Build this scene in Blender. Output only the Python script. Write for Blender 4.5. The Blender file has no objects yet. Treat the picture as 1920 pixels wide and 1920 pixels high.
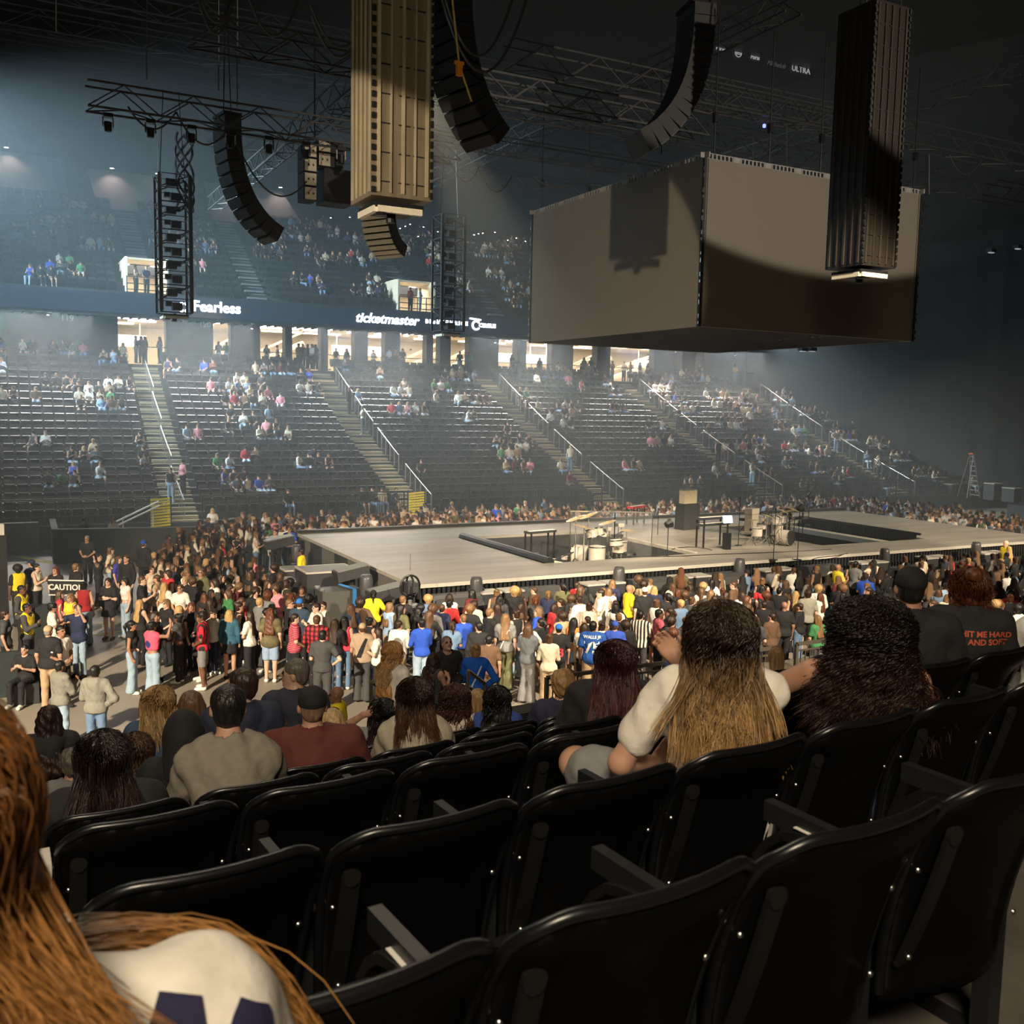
import bpy, math, random
import numpy as np
from mathutils import Vector, Matrix
from mathutils.bvhtree import BVHTree
SC = bpy.context.scene
COL = SC.collection
PI = math.pi
R = math.radians
random.seed(7)
rng = np.random.default_rng(11)

# ---------------------------------------------------------------- camera
F_PX, ZC = 1850.0, 6.5
YAW, PITCH, ROLL = R(28), math.atan(197 / F_PX), R(1.15)
_f = Vector((math.sin(YAW) * math.cos(PITCH), math.cos(YAW) * math.cos(PITCH), -math.sin(PITCH)))
_r = Vector((math.cos(YAW), -math.sin(YAW), 0))
_u = _r.cross(_f)
CR = _r * math.cos(ROLL) + _u * math.sin(ROLL)
CU = _u * math.cos(ROLL) - _r * math.sin(ROLL)
CF = _f
CAM = Vector((0, 0, ZC))
cd = bpy.data.cameras.new('camera')
cd.sensor_width = 36
cd.lens = 36 * F_PX / 1920
cd.clip_start, cd.clip_end = 0.05, 400
cd.dof.use_dof = True
cd.dof.focus_distance = 22
cd.dof.aperture_fstop = 8
cam = bpy.data.objects.new('camera', cd)
COL.objects.link(cam)
cam.matrix_world = Matrix(((CR.x, CU.x, -CF.x, 0), (CR.y, CU.y, -CF.y, 0), (CR.z, CU.z, -CF.z, ZC), (0, 0, 0, 1)))
SC.camera = cam


def ray(x, y):
    return CF + CR * ((x - 960) / F_PX) - CU * ((y - 960) / F_PX)


def on_z(x, y, z):
    d = ray(x, y)
    return CAM + d * ((z - ZC) / d.z)


def on_y(x, y, Y):
    d = ray(x, y)
    return CAM + d * (Y / d.y)


def on_x(x, y, X):
    d = ray(x, y)
    return CAM + d * (X / d.x)


def depth_of(p):
    return (Vector(p) - CAM).dot(CF)


def proj(p):
    d = Vector(p) - CAM
    z = d.dot(CF)
    return 960 + F_PX * d.dot(CR) / z, 960 - F_PX * d.dot(CU) / z


# ---------------------------------------------------------------- world, view and large lights
w = bpy.data.worlds.new('world')
SC.world = w
w.use_nodes = True
w.node_tree.nodes['Background'].inputs[0].default_value = (0.55, 0.7, 1, 1)
w.node_tree.nodes['Background'].inputs[1].default_value = 0.0006
SC.view_settings.view_transform = 'Standard'
SC.view_settings.look = 'None'
SC.view_settings.exposure = 0
SC.view_settings.gamma = 1
cy = SC.cycles
cy.max_bounces = 4
cy.diffuse_bounces = 2
cy.glossy_bounces = 2
cy.transmission_bounces = 3
cy.transparent_max_bounces = 6
cy.volume_bounces = 0
cy.volume_step_rate = 4
cy.use_denoising = True
cy.denoising_prefilter = 'FAST'
cy.caustics_reflective = False
cy.caustics_refractive = False
cy.sample_clamp_indirect = 4
cy.use_light_tree = True


def spot(name, loc, target, power, size_deg, color, blend=0.3, radius=0.3, label=None):
    L = bpy.data.lights.new(name, 'SPOT')
    L.energy = power
    L.spot_size = R(size_deg)
    L.spot_blend = blend
    L.color = color
    L.shadow_soft_size = radius
    o = bpy.data.objects.new(name, L)
    COL.objects.link(o)
    o.location = loc
    o.rotation_euler = (Vector(target) - Vector(loc)).to_track_quat('-Z', 'Y').to_euler()
    return o


def area(name, loc, target, power, sx, sy, color, spread=180):
    L = bpy.data.lights.new(name, 'AREA')
    L.shape = 'RECTANGLE'
    L.size, L.size_y = sx, sy
    L.energy = power
    L.color = color
    L.spread = R(spread)
    o = bpy.data.objects.new(name, L)
    COL.objects.link(o)
    o.location = loc
    o.rotation_euler = (Vector(target) - Vector(loc)).to_track_quat('-Z', 'Y').to_euler()
    return o


WARM = (1.0, 0.83, 0.60)
NEUT = (1.0, 0.93, 0.82)
COOL = (0.50, 0.78, 1.0)
# house lights high in the roof on our side of the arena, then three added fill spots
spot('house_or_fill_light', (-14, 2, 15), (7, 27, 1), 80000, 33, WARM, 0.35, 0.35)
spot('house_or_fill_light', (-15, -1, 7.6), (20.35, 32.3, 10.6), 30000, 13.0, WARM, 0.10, 0.12)
spot('house_or_fill_light', (14, -3, 21), (17, 23, 0), 75000, 34, WARM, 0.25, 0.4)
spot('house_or_fill_light', (40, -2, 21), (34, 25, 0), 80000, 30, WARM, 0.25, 0.4)
spot('stage_light_warm', (12.5, 31, 17.5), (20.5, 30.5, 1.5), 17000, 32, (1, .8, .52), 0.6, 0.2)
spot('house_or_fill_light', (26, -2, 13.6), (26, 25.7, 31.4), 15000, 76, (1, .84, .66), 0.04, 0.12)
spot('house_or_fill_light', (-15, 0, 8), (11, 33.5, 13), 7000, 9, WARM, 0.4, 0.15)  # added narrow fill to brighten the pale speaker fronts, no visible source
spot('house_or_fill_light', (18, 8, 18), (44, 32, -3), 26000, 18, WARM, 0.4, 0.3)  # added fill for the crowd at the right stage end
spot('house_or_fill_light', (8, 4, 11), (24, 38, -3), 24000, 20, WARM, 0.4, 0.3)  # added fill for the crowd beyond the stage
# soft house light over the near stand
area('house_light_near', (-3, -5, 12.5), (2.5, 5, 5), 520, 3, 2, WARM, 120)
area('house_light_front', (2, 15, 17), (2, 5, 4), 300, 10, 1, WARM, 120)
# upper deck glow from the far left corner of the roof
spot('haze_beam', (-12, 55, 19), (20, 57, 9), 80000, 64, (0.62, 0.87, 1.0), 0.9, 0.6)
spot('haze_beam', (-14, 44, 19), (12, 52, 8), 50000, 60, (0.62, 0.87, 1.0), 0.9, 0.6)
spot('haze_beam', (-4.5, 58, 21.5), (16, 57, 14), 26000, 80, (0.66, 0.89, 1.0), 0.9, 0.5)
spot('haze_beam', (49, 54, 13), (54, 48, 2), 8000, 90, (0.8, 0.95, 0.95), 0.8, 0.5)


# ---------------------------------------------------------------- materials
MATS = {}


def mat(name, color, rough=0.6, metal=0.0, var=0.08, scale=8.0, emit=None, estr=0.0, bump=0.0, spec=0.5,
        stretch=(1, 1, 1), obj=True, coat=0.0, transp=0.0):
    if name in MATS:
        return MATS[name]
    m = bpy.data.materials.new(name)
    m.use_nodes = True
    nt = m.node_tree
    b = nt.nodes['Principled BSDF']
    b.inputs['Roughness'].default_value = rough
    b.inputs['Metallic'].default_value = metal
    b.inputs['Specular IOR Level'].default_value = spec
    if coat:
        b.inputs['Coat Weight'].default_value = coat
    tc = nt.nodes.new('ShaderNodeTexCoord')
    mp = nt.nodes.new('ShaderNodeMapping')
    mp.inputs['Scale'].default_value = stretch
    nt.links.new(tc.outputs['Object' if obj else 'Generated'], mp.inputs[0])
    nz = nt.nodes.new('ShaderNodeTexNoise')
    nz.inputs['Scale'].default_value = scale
    nz.inputs['Detail'].default_value = 3
    nt.links.new(mp.outputs[0], nz.inputs[0])
    mx = nt.nodes.new('ShaderNodeMix')
    mx.data_type = 'RGBA'
    c = np.array(color[:3])
    mx.inputs[6].default_value = (*(np.clip(c * (1 - var * 2), 0, 1)), 1)
    mx.inputs[7].default_value = (*(np.clip(c * (1 + var * 2), 0, 1)), 1)
    nt.links.new(nz.outputs[0], mx.inputs[0])
    nt.links.new(mx.outputs[2], b.inputs['Base Color'])
    if bump:
        bp = nt.nodes.new('ShaderNodeBump')
        bp.inputs['Strength'].default_value = min(1, bump)
        bp.inputs['Distance'].default_value = 0.02
        nt.links.new(nz.outputs[0], bp.inputs['Height'])
        nt.links.new(bp.outputs[0], b.inputs['Normal'])
    if emit is not None:
        b.inputs['Emission Color'].default_value = (*emit, 1)
        b.inputs['Emission Strength'].default_value = estr
    if transp:
        b.inputs['Alpha'].default_value = 1 - transp
    MATS[name] = m
    return m


def attr_mat(name, rough=0.7, aniso=0.0, spec=0.4):
    if name in MATS:
        return MATS[name]
    m = bpy.data.materials.new(name)
    m.use_nodes = True
    nt = m.node_tree
    b = nt.nodes['Principled BSDF']
    b.inputs['Roughness'].default_value = rough
    b.inputs['Specular IOR Level'].default_value = spec
    a = nt.nodes.new('ShaderNodeAttribute')
    a.attribute_name = 'Col'
    nz = nt.nodes.new('ShaderNodeTexNoise')
    nz.inputs['Scale'].default_value = 14
    hs = nt.nodes.new('ShaderNodeMix')
    hs.data_type = 'RGBA'
    hs.blend_type = 'MULTIPLY'
    hs.inputs[0].default_value = 0.25
    nt.links.new(a.outputs['Color'], hs.inputs[6])
    nt.links.new(nz.outputs[0], hs.inputs[7])
    nt.links.new(hs.outputs[2], b.inputs['Base Color'])
    MATS[name] = m
    return m


def stripes_mat(name, c1, c2, scale, direction='X', c3=None, rough=0.8, thr=0.5):
    """cloth with woven stripes (or a plaid when c3 is given), in object space"""
    if name in MATS:
        return MATS[name]
    m = bpy.data.materials.new(name)
    m.use_nodes = True
    nt = m.node_tree
    b = nt.nodes['Principled BSDF']
    b.inputs['Roughness'].default_value = rough
    tc = nt.nodes.new('ShaderNodeTexCoord')
    fac = []
    for d in (direction if c3 is None else 'XZ'):
        sp = nt.nodes.new('ShaderNodeSeparateXYZ')
        nt.links.new(tc.outputs['Object'], sp.inputs[0])
        mm = nt.nodes.new('ShaderNodeMath')
        mm.operation = 'MULTIPLY'
        mm.inputs[1].default_value = scale
        nt.links.new(sp.outputs['XYZ'.index(d)], mm.inputs[0])
        fr = nt.nodes.new('ShaderNodeMath')
        fr.operation = 'FRACT'
        nt.links.new(mm.outputs[0], fr.inputs[0])
        gt = nt.nodes.new('ShaderNodeMath')
        gt.operation = 'GREATER_THAN'
        gt.inputs[1].default_value = thr
        nt.links.new(fr.outputs[0], gt.inputs[0])
        fac.append(gt)
    mx = nt.nodes.new('ShaderNodeMix')
    mx.data_type = 'RGBA'
    mx.inputs[6].default_value = (*c1, 1)
    mx.inputs[7].default_value = (*c2, 1)
    nt.links.new(fac[0].outputs[0], mx.inputs[0])
    out = mx
    if c3 is not None:
        m2 = nt.nodes.new('ShaderNodeMix')
        m2.data_type = 'RGBA'
        m2.blend_type = 'MULTIPLY'
        m2.inputs[7].default_value = (*c3, 1)
        nt.links.new(fac[1].outputs[0], m2.inputs[0])
        nt.links.new(mx.outputs[2], m2.inputs[6])
        out = m2
    nt.links.new(out.outputs[2], b.inputs['Base Color'])
    MATS[name] = m
    return m


# ---------------------------------------------------------------- mesh helpers
def mesh_np(name, V, Q, mats, smooth=True, midx=None, cols=None, T=None):
    """mesh from numpy verts, quads (and triangles)"""
    me = bpy.data.meshes.new(name)
    V = np.asarray(V, np.float32).reshape(-1, 3)
    Q = np.asarray(Q, np.int32).reshape(-1, 4)
    T = np.zeros((0, 3), np.int32) if T is None else np.asarray(T, np.int32).reshape(-1, 3)
    nq, ntr = len(Q), len(T)
    me.vertices.add(len(V))
    me.vertices.foreach_set('co', V.ravel())
    me.loops.add(nq * 4 + ntr * 3)
    me.loops.foreach_set('vertex_index', np.concatenate([Q.ravel(), T.ravel()]).astype(np.int32))
    me.polygons.add(nq + ntr)
    ls = np.concatenate([np.arange(nq) * 4, nq * 4 + np.arange(ntr) * 3]).astype(np.int32)
    me.polygons.foreach_set('loop_start', ls)
    if midx is not None:
        me.polygons.foreach_set('material_index', np.asarray(midx, np.int32))
    me.polygons.foreach_set('use_smooth', np.full(nq + ntr, bool(smooth)))
    for m in (mats if isinstance(mats, (list, tuple)) else [mats]):
        me.materials.append(m)
    if cols is not None:
        ca = me.color_attributes.new('Col', 'FLOAT_COLOR', 'POINT')
        c4 = np.ones((len(V), 4), np.float32)
        c4[:, :3] = cols
        ca.data.foreach_set('color', c4.ravel())
    me.update()
    me.validate()
    return me


def link(name, me, parent=None, loc=None, rotz=0):
    o = bpy.data.objects.new(name, me)
    COL.objects.link(o)
    if parent is not None:
        o.parent = parent
    if loc is not None:
        o.location = loc
    if rotz:
        o.rotation_euler = (0, 0, rotz)
    return o


def tag(o, label=None, cat=None, group=None, kind=None):
    if label:
        o['label'] = label
    if cat:
        o['category'] = cat
    if group:
        o['group'] = group
    if kind:
        o['kind'] = kind
    return o


def empty(name, loc, label=None, cat=None, group=None, rotz=0):
    o = bpy.data.objects.new(name, None)
    o.empty_display_size = 0.2
    COL.objects.link(o)
    o.location = loc
    o.rotation_euler = (0, 0, rotz)
    return tag(o, label, cat, group)


def copy_tree(o, parent=None):
    c = o.copy()
    COL.objects.link(c)
    if parent is not None:
        c.parent = parent
    for ch in o.children:
        copy_tree(ch, c)
    return c


class MB:
    """collects boxes, tubes, lathes and sheets into one mesh"""

    def __init__(s):
        s.v, s.q, s.t, s.m = [], [], [], []
        s.mt = []
        s.cur = 0

    def _add(s, V, Q=(), T=()):
        n = len(s.v)
        s.v.extend([tuple(p) for p in V])
        for q in Q:
            s.q.append([i + n for i in q])
            s.m.append(s.cur)
        for t in T:
            s.t.append([i + n for i in t])
            s.mt.append(s.cur)
        return s

    def box(s, c, d, M=None, taper=1.0):
        x, y, z = (k / 2 for k in d)
        V = [Vector((sx * x * (taper if sz > 0 else 1), sy * y * (taper if sz > 0 else 1), sz * z)) for sz in (-1, 1) for sy in (-1, 1) for sx in (-1, 1)]
        if M is not None:
            V = [M @ p for p in V]
        V = [p + Vector(c) for p in V]
        return s._add(V, [(0, 2, 3, 1), (4, 5, 7, 6), (0, 1, 5, 4), (2, 6, 7, 3), (0, 4, 6, 2), (1, 3, 7, 5)])

    def bar(s, a, b, w, h=None):
        """square bar from a to b"""
        a, b = Vector(a), Vector(b)
        h = h or w
        d = (b - a)
        L = d.length
        if L < 1e-6:
            return s
        z = d / L
        x = z.cross(Vector((0, 0, 1)))
        if x.length < 1e-4:
            x = Vector((1, 0, 0))
        x.normalize()
        y = z.cross(x)
        V = [a + x * (sx * w / 2) + y * (sy * h / 2) + z * (L * t) for t in (0, 1) for sy in (-1, 1) for sx in (-1, 1)]
        return s._add(V, [(0, 2, 3, 1), (4, 5, 7, 6), (0, 1, 5, 4), (2, 6, 7, 3), (0, 4, 6, 2), (1, 3, 7, 5)])

    def tube(s, pts, r, n=6, cap=True):
        pts = [Vector(p) for p in pts]
        rs = r if isinstance(r, (list, tuple)) else [r] * len(pts)
        V, Q, T = [], [], []
        up = None
        for i, p in enumerate(pts):
            d = (pts[min(i + 1, len(pts) - 1)] - pts[max(i - 1, 0)])
            if d.length < 1e-9:
                d = Vector((0, 0, 1))
            d.normalize()
            if up is None:
                up = d.cross(Vector((0, 0, 1)))
                if up.length < 1e-3:
                    up = Vector((1, 0, 0))
            up = (up - d * up.dot(d))
            if up.length < 1e-6:
                up = d.orthogonal()
            up.normalize()
            sd = d.cross(up)
            for k in range(n):
                a = 2 * PI * k / n
                V.append(p + (up * math.cos(a) + sd * math.sin(a)) * rs[i])
        for i in range(len(pts) - 1):
            for k in range(n):
                k2 = (k + 1) % n
                Q.append((i * n + k, i * n + k2, (i + 1) * n + k2, (i + 1) * n + k))
        if cap:
            for e, base in ((0, 0), (1, (len(pts) - 1) * n)):
                for k in range(1, n - 1):
                    T.append((base, base + k, base + k + 1) if e else (base, base + k + 1, base + k))
        return s._add(V, Q, T)

    def lathe(s, prof, c=(0, 0, 0), n=16, M=None):
        """prof: list of (radius, z)"""
        V, Q = [], []
        for (r, z) in prof:
            for k in range(n):
                a = 2 * PI * k / n
                p = Vector((r * math.cos(a), r * math.sin(a), z))
                if M is not None:
                    p = M @ p
                V.append(p + Vector(c))
        for i in range(len(prof) - 1):
            for k in range(n):
                k2 = (k + 1) % n
                Q.append((i * n + k, i * n + k2, (i + 1) * n + k2, (i + 1) * n + k))
        return s._add(V, Q)

    def prism(s, poly, axis, a, b):
        """poly in the two other axes extruded from a to b along axis"""
        n = len(poly)
        V = []
        for t in (a, b):
            for (p, q) in poly:
                V.append((t, p, q) if axis == 0 else (p, t, q) if axis == 1 else (p, q, t))
        Q = [(k, (k + 1) % n, n + (k + 1) % n, n + k) for k in range(n)]
        T = []
        for k in range(1, n - 1):
            T.append((0, k + 1, k))
            T.append((n, n + k, n + k + 1))
        return s._add(V, Q, T)

    def mesh(s, name, m, smooth=False, shift=None):
        V = np.array(s.v, np.float32)
        if shift is not None:
            V = V - np.array(shift, np.float32)
        return mesh_np(name, V, s.q, m, smooth, s.m + s.mt, T=s.t)

    def build(s, name, m, parent=None, smooth=False, loc=None, rotz=0):
        """linked as ONE mesh object; coordinates stay world ones unless a parent or loc is given"""
        return link(name, s.mesh(name, m, smooth), parent, loc, rotz)


def top(name, mb, m, label, cat, group=None, smooth=False):
    """a one-mesh thing built in world coordinates, its origin put at its base"""
    V = np.array(mb.v)
    base = ((V[:, 0].min() + V[:, 0].max()) / 2, (V[:, 1].min() + V[:, 1].max()) / 2, V[:, 2].min())
    o = link(name, mb.mesh(name, m, smooth, shift=base), None, base)
    return tag(o, label, cat, group)


def struct(name, mb, m, smooth=False, label=None):
    o = link(name, mb.mesh(name, m, smooth))
    o['kind'] = 'structure'
    if label:
        o['label'] = label
    return o


def text_mesh(s, size, extrude=0.01, bold=0.0, shear=0.0):
    cu = bpy.data.curves.new('text', 'FONT')
    cu.body = s
    cu.size = size
    cu.extrude = extrude
    cu.offset = bold
    cu.shear = shear
    cu.align_x = 'CENTER'
    cu.align_y = 'CENTER'
    cu.resolution_u = 3
    o = bpy.data.objects.new('text', cu)
    COL.objects.link(o)
    bpy.context.view_layer.update()
    dg = bpy.context.evaluated_depsgraph_get()
    me = bpy.data.meshes.new_from_object(o.evaluated_get(dg))
    bpy.data.objects.remove(o)
    return me


def text_obj(name, s, size, m, loc, rot, parent=None, extrude=0.01, bold=0.0, shear=0.0, sx=1.0):
    me = text_mesh(s, size, extrude, bold, shear)
    me.name = name
    me.materials.clear()
    me.materials.append(m)
    o = link(name, me, parent, loc)
    o.rotation_euler = rot
    o.scale = (sx, 1, 1)
    return o
# ================================================================ structure
M_FLOOR = mat('concrete_floor', (0.30, 0.265, 0.215), 0.55, var=0.22, scale=0.45, bump=0.1)
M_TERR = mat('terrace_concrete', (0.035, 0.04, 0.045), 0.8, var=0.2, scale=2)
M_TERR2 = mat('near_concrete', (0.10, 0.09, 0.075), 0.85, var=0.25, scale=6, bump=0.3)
M_BLACK = mat('black_paint', (0.012, 0.013, 0.015), 0.5, var=0.2)
M_BLACKM = mat('black_metal', (0.02, 0.021, 0.023), 0.35, metal=0.3, var=0.2)
M_DRAPE = mat('black_drape', (0.018, 0.02, 0.021), 0.95, var=0.25, scale=1.5, stretch=(4, 4, 0.2), bump=0.3)
M_DWALL = mat('dark_wall', (0.016, 0.021, 0.028), 0.7, var=0.15, scale=0.7)
M_STEP = mat('stair_tread', (0.36, 0.31, 0.20), 0.7, var=0.1)
M_RAIL = mat('rail_steel', (0.35, 0.34, 0.32), 0.35, metal=0.7)
M_CREAM = mat('cream_wall', (0.75, 0.66, 0.5), 0.7, var=0.08, scale=0.6)
M_YEL = mat('yellow_paint', (0.75, 0.6, 0.06), 0.6, emit=(0.8, 0.62, 0.05), estr=0.0)
M_WALLP = mat('grey_panel', (0.16, 0.155, 0.16), 0.8, var=0.1, scale=0.4)
M_LED = mat('led_strip', (1, 1, 1), emit=(1.0, 0.88, 0.85), estr=9)
M_LEDW = mat('warm_strip', (1, 1, 1), emit=(1.0, 0.78, 0.5), estr=7)
M_LAMP = mat('lamp_face', (1, 1, 1), emit=(1.0, 0.93, 0.85), estr=40)
M_SIGN = mat('sign_letters', (1, 1, 1), emit=(0.8, 0.9, 1.0), estr=7)
M_RIB = mat('ribbon_screen', (0.01, 0.02, 0.04), 0.3, emit=(0.05, 0.11, 0.26), estr=0.03, var=0)

mb = MB().box((25, 32, -0.15), (120, 40, 0.3))
struct('floor', mb, M_FLOOR)
mb = MB().box((25, 36, 33.2), (140, 100, 0.4))
struct('ceiling', mb, M_BLACK)
mb = MB().box((25, 83, 16), (140, 0.4, 34))
struct('wall_far', mb, M_BLACK)
mb = MB().box((-32, 36, 16), (0.4, 100, 34))
struct('wall_left', mb, M_DWALL)
mb = MB().box((25, -14, 16), (140, 0.4, 34))
struct('wall_near', mb, M_BLACK)
# the black drape that closes the right end of the bowl, folded vertically
mb = MB()
pth = [(56.5, 82), (57.5, 66), (63, 50), (66, 44), (66, -13)]
pl = []
for a, b in zip(pth[:-1], pth[1:]):
    n = int(math.hypot(b[0] - a[0], b[1] - a[1]) / 0.6)
    for i in range(n):
        t = i / n
        wv = 0.18 * math.sin(i * 2.1) + 0.1 * math.sin(i * 0.77)
        pl.append((a[0] + (b[0] - a[0]) * t + wv, a[1] + (b[1] - a[1]) * t))
V = [(x, y, z) for (x, y) in pl for z in (0, 33)] + [(x + 0.3, y, z) for (x, y) in pl for z in (0, 33)]
n = len(pl)
mb._add(V, [(2 * i, 2 * i + 1, 2 * i + 3, 2 * i + 2) for i in range(n - 1)] + [(2 * (n + i), 2 * (n + i) + 2, 2 * (n + i) + 3, 2 * (n + i) + 1) for i in range(n - 1)])
o = link('stage_curtain', mb.mesh('stage_curtain', M_DRAPE, True))
tag(o, 'floor to roof black drape closing off the right end of the arena', 'curtain')

# ---- far lower bowl
NR = 22
AISLES = [-4.2, 7.8, 19.3, 31.2, 43.2, 55.2]


def row_y(i):
    return 46.6 + 0.82 * i


def row_z(i):
    return 1.0 + 0.30 * i + 0.0029 * i * i


mb = MB()
for i in range(NR):
    mb.box((18, row_y(i) + 0.41 + (10 if i == NR - 1 else 0), row_z(i) / 2), (98, 0.82 + (20 if i == NR - 1 else 0), row_z(i)))
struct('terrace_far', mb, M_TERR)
for k, ax in enumerate(AISLES):
    if ax > 56:
        continue
    mb = MB()
    for i in range(NR - 1):
        for h in (0, 1):
            z0 = row_z(i) + (row_z(i + 1) - row_z(i)) * h / 2
            zz = z0 + 0.03
            xx = ax + (i * 0.035 if k == 1 else 0)
            mb.box((xx, row_y(i) + 0.2 + 0.41 * h, zz - 0.05), (1.45, 0.34, 0.14))
    o = struct('staircase_%d' % (k + 1), mb, M_STEP)
# front wall of the bowl and the picket railing on it
mb = MB().box((18, 46.45, 0.5), (98, 0.2, 1.0))
struct('wall_bowl_front', mb, M_DWALL)


def picket_rail(x0, x1, y, z0, h, label, step=0.13, postw=0.05, m=None, gaps=()):
    m = m or M_BLACKM
    root = empty('railing', ((x0 + x1) / 2, y, z0), label, 'railing', 'railings in front of the far seats')
    a, b = x0 - (x0 + x1) / 2, x1 - (x0 + x1) / 2
    MB().bar((a, 0, h), (b, 0, h), 0.06).bar((a, 0, h * 0.88), (b, 0, h * 0.88), 0.03).bar((a, 0, 0.08), (b, 0, 0.08), 0.03).build('rail', m, root)
    p = MB()
    n = int((b - a) / step)
    for i in range(n + 1):
        x = a + (b - a) * i / n
        p.bar((x, 0, 0.08), (x, 0, h * 0.88), 0.018)
    p.build('pickets', m, root)
    n = max(1, int((b - a) / 1.9))
    for i in range(n + 1):
        x = a + (b - a) * i / n
        MB().bar((x, 0, 0), (x, 0, h), postw).build('post', m, root)
    return root


names = ['left of the leftmost staircase', 'between the first and second far staircases', 'between the second and third far staircases',
         'between the third and fourth far staircases', 'right of the fourth far staircase']
for (x0, x1), nm in zip(((-3.4, 7.0), (8.6, 18.5), (20.1, 30.4), (32.0, 42.4), (44.0, 60)), names):
    picket_rail(x0, x1, 46.45, 1.0, 1.15, 'dark picket railing on the low wall ' + nm)

# ---- concourse behind the lower bowl
BR = [(222, 312), (400, 433), (488, 535), (548, 602), (615, 665), (690, 722), (750, 800), (812, 825), (845, 880), (935, 970),
      (987, 1035), (1075, 1120), (1145, 1228), (1265, 1280), (1305, 1320)]
YB = 66.0
edges = [(on_y(a, 655, YB).x, on_y(b, 655, YB).x) for a, b in BR]
xs = [-31] + [e for ab in edges for e in ab] + [58]
pn = 0
mb = MB()
for i in range(0, len(xs) - 1, 2):
    a, b = xs[i], xs[i + 1]
    mb.box(((a + b) / 2, YB + 0.4, 10.2), (b - a, 0.8, 3.0))
struct('wall_concourse', mb, M_DWALL)
struct('floor_concourse', MB().box((18, 74, 8.55), (98, 17, 0.25)), M_TERR2)
struct('ceiling_concourse', MB().box((18, 73.2, 11.9), (98, 15, 0.15)), M_CREAM)
struct('wall_concourse_back', MB().box((18, 79.5, 10.3), (98, 0.3, 3.4)), M_CREAM)
# soffit with slats over the walkway
mb = MB().box((18, 64.2, 11.62), (98, 3.8, 0.2))
for i in range(140):
    mb.box((-12 + i * 0.5, 64.2, 11.47), (0.09, 3.6, 0.1))
struct('ceiling_soffit', mb, M_DWALL)
# strip lights in the concourse ceiling
sk = 0
for (a, b) in edges:
    for j, yy in enumerate((67.6, 69.4, 71.4, 74.5)):
        if b - a < 1.0 and j % 2:
            continue
        wd = (b - a) * rng.uniform(0.5, 1.3)
        cx = (a + b) / 2 + rng.uniform(-0.4, 0.8)
        o = link('strip_light', MB().box((0, 0, 0), (wd, 0.36, 0.09)).mesh('strip_light', M_LED if (sk % 3) else M_LEDW), None, (cx, yy, 11.75))
        tag(o, 'long glowing strip light under the concourse ceiling behind the lower bowl', 'ceiling light', 'concourse strip lights')
        sk += 1
for (x0, x1) in ((5, 16), (17, 30), (31, 44), (45, 56)):
    area('concourse_light', ((x0 + x1) / 2, 72.5, 11.6), ((x0 + x1) / 2, 72.6, 9), 1700, x1 - x0, 7, (1, 0.84, 0.62))
# escalators seen through the openings
for k, (px, dx) in enumerate(((418, 1.7), (512, 2.2), (788, 2.2), (862, 2.2), (1098, 2.4), (1190, 3.2))):
    x = on_y(px, 650, 73).x
    mb = MB()
    mb.bar((x - dx, 73, 8.9), (x + dx, 73, 10.9), 0.9, 0.3)
    mb.bar((x - dx, 72.5, 9.6), (x + dx, 72.5, 11.7), 0.06, 0.1)
    mb.bar((x - dx, 73.5, 9.6), (x + dx, 73.5, 11.7), 0.06, 0.1)
    top('escalator', mb, M_CREAM, 'cream escalator in the concourse, ' +
        ['by the first narrow opening', 'left of the row of glowing menus', 'in the middle of the concourse', 'just right of the dark pillar', 'below the big screen corner', 'at the widest right opening'][k], 'escalator')
# menu boards / kiosks
for k, px in enumerate((240, 650, 705, 950, 1010, 1212)):
    p = on_y(px, 634, 75)
    mb = MB().box((p.x, 75, 10.6), (2.4, 0.15, 0.8)).bar((p.x - 0.8, 75, 11), (p.x - 0.8, 75, 11.83), 0.05).bar((p.x + 0.8, 75, 11), (p.x + 0.8, 75, 11.83), 0.05)
    top('menu_board', mb, mat('menu_glow', (1, 1, 1), emit=(1, 0.9, 0.75), estr=1.6), 'lit menu board in the concourse, ' +
        ['behind the opening at the top of the leftmost stairs', 'fourth opening from the left', 'left of the second staircase top', 'below the soft drink sign', 'under the left end of the big screen', 'in the widest opening on the right'][k], 'sign')

# ---- ribbon board and upper bowl
YR = 62.0
struct('trim_1', MB().box((22, YR + 0.25, 12.0), (72, 0.3, 1.45)), M_DWALL)
o = top('ribbon_screen', MB().box((22, YR + 0.04, 12.02), (70, 0.1, 1.12)), M_RIB, 'long dark blue ribbon screen running along the front of the upper deck', 'screen')
rb = o


def sign(name, s, px, py, size, label, cat='sign', bold=0.0, shear=0.0, m=None, Y=YR, sx=1.0, extrude=0.02):
    p = on_y(px, py, Y - 0.04)
    o = text_obj(name, s, size, m or M_SIGN, p, (PI / 2, 0, 0), None, extrude, bold, shear, sx)
    return tag(o, label, cat)


sign('lit_sign', 'Fearless', 407, 577, 0.88, 'glowing white word Fearless on the ribbon screen', bold=0.022)
o = sign('lit_sign', '::', 345, 573, 1.2, 'glowing dotted mark just left of the word Fearless', bold=0.03)
sign('lit_sign', 'ticketmaster', 726, 599, 0.86, 'glowing white italic word ticketmaster on the ribbon screen', bold=0.02, shear=0.25)
sign('lit_sign', 'B E 3 M S G M R I C E', 838, 605, 0.34, 'glowing small capitals on the ribbon partly hidden by a hanging truss', bold=0.02)
sign('lit_sign', 'CELSIUS', 914, 611, 0.36, 'glowing white drink name right end of the ribbon', bold=0.02)
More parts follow.
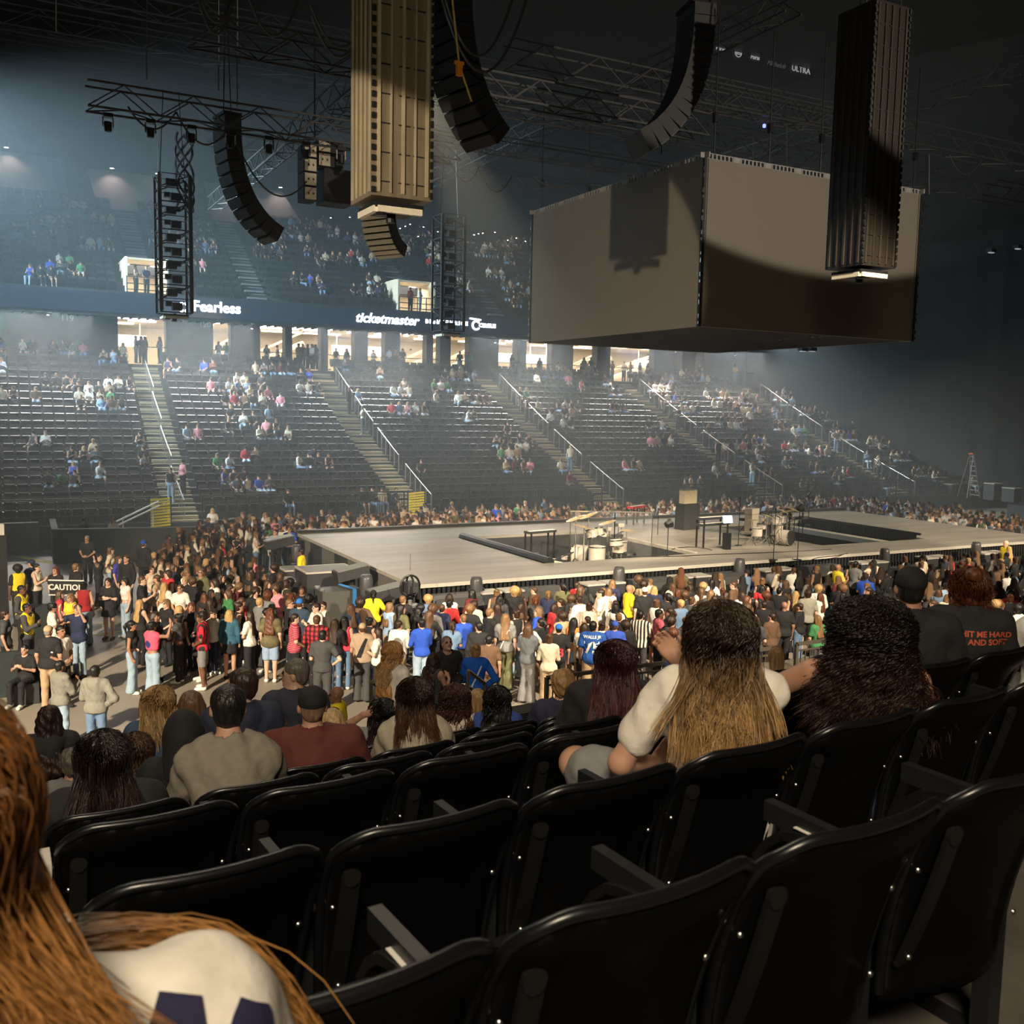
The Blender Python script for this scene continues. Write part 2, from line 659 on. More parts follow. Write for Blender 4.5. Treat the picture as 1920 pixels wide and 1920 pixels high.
# the round C mark before it
mb = MB()
p = on_y(893, 610, YR - 0.06)
arc = [(p.x + 0.28 * math.cos(t), YR - 0.06, p.z + 0.28 * math.sin(t)) for t in np.linspace(0.7, 5.6, 14)]
mb.tube(arc, 0.07, 6)
mb.tube([(p.x - 0.5, YR - 0.06, p.z + 0.45), (p.x + 0.35, YR - 0.06, p.z + 0.38)], 0.06, 6)
top('lit_emblem', mb, M_SIGN, 'glowing crescent emblem left of the drink name', 'sign')
M_FAINT = mat('faint_letters', (0.3, 0.35, 0.4), emit=(0.35, 0.4, 0.45), estr=0.12)
sign('section_number', '119', 126, 597, 0.5, 'faint section number 119 on the dark wall at left', m=M_FAINT, Y=65.9)
sign('section_number', '120', 384, 609, 0.5, 'faint section number 120 on the dark pillar', m=M_FAINT, Y=65.9)
# fascia signs high on the right
M_FAINT2 = mat('fascia_letters', (0.5, 0.55, 0.6), emit=(0.6, 0.65, 0.7), estr=0.55)
YF = 60.0
bp = on_y(1430, 112, YF)
top('fascia_board', MB().box((bp.x, YF + 0.2, bp.z), (9.5, 0.25, 1.5)), mat('fascia', (0.01, 0.014, 0.02), 0.3), 'dark blue advertising fascia high under the roof at right', 'sign')
sign('fascia_sign', 'PEPSI', 1351, 91, 0.38, 'small white cola name at the left end of the high fascia', bold=0.01, m=M_FAINT2, Y=YF)
sign('fascia_sign', 'PEPSI', 1416, 108, 0.38, 'small white cola name right of the round emblem', bold=0.01, m=M_FAINT2, Y=YF)
sign('fascia_sign', 'Michelob', 1455, 121, 0.5, 'faint grey script word on the high fascia', m=M_FAINT, Y=YF, shear=0.5)
sign('fascia_sign', 'ULTRA', 1502, 131, 0.62, 'white capitals ULTRA at the right end of the high fascia', bold=0.005, m=M_FAINT2, Y=YF)
p = on_y(1384, 99, YF)
mb = MB()
mb.tube([(p.x + 0.3 * math.cos(t), YF - 0.03, p.z + 0.3 * math.sin(t)) for t in np.linspace(0, 2 * PI, 17)], 0.035, 5)
for dz in (-0.1, 0.0, 0.1):
    mb.bar((p.x - 0.27, YF - 0.03, p.z + dz - 0.02), (p.x + 0.27, YF - 0.03, p.z + dz + 0.02), 0.05)
top('fascia_emblem', mb, M_FAINT2, 'small round striped emblem between the two cola names', 'sign')

NU = 14


def up_y(i):
    return 62.7 + 0.8 * i


def up_z(i):
    return 12.7 + 0.5 * i


VOM = [(on_y(272, 545, 64).x, 2.3), (on_y(771, 585, 64).x, 2.6)]
mb = MB()
xs_all = (-31, 57)
for i in range(NU):
    cuts = [(-31.0, 57.0)]
    if i < 4:
        segs = []
        x = -31.0
        for vx, vw in VOM:
            segs.append((x, vx - vw / 2))
            x = vx + vw / 2
        segs.append((x, 57.0))
        cuts = segs
    for a, b in cuts:
        ex = 6 if i == NU - 1 else 0
        mb.box(((a + b) / 2, up_y(i) + 0.4 + ex / 2, up_z(i) - 0.25), (b - a, 0.8 + ex, 0.5))
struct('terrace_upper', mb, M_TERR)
UAIS = [-14, -2.5, VOM[0][0], 15.2, VOM[1][0], 32.0, 43, 54]
for k, ax in enumerate(UAIS):
    mb = MB()
    for i in range(4 if k in (2, 4) else 0, NU - 1):
        for h in (0, 1):
            mb.box((ax, up_y(i) + 0.2 + 0.4 * h, up_z(i) + 0.25 * h + 0.0), (1.2, 0.36, 0.12))
    struct('staircase_%d' % (k + 10), mb, mat('upper_tread', (0.16, 0.17, 0.18), 0.7))
for k, (vx, vw) in enumerate(VOM):
    mb = MB()
    mb.box((vx, 66.9, 13.9), (vw, 0.15, 2.6))
    mb.box((vx - vw / 2, 65, 13.7), (0.12, 4, 2.3))
    mb.box((vx + vw / 2, 65, 13.7), (0.12, 4, 2.3))
    mb.box((vx, 65.0, 12.62), (vw, 4.4, 0.12))
    mb.box((vx, 65.3, 14.85), (vw, 3.2, 0.12))
    struct('door_%d' % (k + 1), mb, M_CREAM)
    mb = MB()
    for z in (0.25, 0.6, 1.0):
        mb.bar((-vw / 2, 0, z), (vw / 2, 0, z), 0.05)
    for x in np.linspace(-vw / 2, vw / 2, 5):
        mb.bar((x, 0, 0), (x, 0, 1.0), 0.05)
    o = link('guard_rail', mb.mesh('guard_rail', M_BLACK), None, (vx, 62.9, 12.7))
    tag(o, 'black three-bar guard rail across the lit upper deck doorway ' + ('at left' if k == 0 else 'above the middle sign'), 'railing')
    o = link('strip_light', MB().box((0, 0, 0), (vw * 0.9, 0.25, 0.1)).mesh('strip_light', M_LED), None, (vx, 66.3, 14.7))
    tag(o, 'bright strip light inside the upper deck doorway ' + ('at left' if k == 0 else 'above the middle sign'), 'ceiling light')
    area('doorway_light', (vx, 65.2, 14.6), (vx, 65.6, 12), 130, vw * 0.8, 2, (1, 0.9, 0.75))

# ---- back of the upper bowl: grey panels washed by lamps
struct('wall_upper', MB().box((14, 75.2, 24.5), (100, 0.3, 10)), M_DWALL)
for k, (a, b, y0, y1) in enumerate(((-40, 130, 290, 368), (186, 300, 326, 402), (402, 542, 352, 436))):
    pa, pb = on_y(a, (y0 + y1) / 2, 74.5), on_y(b, (y0 + y1) / 2, 74.5)
    z1, z0 = on_y((a + b) / 2, y0, 74.5).z, on_y((a + b) / 2, y1, 74.5).z
    mb = MB()
    mb.prism([(pa.x, z0), (pb.x + (1.6 if k else 0), z0), (pb.x - 0.6, z1), (pa.x - (0.8 if k else 0), z1)], 1, 74.3, 74.7)
    struct('wall_panel_%d' % (k + 1), mb, M_WALLP)


def downlight(px, py, Y, label, group=None, size=0.16, power=0, color=(1, .9, .8), aim=None, cone=60):
    p = on_y(px, py, Y)
    root = empty('spotlight', p, label, 'lamp', group)
    MB().lathe([(0.001, 0.32), (size * 0.9, 0.3), (size, 0.0), (size * 0.9, -0.02)], n=10).build('lamp_housing', M_BLACKM, root)
    MB().lathe([(0.001, -0.015), (size * 0.85, -0.02)], n=10).build('lamp_lens', M_LAMP, root)
    if Y > 72 and size > 0.1:
        MB().bar((0, 0, 0.28), (0, 75.06 - Y, 0.4), 0.05).build('bracket', M_BLACKM, root)
    if power:
        spot('spotlight_beam', p + Vector((0, 0, -0.05)), (aim or p + Vector((0, 0.25, -2))), power, cone, color, 0.6, 0.1)
    return root


for k, (px, py) in enumerate(((12, 276), (210, 315), (295, 325), (324, 325), (455, 341), (526, 351), (569, 450))):
    p = on_y(px, py, 73.4)
    downlight(px, py, 73.4, ['star bright lamp at the far left edge under the upper roof', 'small bright lamp above the second grey wall panel',
                             'warm lamp on the top left corner of the hanging truss column', 'bluish lamp on top of the hanging truss column',
                             'reddish lamp above the third grey wall panel, left one', 'reddish lamp above the third grey wall panel, right one',
                             'small lamp at the top of the upper seats right of the curved speaker'][k], None, 0.15, 160 if k in (0, 1, 4, 5) else 0,
              (1, .8, .7), p + Vector((0.2, 1.0, -2.2)), 110)
# club lounge lamps to the right of the upper seats
xs_l = [(620, 408), (656, 407), (680, 425), (690, 420), (750, 428), (760, 424), (769, 420), (794, 425), (784, 443), (812, 436), (821, 434), (889, 440), (897, 438), (905, 437), (928, 435), (952, 450), (968, 446), (985, 452)]
for k, (px, py) in enumerate(xs_l):
    downlight(px, py, 72.5, 'tiny bright lounge ceiling lamp beyond the upper seats', 'lounge ceiling lamps', 0.07, 30 if k % 3 == 0 else 0, (1, .95, .9), None, 70)
for k, (px, py) in enumerate(((97, 580), (90, 590), (836, 630), (1019, 637), (1240, 650), (1378, 666), (1442, 664), (505, 612), (472, 616), (928, 642))):
    downlight(px, py, 65.6 if px < 1000 or px > 1300 else 65.8, 'small downlight under the front edge of the upper deck', 'walkway downlights', 0.09, 60, (.95, .97, 1), None, 50)
# lamps that light the top rows of the lower bowl
for k, x in enumerate((2, 11, 22, 33, 44, 52)):
    area('deck_edge_light', (x, 61.8, 11.2), (x, 59.4, 7), 1300, 7, 0.6, (1, .94, .84), 110)
# glass fronted walkway railing on the top row
mb = MB()
mb.bar((8.5, 64.5, 9.7), (57, 64.5, 9.7), 0.05)
for i in range(34):
    mb.bar((8.5 + i * 1.43, 64.5, 8.6), (8.5 + i * 1.43, 64.5, 9.7), 0.04)
top('railing', mb, M_BLACKM, 'thin dark railing along the walkway behind the top row', 'railing')

# ---- left side: low black barricade wall and the tall bar deck
M_BARR = mat('barricade_cloth', (0.022, 0.03, 0.03), 0.85, var=0.15, bump=0.1)
a, b, c = on_z(100, 1045, 0), on_z(385, 1052, 0), on_z(330, 985, 1.2)
mb = MB()
for (p, q, h) in ((Vector((2.2, 42.3, 0)), Vector((7.4, 41.4, 0)), 1.35), (Vector((7.4, 41.4, 0)), Vector((9.5, 44.0, 0)), 1.35), (Vector((2.2, 42.3, 0)), Vector((2.3, 46, 0)), 1.35)):
    mb.bar(p + Vector((0, 0, h / 2)), q + Vector((0, 0, h / 2)), 0.18, h)
    mb.bar(p + Vector((0, 0, h)), q + Vector((0, 0, h)), 0.24, 0.05)
top('barricade_wall', mb, M_BARR, 'long black cloth-covered barricade wall below the left staircase', 'barrier')
mb = MB().box((-6, 45.6, 0.65), (15.5, 0.25, 1.3))
struct('wall_dasher_left', mb, mat('dasher', (0.09, 0.11, 0.12), 0.7))
# yellow metal gates at the foot of the stairs
for k, (px, py, hh) in enumerate(((301, 958, 1.5), (781, 938, 1.5))):
    p = on_y(px, py, 45.9)
    root = empty('stair_gate', (p.x, 45.9, 0.5), 'bright yellow slatted panel at the foot of the ' + ('leftmost' if k == 0 else 'second') + ' far staircase', 'gate')
    mb = MB()
    for i in range(10):
        mb.bar((-0.42, 0, 0.4 + i * 0.13), (0.42, 0, 0.46 + i * 0.13), 0.03, 0.085)
    mb.build('slats', mat('yellow_slats', (0.95, 0.72, 0.03), 0.5, emit=(1, .8, .05), estr=0.0), root)
    mb = MB()
    for x in (-0.45, 0.0, 0.45):
        mb.bar((x, 0.05, 0), (x, 0.05, 1.75), 0.05)
    mb.build('frame', M_BLACKM, root)
spot('gate_light', (12, 40, 9), (7.5, 46, 1), 500, 40, (1, .9, .7), 0.5, 0.1)
spot('gate_light', (22, 41, 9), (19.5, 46, 1), 500, 40, (1, .9, .7), 0.5, 0.1)
# handrails
def handrail(x, y0, y1, zf, label, m=None, h=0.95, name='handrail'):
    mb = MB()
    n = 5
    P = [Vector((x, y0 + (y1 - y0) * i / n, zf(y0 + (y1 - y0) * i / n) + h)) for i in range(n + 1)]
    mb.tube(P, 0.03, 6)
    for p in P:
        mb.tube([p, p - Vector((0, 0, h))], 0.022, 5)
    return top(name, mb, m or M_RAIL, label, 'handrail')


def zf_far(y):
    i = max(0, (y - 46.6) / 0.82)
    return row_z(i)


words = ['left', 'second', 'third', 'fourth', 'fifth']
for k, ax in enumerate(AISLES[1:]):
    for j, (y0, y1) in enumerate(((46.6, 50.2), (51.2, 54.6), (55.4, 58.6), (59.2, 62.4))):
        if k == 0 or (j < 4):
            xx = ax + (0.0 if k == 0 else 0.76) + (((y0 - 46) / 0.82) * 0.035 if k == 0 else 0)
            handrail(xx, y0, y1, zf_far, 'pale steel handrail on the %s far staircase, %s section' % (words[k], ['lowest', 'second lowest', 'second highest', 'top'][j]))
p1, p2 = on_y(218, 978, 45.4), on_y(298, 940, 45.4)
for dz in (0, 0.13):
    pass
mb = MB().tube([(p1.x, 45.4, p1.z), (p2.x, 45.4, p2.z)], 0.045, 6).tube([(p1.x, 45.2, p1.z - 0.16), (p2.x, 45.2, p2.z - 0.16)], 0.045, 6)
for t in (0.15, 0.85):
    xx, zz = p1.x + (p2.x - p1.x) * t, p1.z + (p2.z - p1.z) * t
    mb.tube([(xx, 45.4, zz), (xx, 45.4, 0)], 0.03, 5)
top('handrail', mb, mat('white_rail', (0.8, 0.76, 0.66), 0.4), 'pair of bright white sloping handrails left of the yellow panel', 'handrail')
# ---- yellow line on the floor
mb = MB()
a, b = on_z(180, 1191, 0.006), on_z(235, 1182, 0.006)
mb.bar((a.x, a.y, 0.004), (b.x, b.y, 0.004), 0.09, 0.008)
o = top('floor_marking', mb, M_YEL, 'short yellow stripe taped on the concrete floor at left', 'tape')
a, b = on_z(35, 1043, 0.005), on_z(98, 1056, 0.005)
mb = MB()
mb.bar((a.x, a.y, 0.004), (b.x, b.y, 0.004), 0.3, 0.008)
top('floor_marking', mb, M_YEL, 'wide yellow stripe on the floor in front of the black barricade wall', 'tape')

# ---- near stand terrace
NN = 14
TH = R(4)
NDX, NDY = math.cos(TH), math.sin(TH)


def _nz(k):
    return 5.74 - 0.22 * (k - 1) if k <= 3 else 5.30 - 0.31 * (k - 3)


def nrow(k):
    """point on the seat-back line of near row k (1 = closest), at seat boundary 0"""
    return Vector((0.13, 1.20 + 0.865 * (k - 1), _nz(k)))


def npos(k, s, dy=0.0, dz=0.0):
    """s metres along row k, dy metres in front of the seat back, dz above its top edge"""
    p = nrow(k)
    return Vector((p.x + NDX * s - NDY * dy, p.y + NDY * s + NDX * dy, p.z + dz))


mb = MB()
RM = Matrix.Rotation(TH, 3, 'Z')
for k in range(-1, NN + 1):
    p = npos(k, 4, 0.30, -0.84)
    if k <= 0:
        pass
    mb.box((p.x, p.y, p.z / 2), (30, 0.865, p.z), RM)
p = npos(NN + 1, 4, 0.8, 0)
mb.box((p.x, p.y, 0.5), (30, 1.9, 1.0), RM)
struct('terrace_near', mb, M_TERR2)

# ---- haze filling the hall beyond the near floor
hz = bpy.data.materials.new('haze')
hz.use_nodes = True
nt = hz.node_tree
nt.nodes.remove(nt.nodes['Principled BSDF'])
vs = nt.nodes.new('ShaderNodeVolumeScatter')
vs.inputs['Color'].default_value = (0.80, 0.92, 1.0, 1)
vs.inputs['Density'].default_value = 0.009
vs.inputs['Anisotropy'].default_value = 0.35
nt.links.new(vs.outputs[0], nt.nodes['Material Output'].inputs['Volume'])
o = link('haze', MB().box((12.4, 42.9, 16.4), (87.8, 37.8, 32.8)).mesh('haze', hz))
tag(o, 'thin bluish haze hanging in the arena air over the far seats', 'haze', kind='stuff')
# ================================================================ seats
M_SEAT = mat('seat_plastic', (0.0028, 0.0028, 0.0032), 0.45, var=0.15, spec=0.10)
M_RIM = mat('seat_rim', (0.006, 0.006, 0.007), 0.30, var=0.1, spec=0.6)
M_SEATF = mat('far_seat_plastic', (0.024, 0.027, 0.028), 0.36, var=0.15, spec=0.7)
M_BOLT = mat('bolt_steel', (0.6, 0.6, 0.6), 0.3, metal=1)
M_STICK = mat('white_sticker', (0.75, 0.72, 0.68), 0.6)
M_ARM = mat('arm_plastic', (0.008, 0.0077, 0.0075), 0.5, spec=0.3)


def shell_mesh():
    """seat back: curved shell with rolled rim, recessed panel behind"""
    W, H = 0.262, 0.56
    nu, nv = 22, 18
    us = np.linspace(-1, 1, nu + 1)
    vs_ = np.linspace(0, 1, nv + 1)
    rc = 0.11

    def pt(u, v, side):
        z = -H + H * v
        # narrower towards the bottom, rounded top corners
        wz = W * (0.86 + 0.14 * v)
        x = wz * u
        # corner rounding: pull points in the top corner square onto the arc
        cx, cz = wz - rc, -rc
        if abs(x) > cx and z > cz:
            dx, dz = abs(x) - cx, z - cz
            m = max(dx, dz)
            L = math.hypot(dx, dz)
            if L > 1e-6:
                k = m / L
                dx, dz = dx * k, dz * k
            x = math.copysign(cx + dx, x)
            z = cz + dz
        y = -0.055 * (1 - u * u) - 0.16 * v * v - 0.02
        edge = min(1 - abs(u), 1 - v, 1.0)
        th = 0.012
        roll = math.exp(-(edge / 0.05) ** 2)
        if side:  # the back, towards the viewer
            y -= th * (1 - roll)
            if v > 0.8:
                y -= 0.018 * math.sin(PI * (v - 0.8) / 0.2) ** 1
            rec = 1 / (1 + math.exp(-(min(0.70 - abs(u), 0.74 - v, v - 0.10) * 60)))
            y += 0.014 * rec
        else:
            y += th * (1 - roll)
            if v > 0.86:
                y += 0.012 * math.sin(PI * (v - 0.86) / 0.14)
        return (x, y, z)
    V, Q = [], []
    for side in (0, 1):
        for j in vs_:
            for i in us:
                V.append(pt(i, j, side))
    n1 = (nu + 1) * (nv + 1)
    for j in range(nv):
        for i in range(nu):
            a = j * (nu + 1) + i
            Q.append((a, a + nu + 1, a + nu + 2, a + 1))
            b = a + n1
            Q.append((b, b + 1, b + nu + 2, b + nu + 1))
    def rimq(a, b):
        Q.append((a, b, b + n1, a + n1))
    for i in range(nu):
        a = nv * (nu + 1) + i
        rimq(a, a + 1) if False else Q.append((a, a + n1, a + n1 + 1, a + 1))
        b = i
        Q.append((b, b + 1, b + 1 + n1, b + n1))
    for j in range(nv):
        a = j * (nu + 1)
        Q.append((a, a + n1, a + n1 + nu + 1, a + nu + 1))
        b = a + nu
        Q.append((b, b + nu + 1, b + n1 + nu + 1, b + n1))
    mid = lambda u, v: tuple((np.array(pt(u, v, 0)) + np.array(pt(u, v, 1))) / 2)
    path = [mid(-1, v) for v in np.linspace(0.03, 0.99, 14)] + [mid(u, 1.0) for u in np.linspace(-0.96, 0.96, 26)] + [mid(1, v) for v in np.linspace(0.99, 0.03, 14)]
    rm = MB().tube(path, 0.0125, 8)
    return mesh_np('backrest', V + rm.v, Q + [[a + len(V) for a in q] for q in rm.q], [M_SEAT, M_RIM], True, [0] * len(Q) + [1] * len(rm.q))


ME_SHELL = shell_mesh()
mbp = MB()
prof = [(-0.21, -0.02), (-0.215, 0.02), (-0.19, 0.035), (0.19, 0.035), (0.215, 0.02), (0.21, -0.02)]
mbp.box((0, 0, 0), (0.42, 0.05, 0.40))
mbp.box((0, 0.03, 0), (0.38, 0.03, 0.36))
ME_PAN = mbp.mesh('seat_pan', M_SEAT, False)
mbp = MB()
arc = [(0.0, 0.02 + 0.33 * t, 0.035 * math.sin(PI * min(1, t * 1.15)) + (0 if t < 0.75 else -(t - 0.75) ** 2 * 1.2)) for t in np.linspace(0, 1, 9)]
for a, b in zip(arc[:-1], arc[1:]):
    mbp.bar(a, b, 0.062, 0.022)
ME_ARM = mbp.mesh('armrest', M_ARM, False)
mbp = MB()
mbp.bar((0, 0.02, -0.84), (0, 0.02, -0.20), 0.05, 0.05).bar((0, 0.02, -0.22), (0, 0.3, -0.22), 0.03, 0.05).bar((0, 0.0, -0.84), (0, 0.34, -0.84), 0.06, 0.02)
ME_STAND = mbp.mesh('support_leg', M_BLACKM, False)
mbp = MB()
pp = []
for t in np.linspace(0, 1, 8):
    pp.append((0, -0.15 + 0.085 * t + 0.02 * t * t, -0.12 - 0.34 * t))
for a, b in zip(pp[:-1], pp[1:]):
    mbp.bar(a, b, 0.045, 0.012)
mbp.lathe([(0.001, 0.0), (0.023, 0.0), (0.023, 0.012), (0.001, 0.012)], (0, -0.145, -0.12), 10, Matrix.Rotation(PI / 2, 3, 'X'))
ME_BRKT = mbp.mesh('bracket', M_ARM, False)
mbp = MB().lathe([(0.001, 0.006), (0.007, 0.004), (0.008, 0)], (0, 0, 0), 8, Matrix.Rotation(PI / 2, 3, 'X'))
ME_BOLT = mbp.mesh('bolt', M_BOLT, True)


def near_seat(k, n, detail=True, arm=True):
    p = npos(k, 0.265 + 0.53 * n, 0.17)
    root = empty('stadium_seat', p, rotz=TH)
    link('backrest', ME_SHELL, root)
    pan = link('seat_pan', ME_PAN, root, (0, 0.13, -0.46))
    pan.rotation_euler = (R(-14), 0, 0)
    ar = link('armrest', ME_ARM, root, (0.265, -0.04, -0.27))
    link('support_leg', ME_STAND, root, (0.265, 0, 0))
    if detail:
        br = link('bracket', ME_BRKT, root, (-0.205, -0.012, 0))
        for (x, z) in ((-0.225, -0.22), (0.22, -0.24), (-0.2, -0.44), (0.2, -0.44)):
            link('bolt', ME_BOLT, root, (x, -0.10 + 0.12 * (-z - 0.2), z))
    return root


ordn = ['closest', 'second', 'third', 'fourth', 'fifth', 'sixth', 'seventh', 'eighth', 'ninth', 'tenth', 'eleventh', 'twelfth', 'thirteenth', 'fourteenth']
more = ['fifteenth', 'sixteenth', 'seventeenth', 'eighteenth', 'nineteenth', 'twentieth', 'twenty-first', 'twenty-second', 'twenty-third', 'twenty-fourth', 'twenty-fifth', 'twenty-sixth', 'twenty-seventh', 'twenty-eighth', 'twenty-ninth', 'thirtieth', 'thirty-first', 'thirty-second']


def nth(n):
    return (ordn + more)[n] if n else 'first'


NEAR_SEATS = {}
near_count = 0
for k in range(1, 11):
    xmax = (1.45 * (1.2 + 0.865 * (k - 1)) + 0.9) / 0.53
    for n in range(-1 if k == 99 else 0, int(xmax)):
        p = npos(k, 0.265 + 0.53 * n)
        px, py = proj(p)
        if px < -60 or px > 1990 or py > 2050:
            continue
        o = near_seat(k, n, k < 7)
        NEAR_SEATS[(k, n)] = o
        pl_ = 'black folding seat, %s near row from us, %s from the left aisle' % (ordn[k - 1], nth(n))
        tag(o, pl_, 'seat', 'black seats of the near stand')
        near_count += 1
# white stickers on two armrests
for (k, n) in ((1, 0), (1, 2)):
    if (k, n) in NEAR_SEATS:
        r_ = NEAR_SEATS[(k, n)]
        a_ = [c for c in r_.children if c.name.startswith('armrest')][0]
        s_ = link('sticker', MB().box((0, 0, 0), (0.05, 0.07, 0.002)).mesh('sticker', M_STICK), a_, (0, 0.2, 0.047))
        s_['label'] = 'blank white sticker on the armrest'
        r_['label'] = 'black folding seat with white armrest sticker, closest row, %s from the left aisle' % nth(n)
for k in (2, 3):
    p = npos(k, -0.035, 0.05, -0.16)
    root = top('aisle_marker', MB().box((p.x, p.y, p.z), (0.055, 0.12, 0.13)).box((p.x, p.y, p.z - 0.32), (0.03, 0.08, 0.55)), mat('pale_plate', (0.55, 0.52, 0.45), 0.5),
               'pale end plate on the aisle side of the %s near row' % ordn[k - 1], 'plate')

# ---- far seats: one small seat with its parts
def far_seat_mb():
    m = MB()
    Mx = Matrix.Rotation(R(-14), 3, 'X')
    m.box((0, 0.10, 0.63), (0.45, 0.045, 0.36), Mx)
    m.box((0, 0.145, 0.825), (0.40, 0.05, 0.06), Mx)
    return m


def far_pan_mb():
    m = MB()
    Mx = Matrix.Rotation(R(-62), 3, 'X')
    m.box((0, -0.10, 0.52), (0.42, 0.36, 0.05), Mx)
    return m


def far_arm_mb():
    m = MB()
    m.box((0.26, -0.08, 0.60), (0.05, 0.34, 0.03))
    m.box((0.26, 0.0, 0.30), (0.035, 0.10, 0.60))
    return m


FS = [far_seat_mb(), far_pan_mb(), far_arm_mb()]
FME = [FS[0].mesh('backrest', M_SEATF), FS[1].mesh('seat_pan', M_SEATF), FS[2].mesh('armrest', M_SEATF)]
FV = np.concatenate([np.array(m.v) for m in FS])
fq, off = [], 0
for m in FS:
    fq.append(np.array(m.q) + off)
    off += len(m.v)
FQ = np.concatenate(fq)
pts = []
for i in range(NR):
    for s in range(len(AISLES) - 1):
        x0, x1 = AISLES[s] + 0.95, AISLES[s + 1] - 0.95
        if s == 0:
            x1 += i * 0.035
        if s == 1:
            x0 += i * 0.035
        n = int((x1 - x0) / 0.52)
        for j in range(n):
            x = x0 + (x1 - x0) * (j + 0.5) / n
            y = row_y(i) + 0.55
            px, py = proj((x, y, row_z(i) + 0.6))
            if -20 < px < 1940 and x < 57.5 - 0.25 * (66 - y) * -1:
                pts.append((x, y, row_z(i), 0, i, s, j))
    x0 = 56.2
    while x0 < 57.5 + 0.33 * (66 - row_y(i)) - 1 and row_y(i) < 62:
        pts.append((x0, row_y(i) + 0.55, row_z(i), 0, i, 5, 0))
        x0 += 0.52
for i in range(NU):
    for s in range(len(UAIS) - 1):
        x0, x1 = UAIS[s] + 0.85, UAIS[s + 1] - 0.85
        if i < 4:
            if s in (1, 3):
                x1 -= 0.8
            if s in (2, 4):
                x0 += 0.8
        n = int((x1 - x0) / 0.52)
        for j in range(n):
            x = x0 + (x1 - x0) * (j + 0.5) / n
            px, py = proj((x, up_y(i) + 0.5, up_z(i) + 0.5))
            if -20 < px < 1010:
                pts.append((x, up_y(i) + 0.55, up_z(i), 1, i, s))
low = sorted([p for p in pts if p[3] == 0], key=lambda p: depth_of(p[:3]))
n_ind = 300 - near_count
ind = low[:max(0, n_ind)]
rest = low[max(0, n_ind):] + [p for p in pts if p[3] == 1]
secn = ['left of first staircase', 'between first and second staircases', 'between second and third staircases',
        'between third and fourth staircases', 'right of fourth staircase', 'beside the black end curtain']
proto = None
for (x, y, z, u_, i, s, j) in ind:
    if proto is None:
        proto = empty('stadium_seat', (x, y, z))
        for me, nm in zip(FME, ('backrest', 'seat_pan', 'armrest')):
            link(nm, me, proto)
        o = proto
    else:
        o = copy_tree(proto)
        o.location = (x, y, z)
    tag(o, 'grey far seat, %s row, %s, %s from left' % ((ordn + more)[i] if i else 'front', secn[s], nth(j)), 'seat', 'far seats in the %s row %s' % ((ordn + more)[i] if i else 'front', secn[s]))
P = np.array([p[:3] for p in rest])
Vall = (FV[None, :, :] + P[:, None, :]).reshape(-1, 3)
Qall = (FQ[None, :, :] + (np.arange(len(P)) * len(FV))[:, None, None]).reshape(-1, 4)
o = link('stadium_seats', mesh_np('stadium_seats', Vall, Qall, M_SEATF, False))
tag(o, 'rows of grey folding seats filling the far lower and upper stands', 'seats', kind='stuff')
FAR_LOW = low
FAR_UP = [p for p in pts if p[3] == 1]
# ================================================================ stage
M_DECK = mat('stage_deck', (0.30, 0.28, 0.24), 0.42, var=0.24, scale=0.9, stretch=(0.35, 2.2, 1), spec=0.5)
M_DECKEDGE = mat('deck_edge', (0.45, 0.42, 0.36), 0.5)
M_SKIRT = mat('stage_skirt', (0.03, 0.032, 0.034), 0.6, var=0.2)
M_SKIRTG = mat('skirt_panel', (0.15, 0.145, 0.13), 0.7, var=0.2, scale=3, stretch=(6, 6, 1))
M_CASE = mat('road_case', (0.035, 0.037, 0.04), 0.45, var=0.15)
M_CASETOP = mat('case_top', (0.17, 0.17, 0.16), 0.5)
M_CHROME = mat('chrome', (0.75, 0.73, 0.68), 0.2, metal=1)
M_CYMB = mat('cymbal_bronze', (0.85, 0.68, 0.38), 0.3, metal=0.7)
M_HEADW = mat('drum_head', (0.85, 0.8, 0.7), 0.5)
M_DRUMSH = mat('drum_shell', (0.55, 0.5, 0.42), 0.3)
SX0, SX1, SY0, SY1, SZ = 10.4, 39.3, 25.25, 37.0, 1.5
HA = (15.7, 21.9, 27.3, 34.0)
HB = (27.9, 33.6, 27.3, 34.0)
stage = empty('stage', ((SX0 + SX1) / 2, (SY0 + SY1) / 2, 0), 'wide low rectangular stage with pale grey deck and two sunken pits', 'stage')
ox, oy = (SX0 + SX1) / 2, (SY0 + SY1) / 2


def bx(mb, x0, x1, y0, y1, z0, z1):
    return mb.box(((x0 + x1) / 2 - ox, (y0 + y1) / 2 - oy, (z0 + z1) / 2), (x1 - x0, y1 - y0, z1 - z0))


mb = MB()
for (x0, x1, y0, y1) in ((SX0, SX1, SY0, HA[2]), (SX0, SX1, HA[3], SY1), (SX0, HA[0], HA[2], HA[3]), (HA[1], HB[0], HA[2], HA[3]), (HB[1], SX1, HA[2], HA[3])):
    bx(mb, x0, x1, y0, y1, SZ - 0.1, SZ)
mb.build('deck', M_DECK, stage)
mb = MB()
bx(mb, SX0 - 0.03, SX0, SY0, SY1, SZ - 0.1, SZ + 0.012)
bx(mb, SX0, SX1, SY0 - 0.03, SY0, SZ - 0.1, SZ + 0.006)
mb.build('edge_trim', M_DECKEDGE, stage)
mb = MB()
bx(mb, SX0 + 0.3, SX1, SY0 + 0.35, SY0 + 0.4, 0, SZ - 0.1)
bx(mb, SX0 + 0.3, SX1, SY1 - 0.4, SY1 - 0.35, 0, SZ - 0.1)
bx(mb, SX1 - 0.35, SX1 - 0.3, SY0 + 0.3, SY1 - 0.3, 0, SZ - 0.1)
mb.build('skirt', M_SKIRT, stage)
mb = MB()
nrib = 190
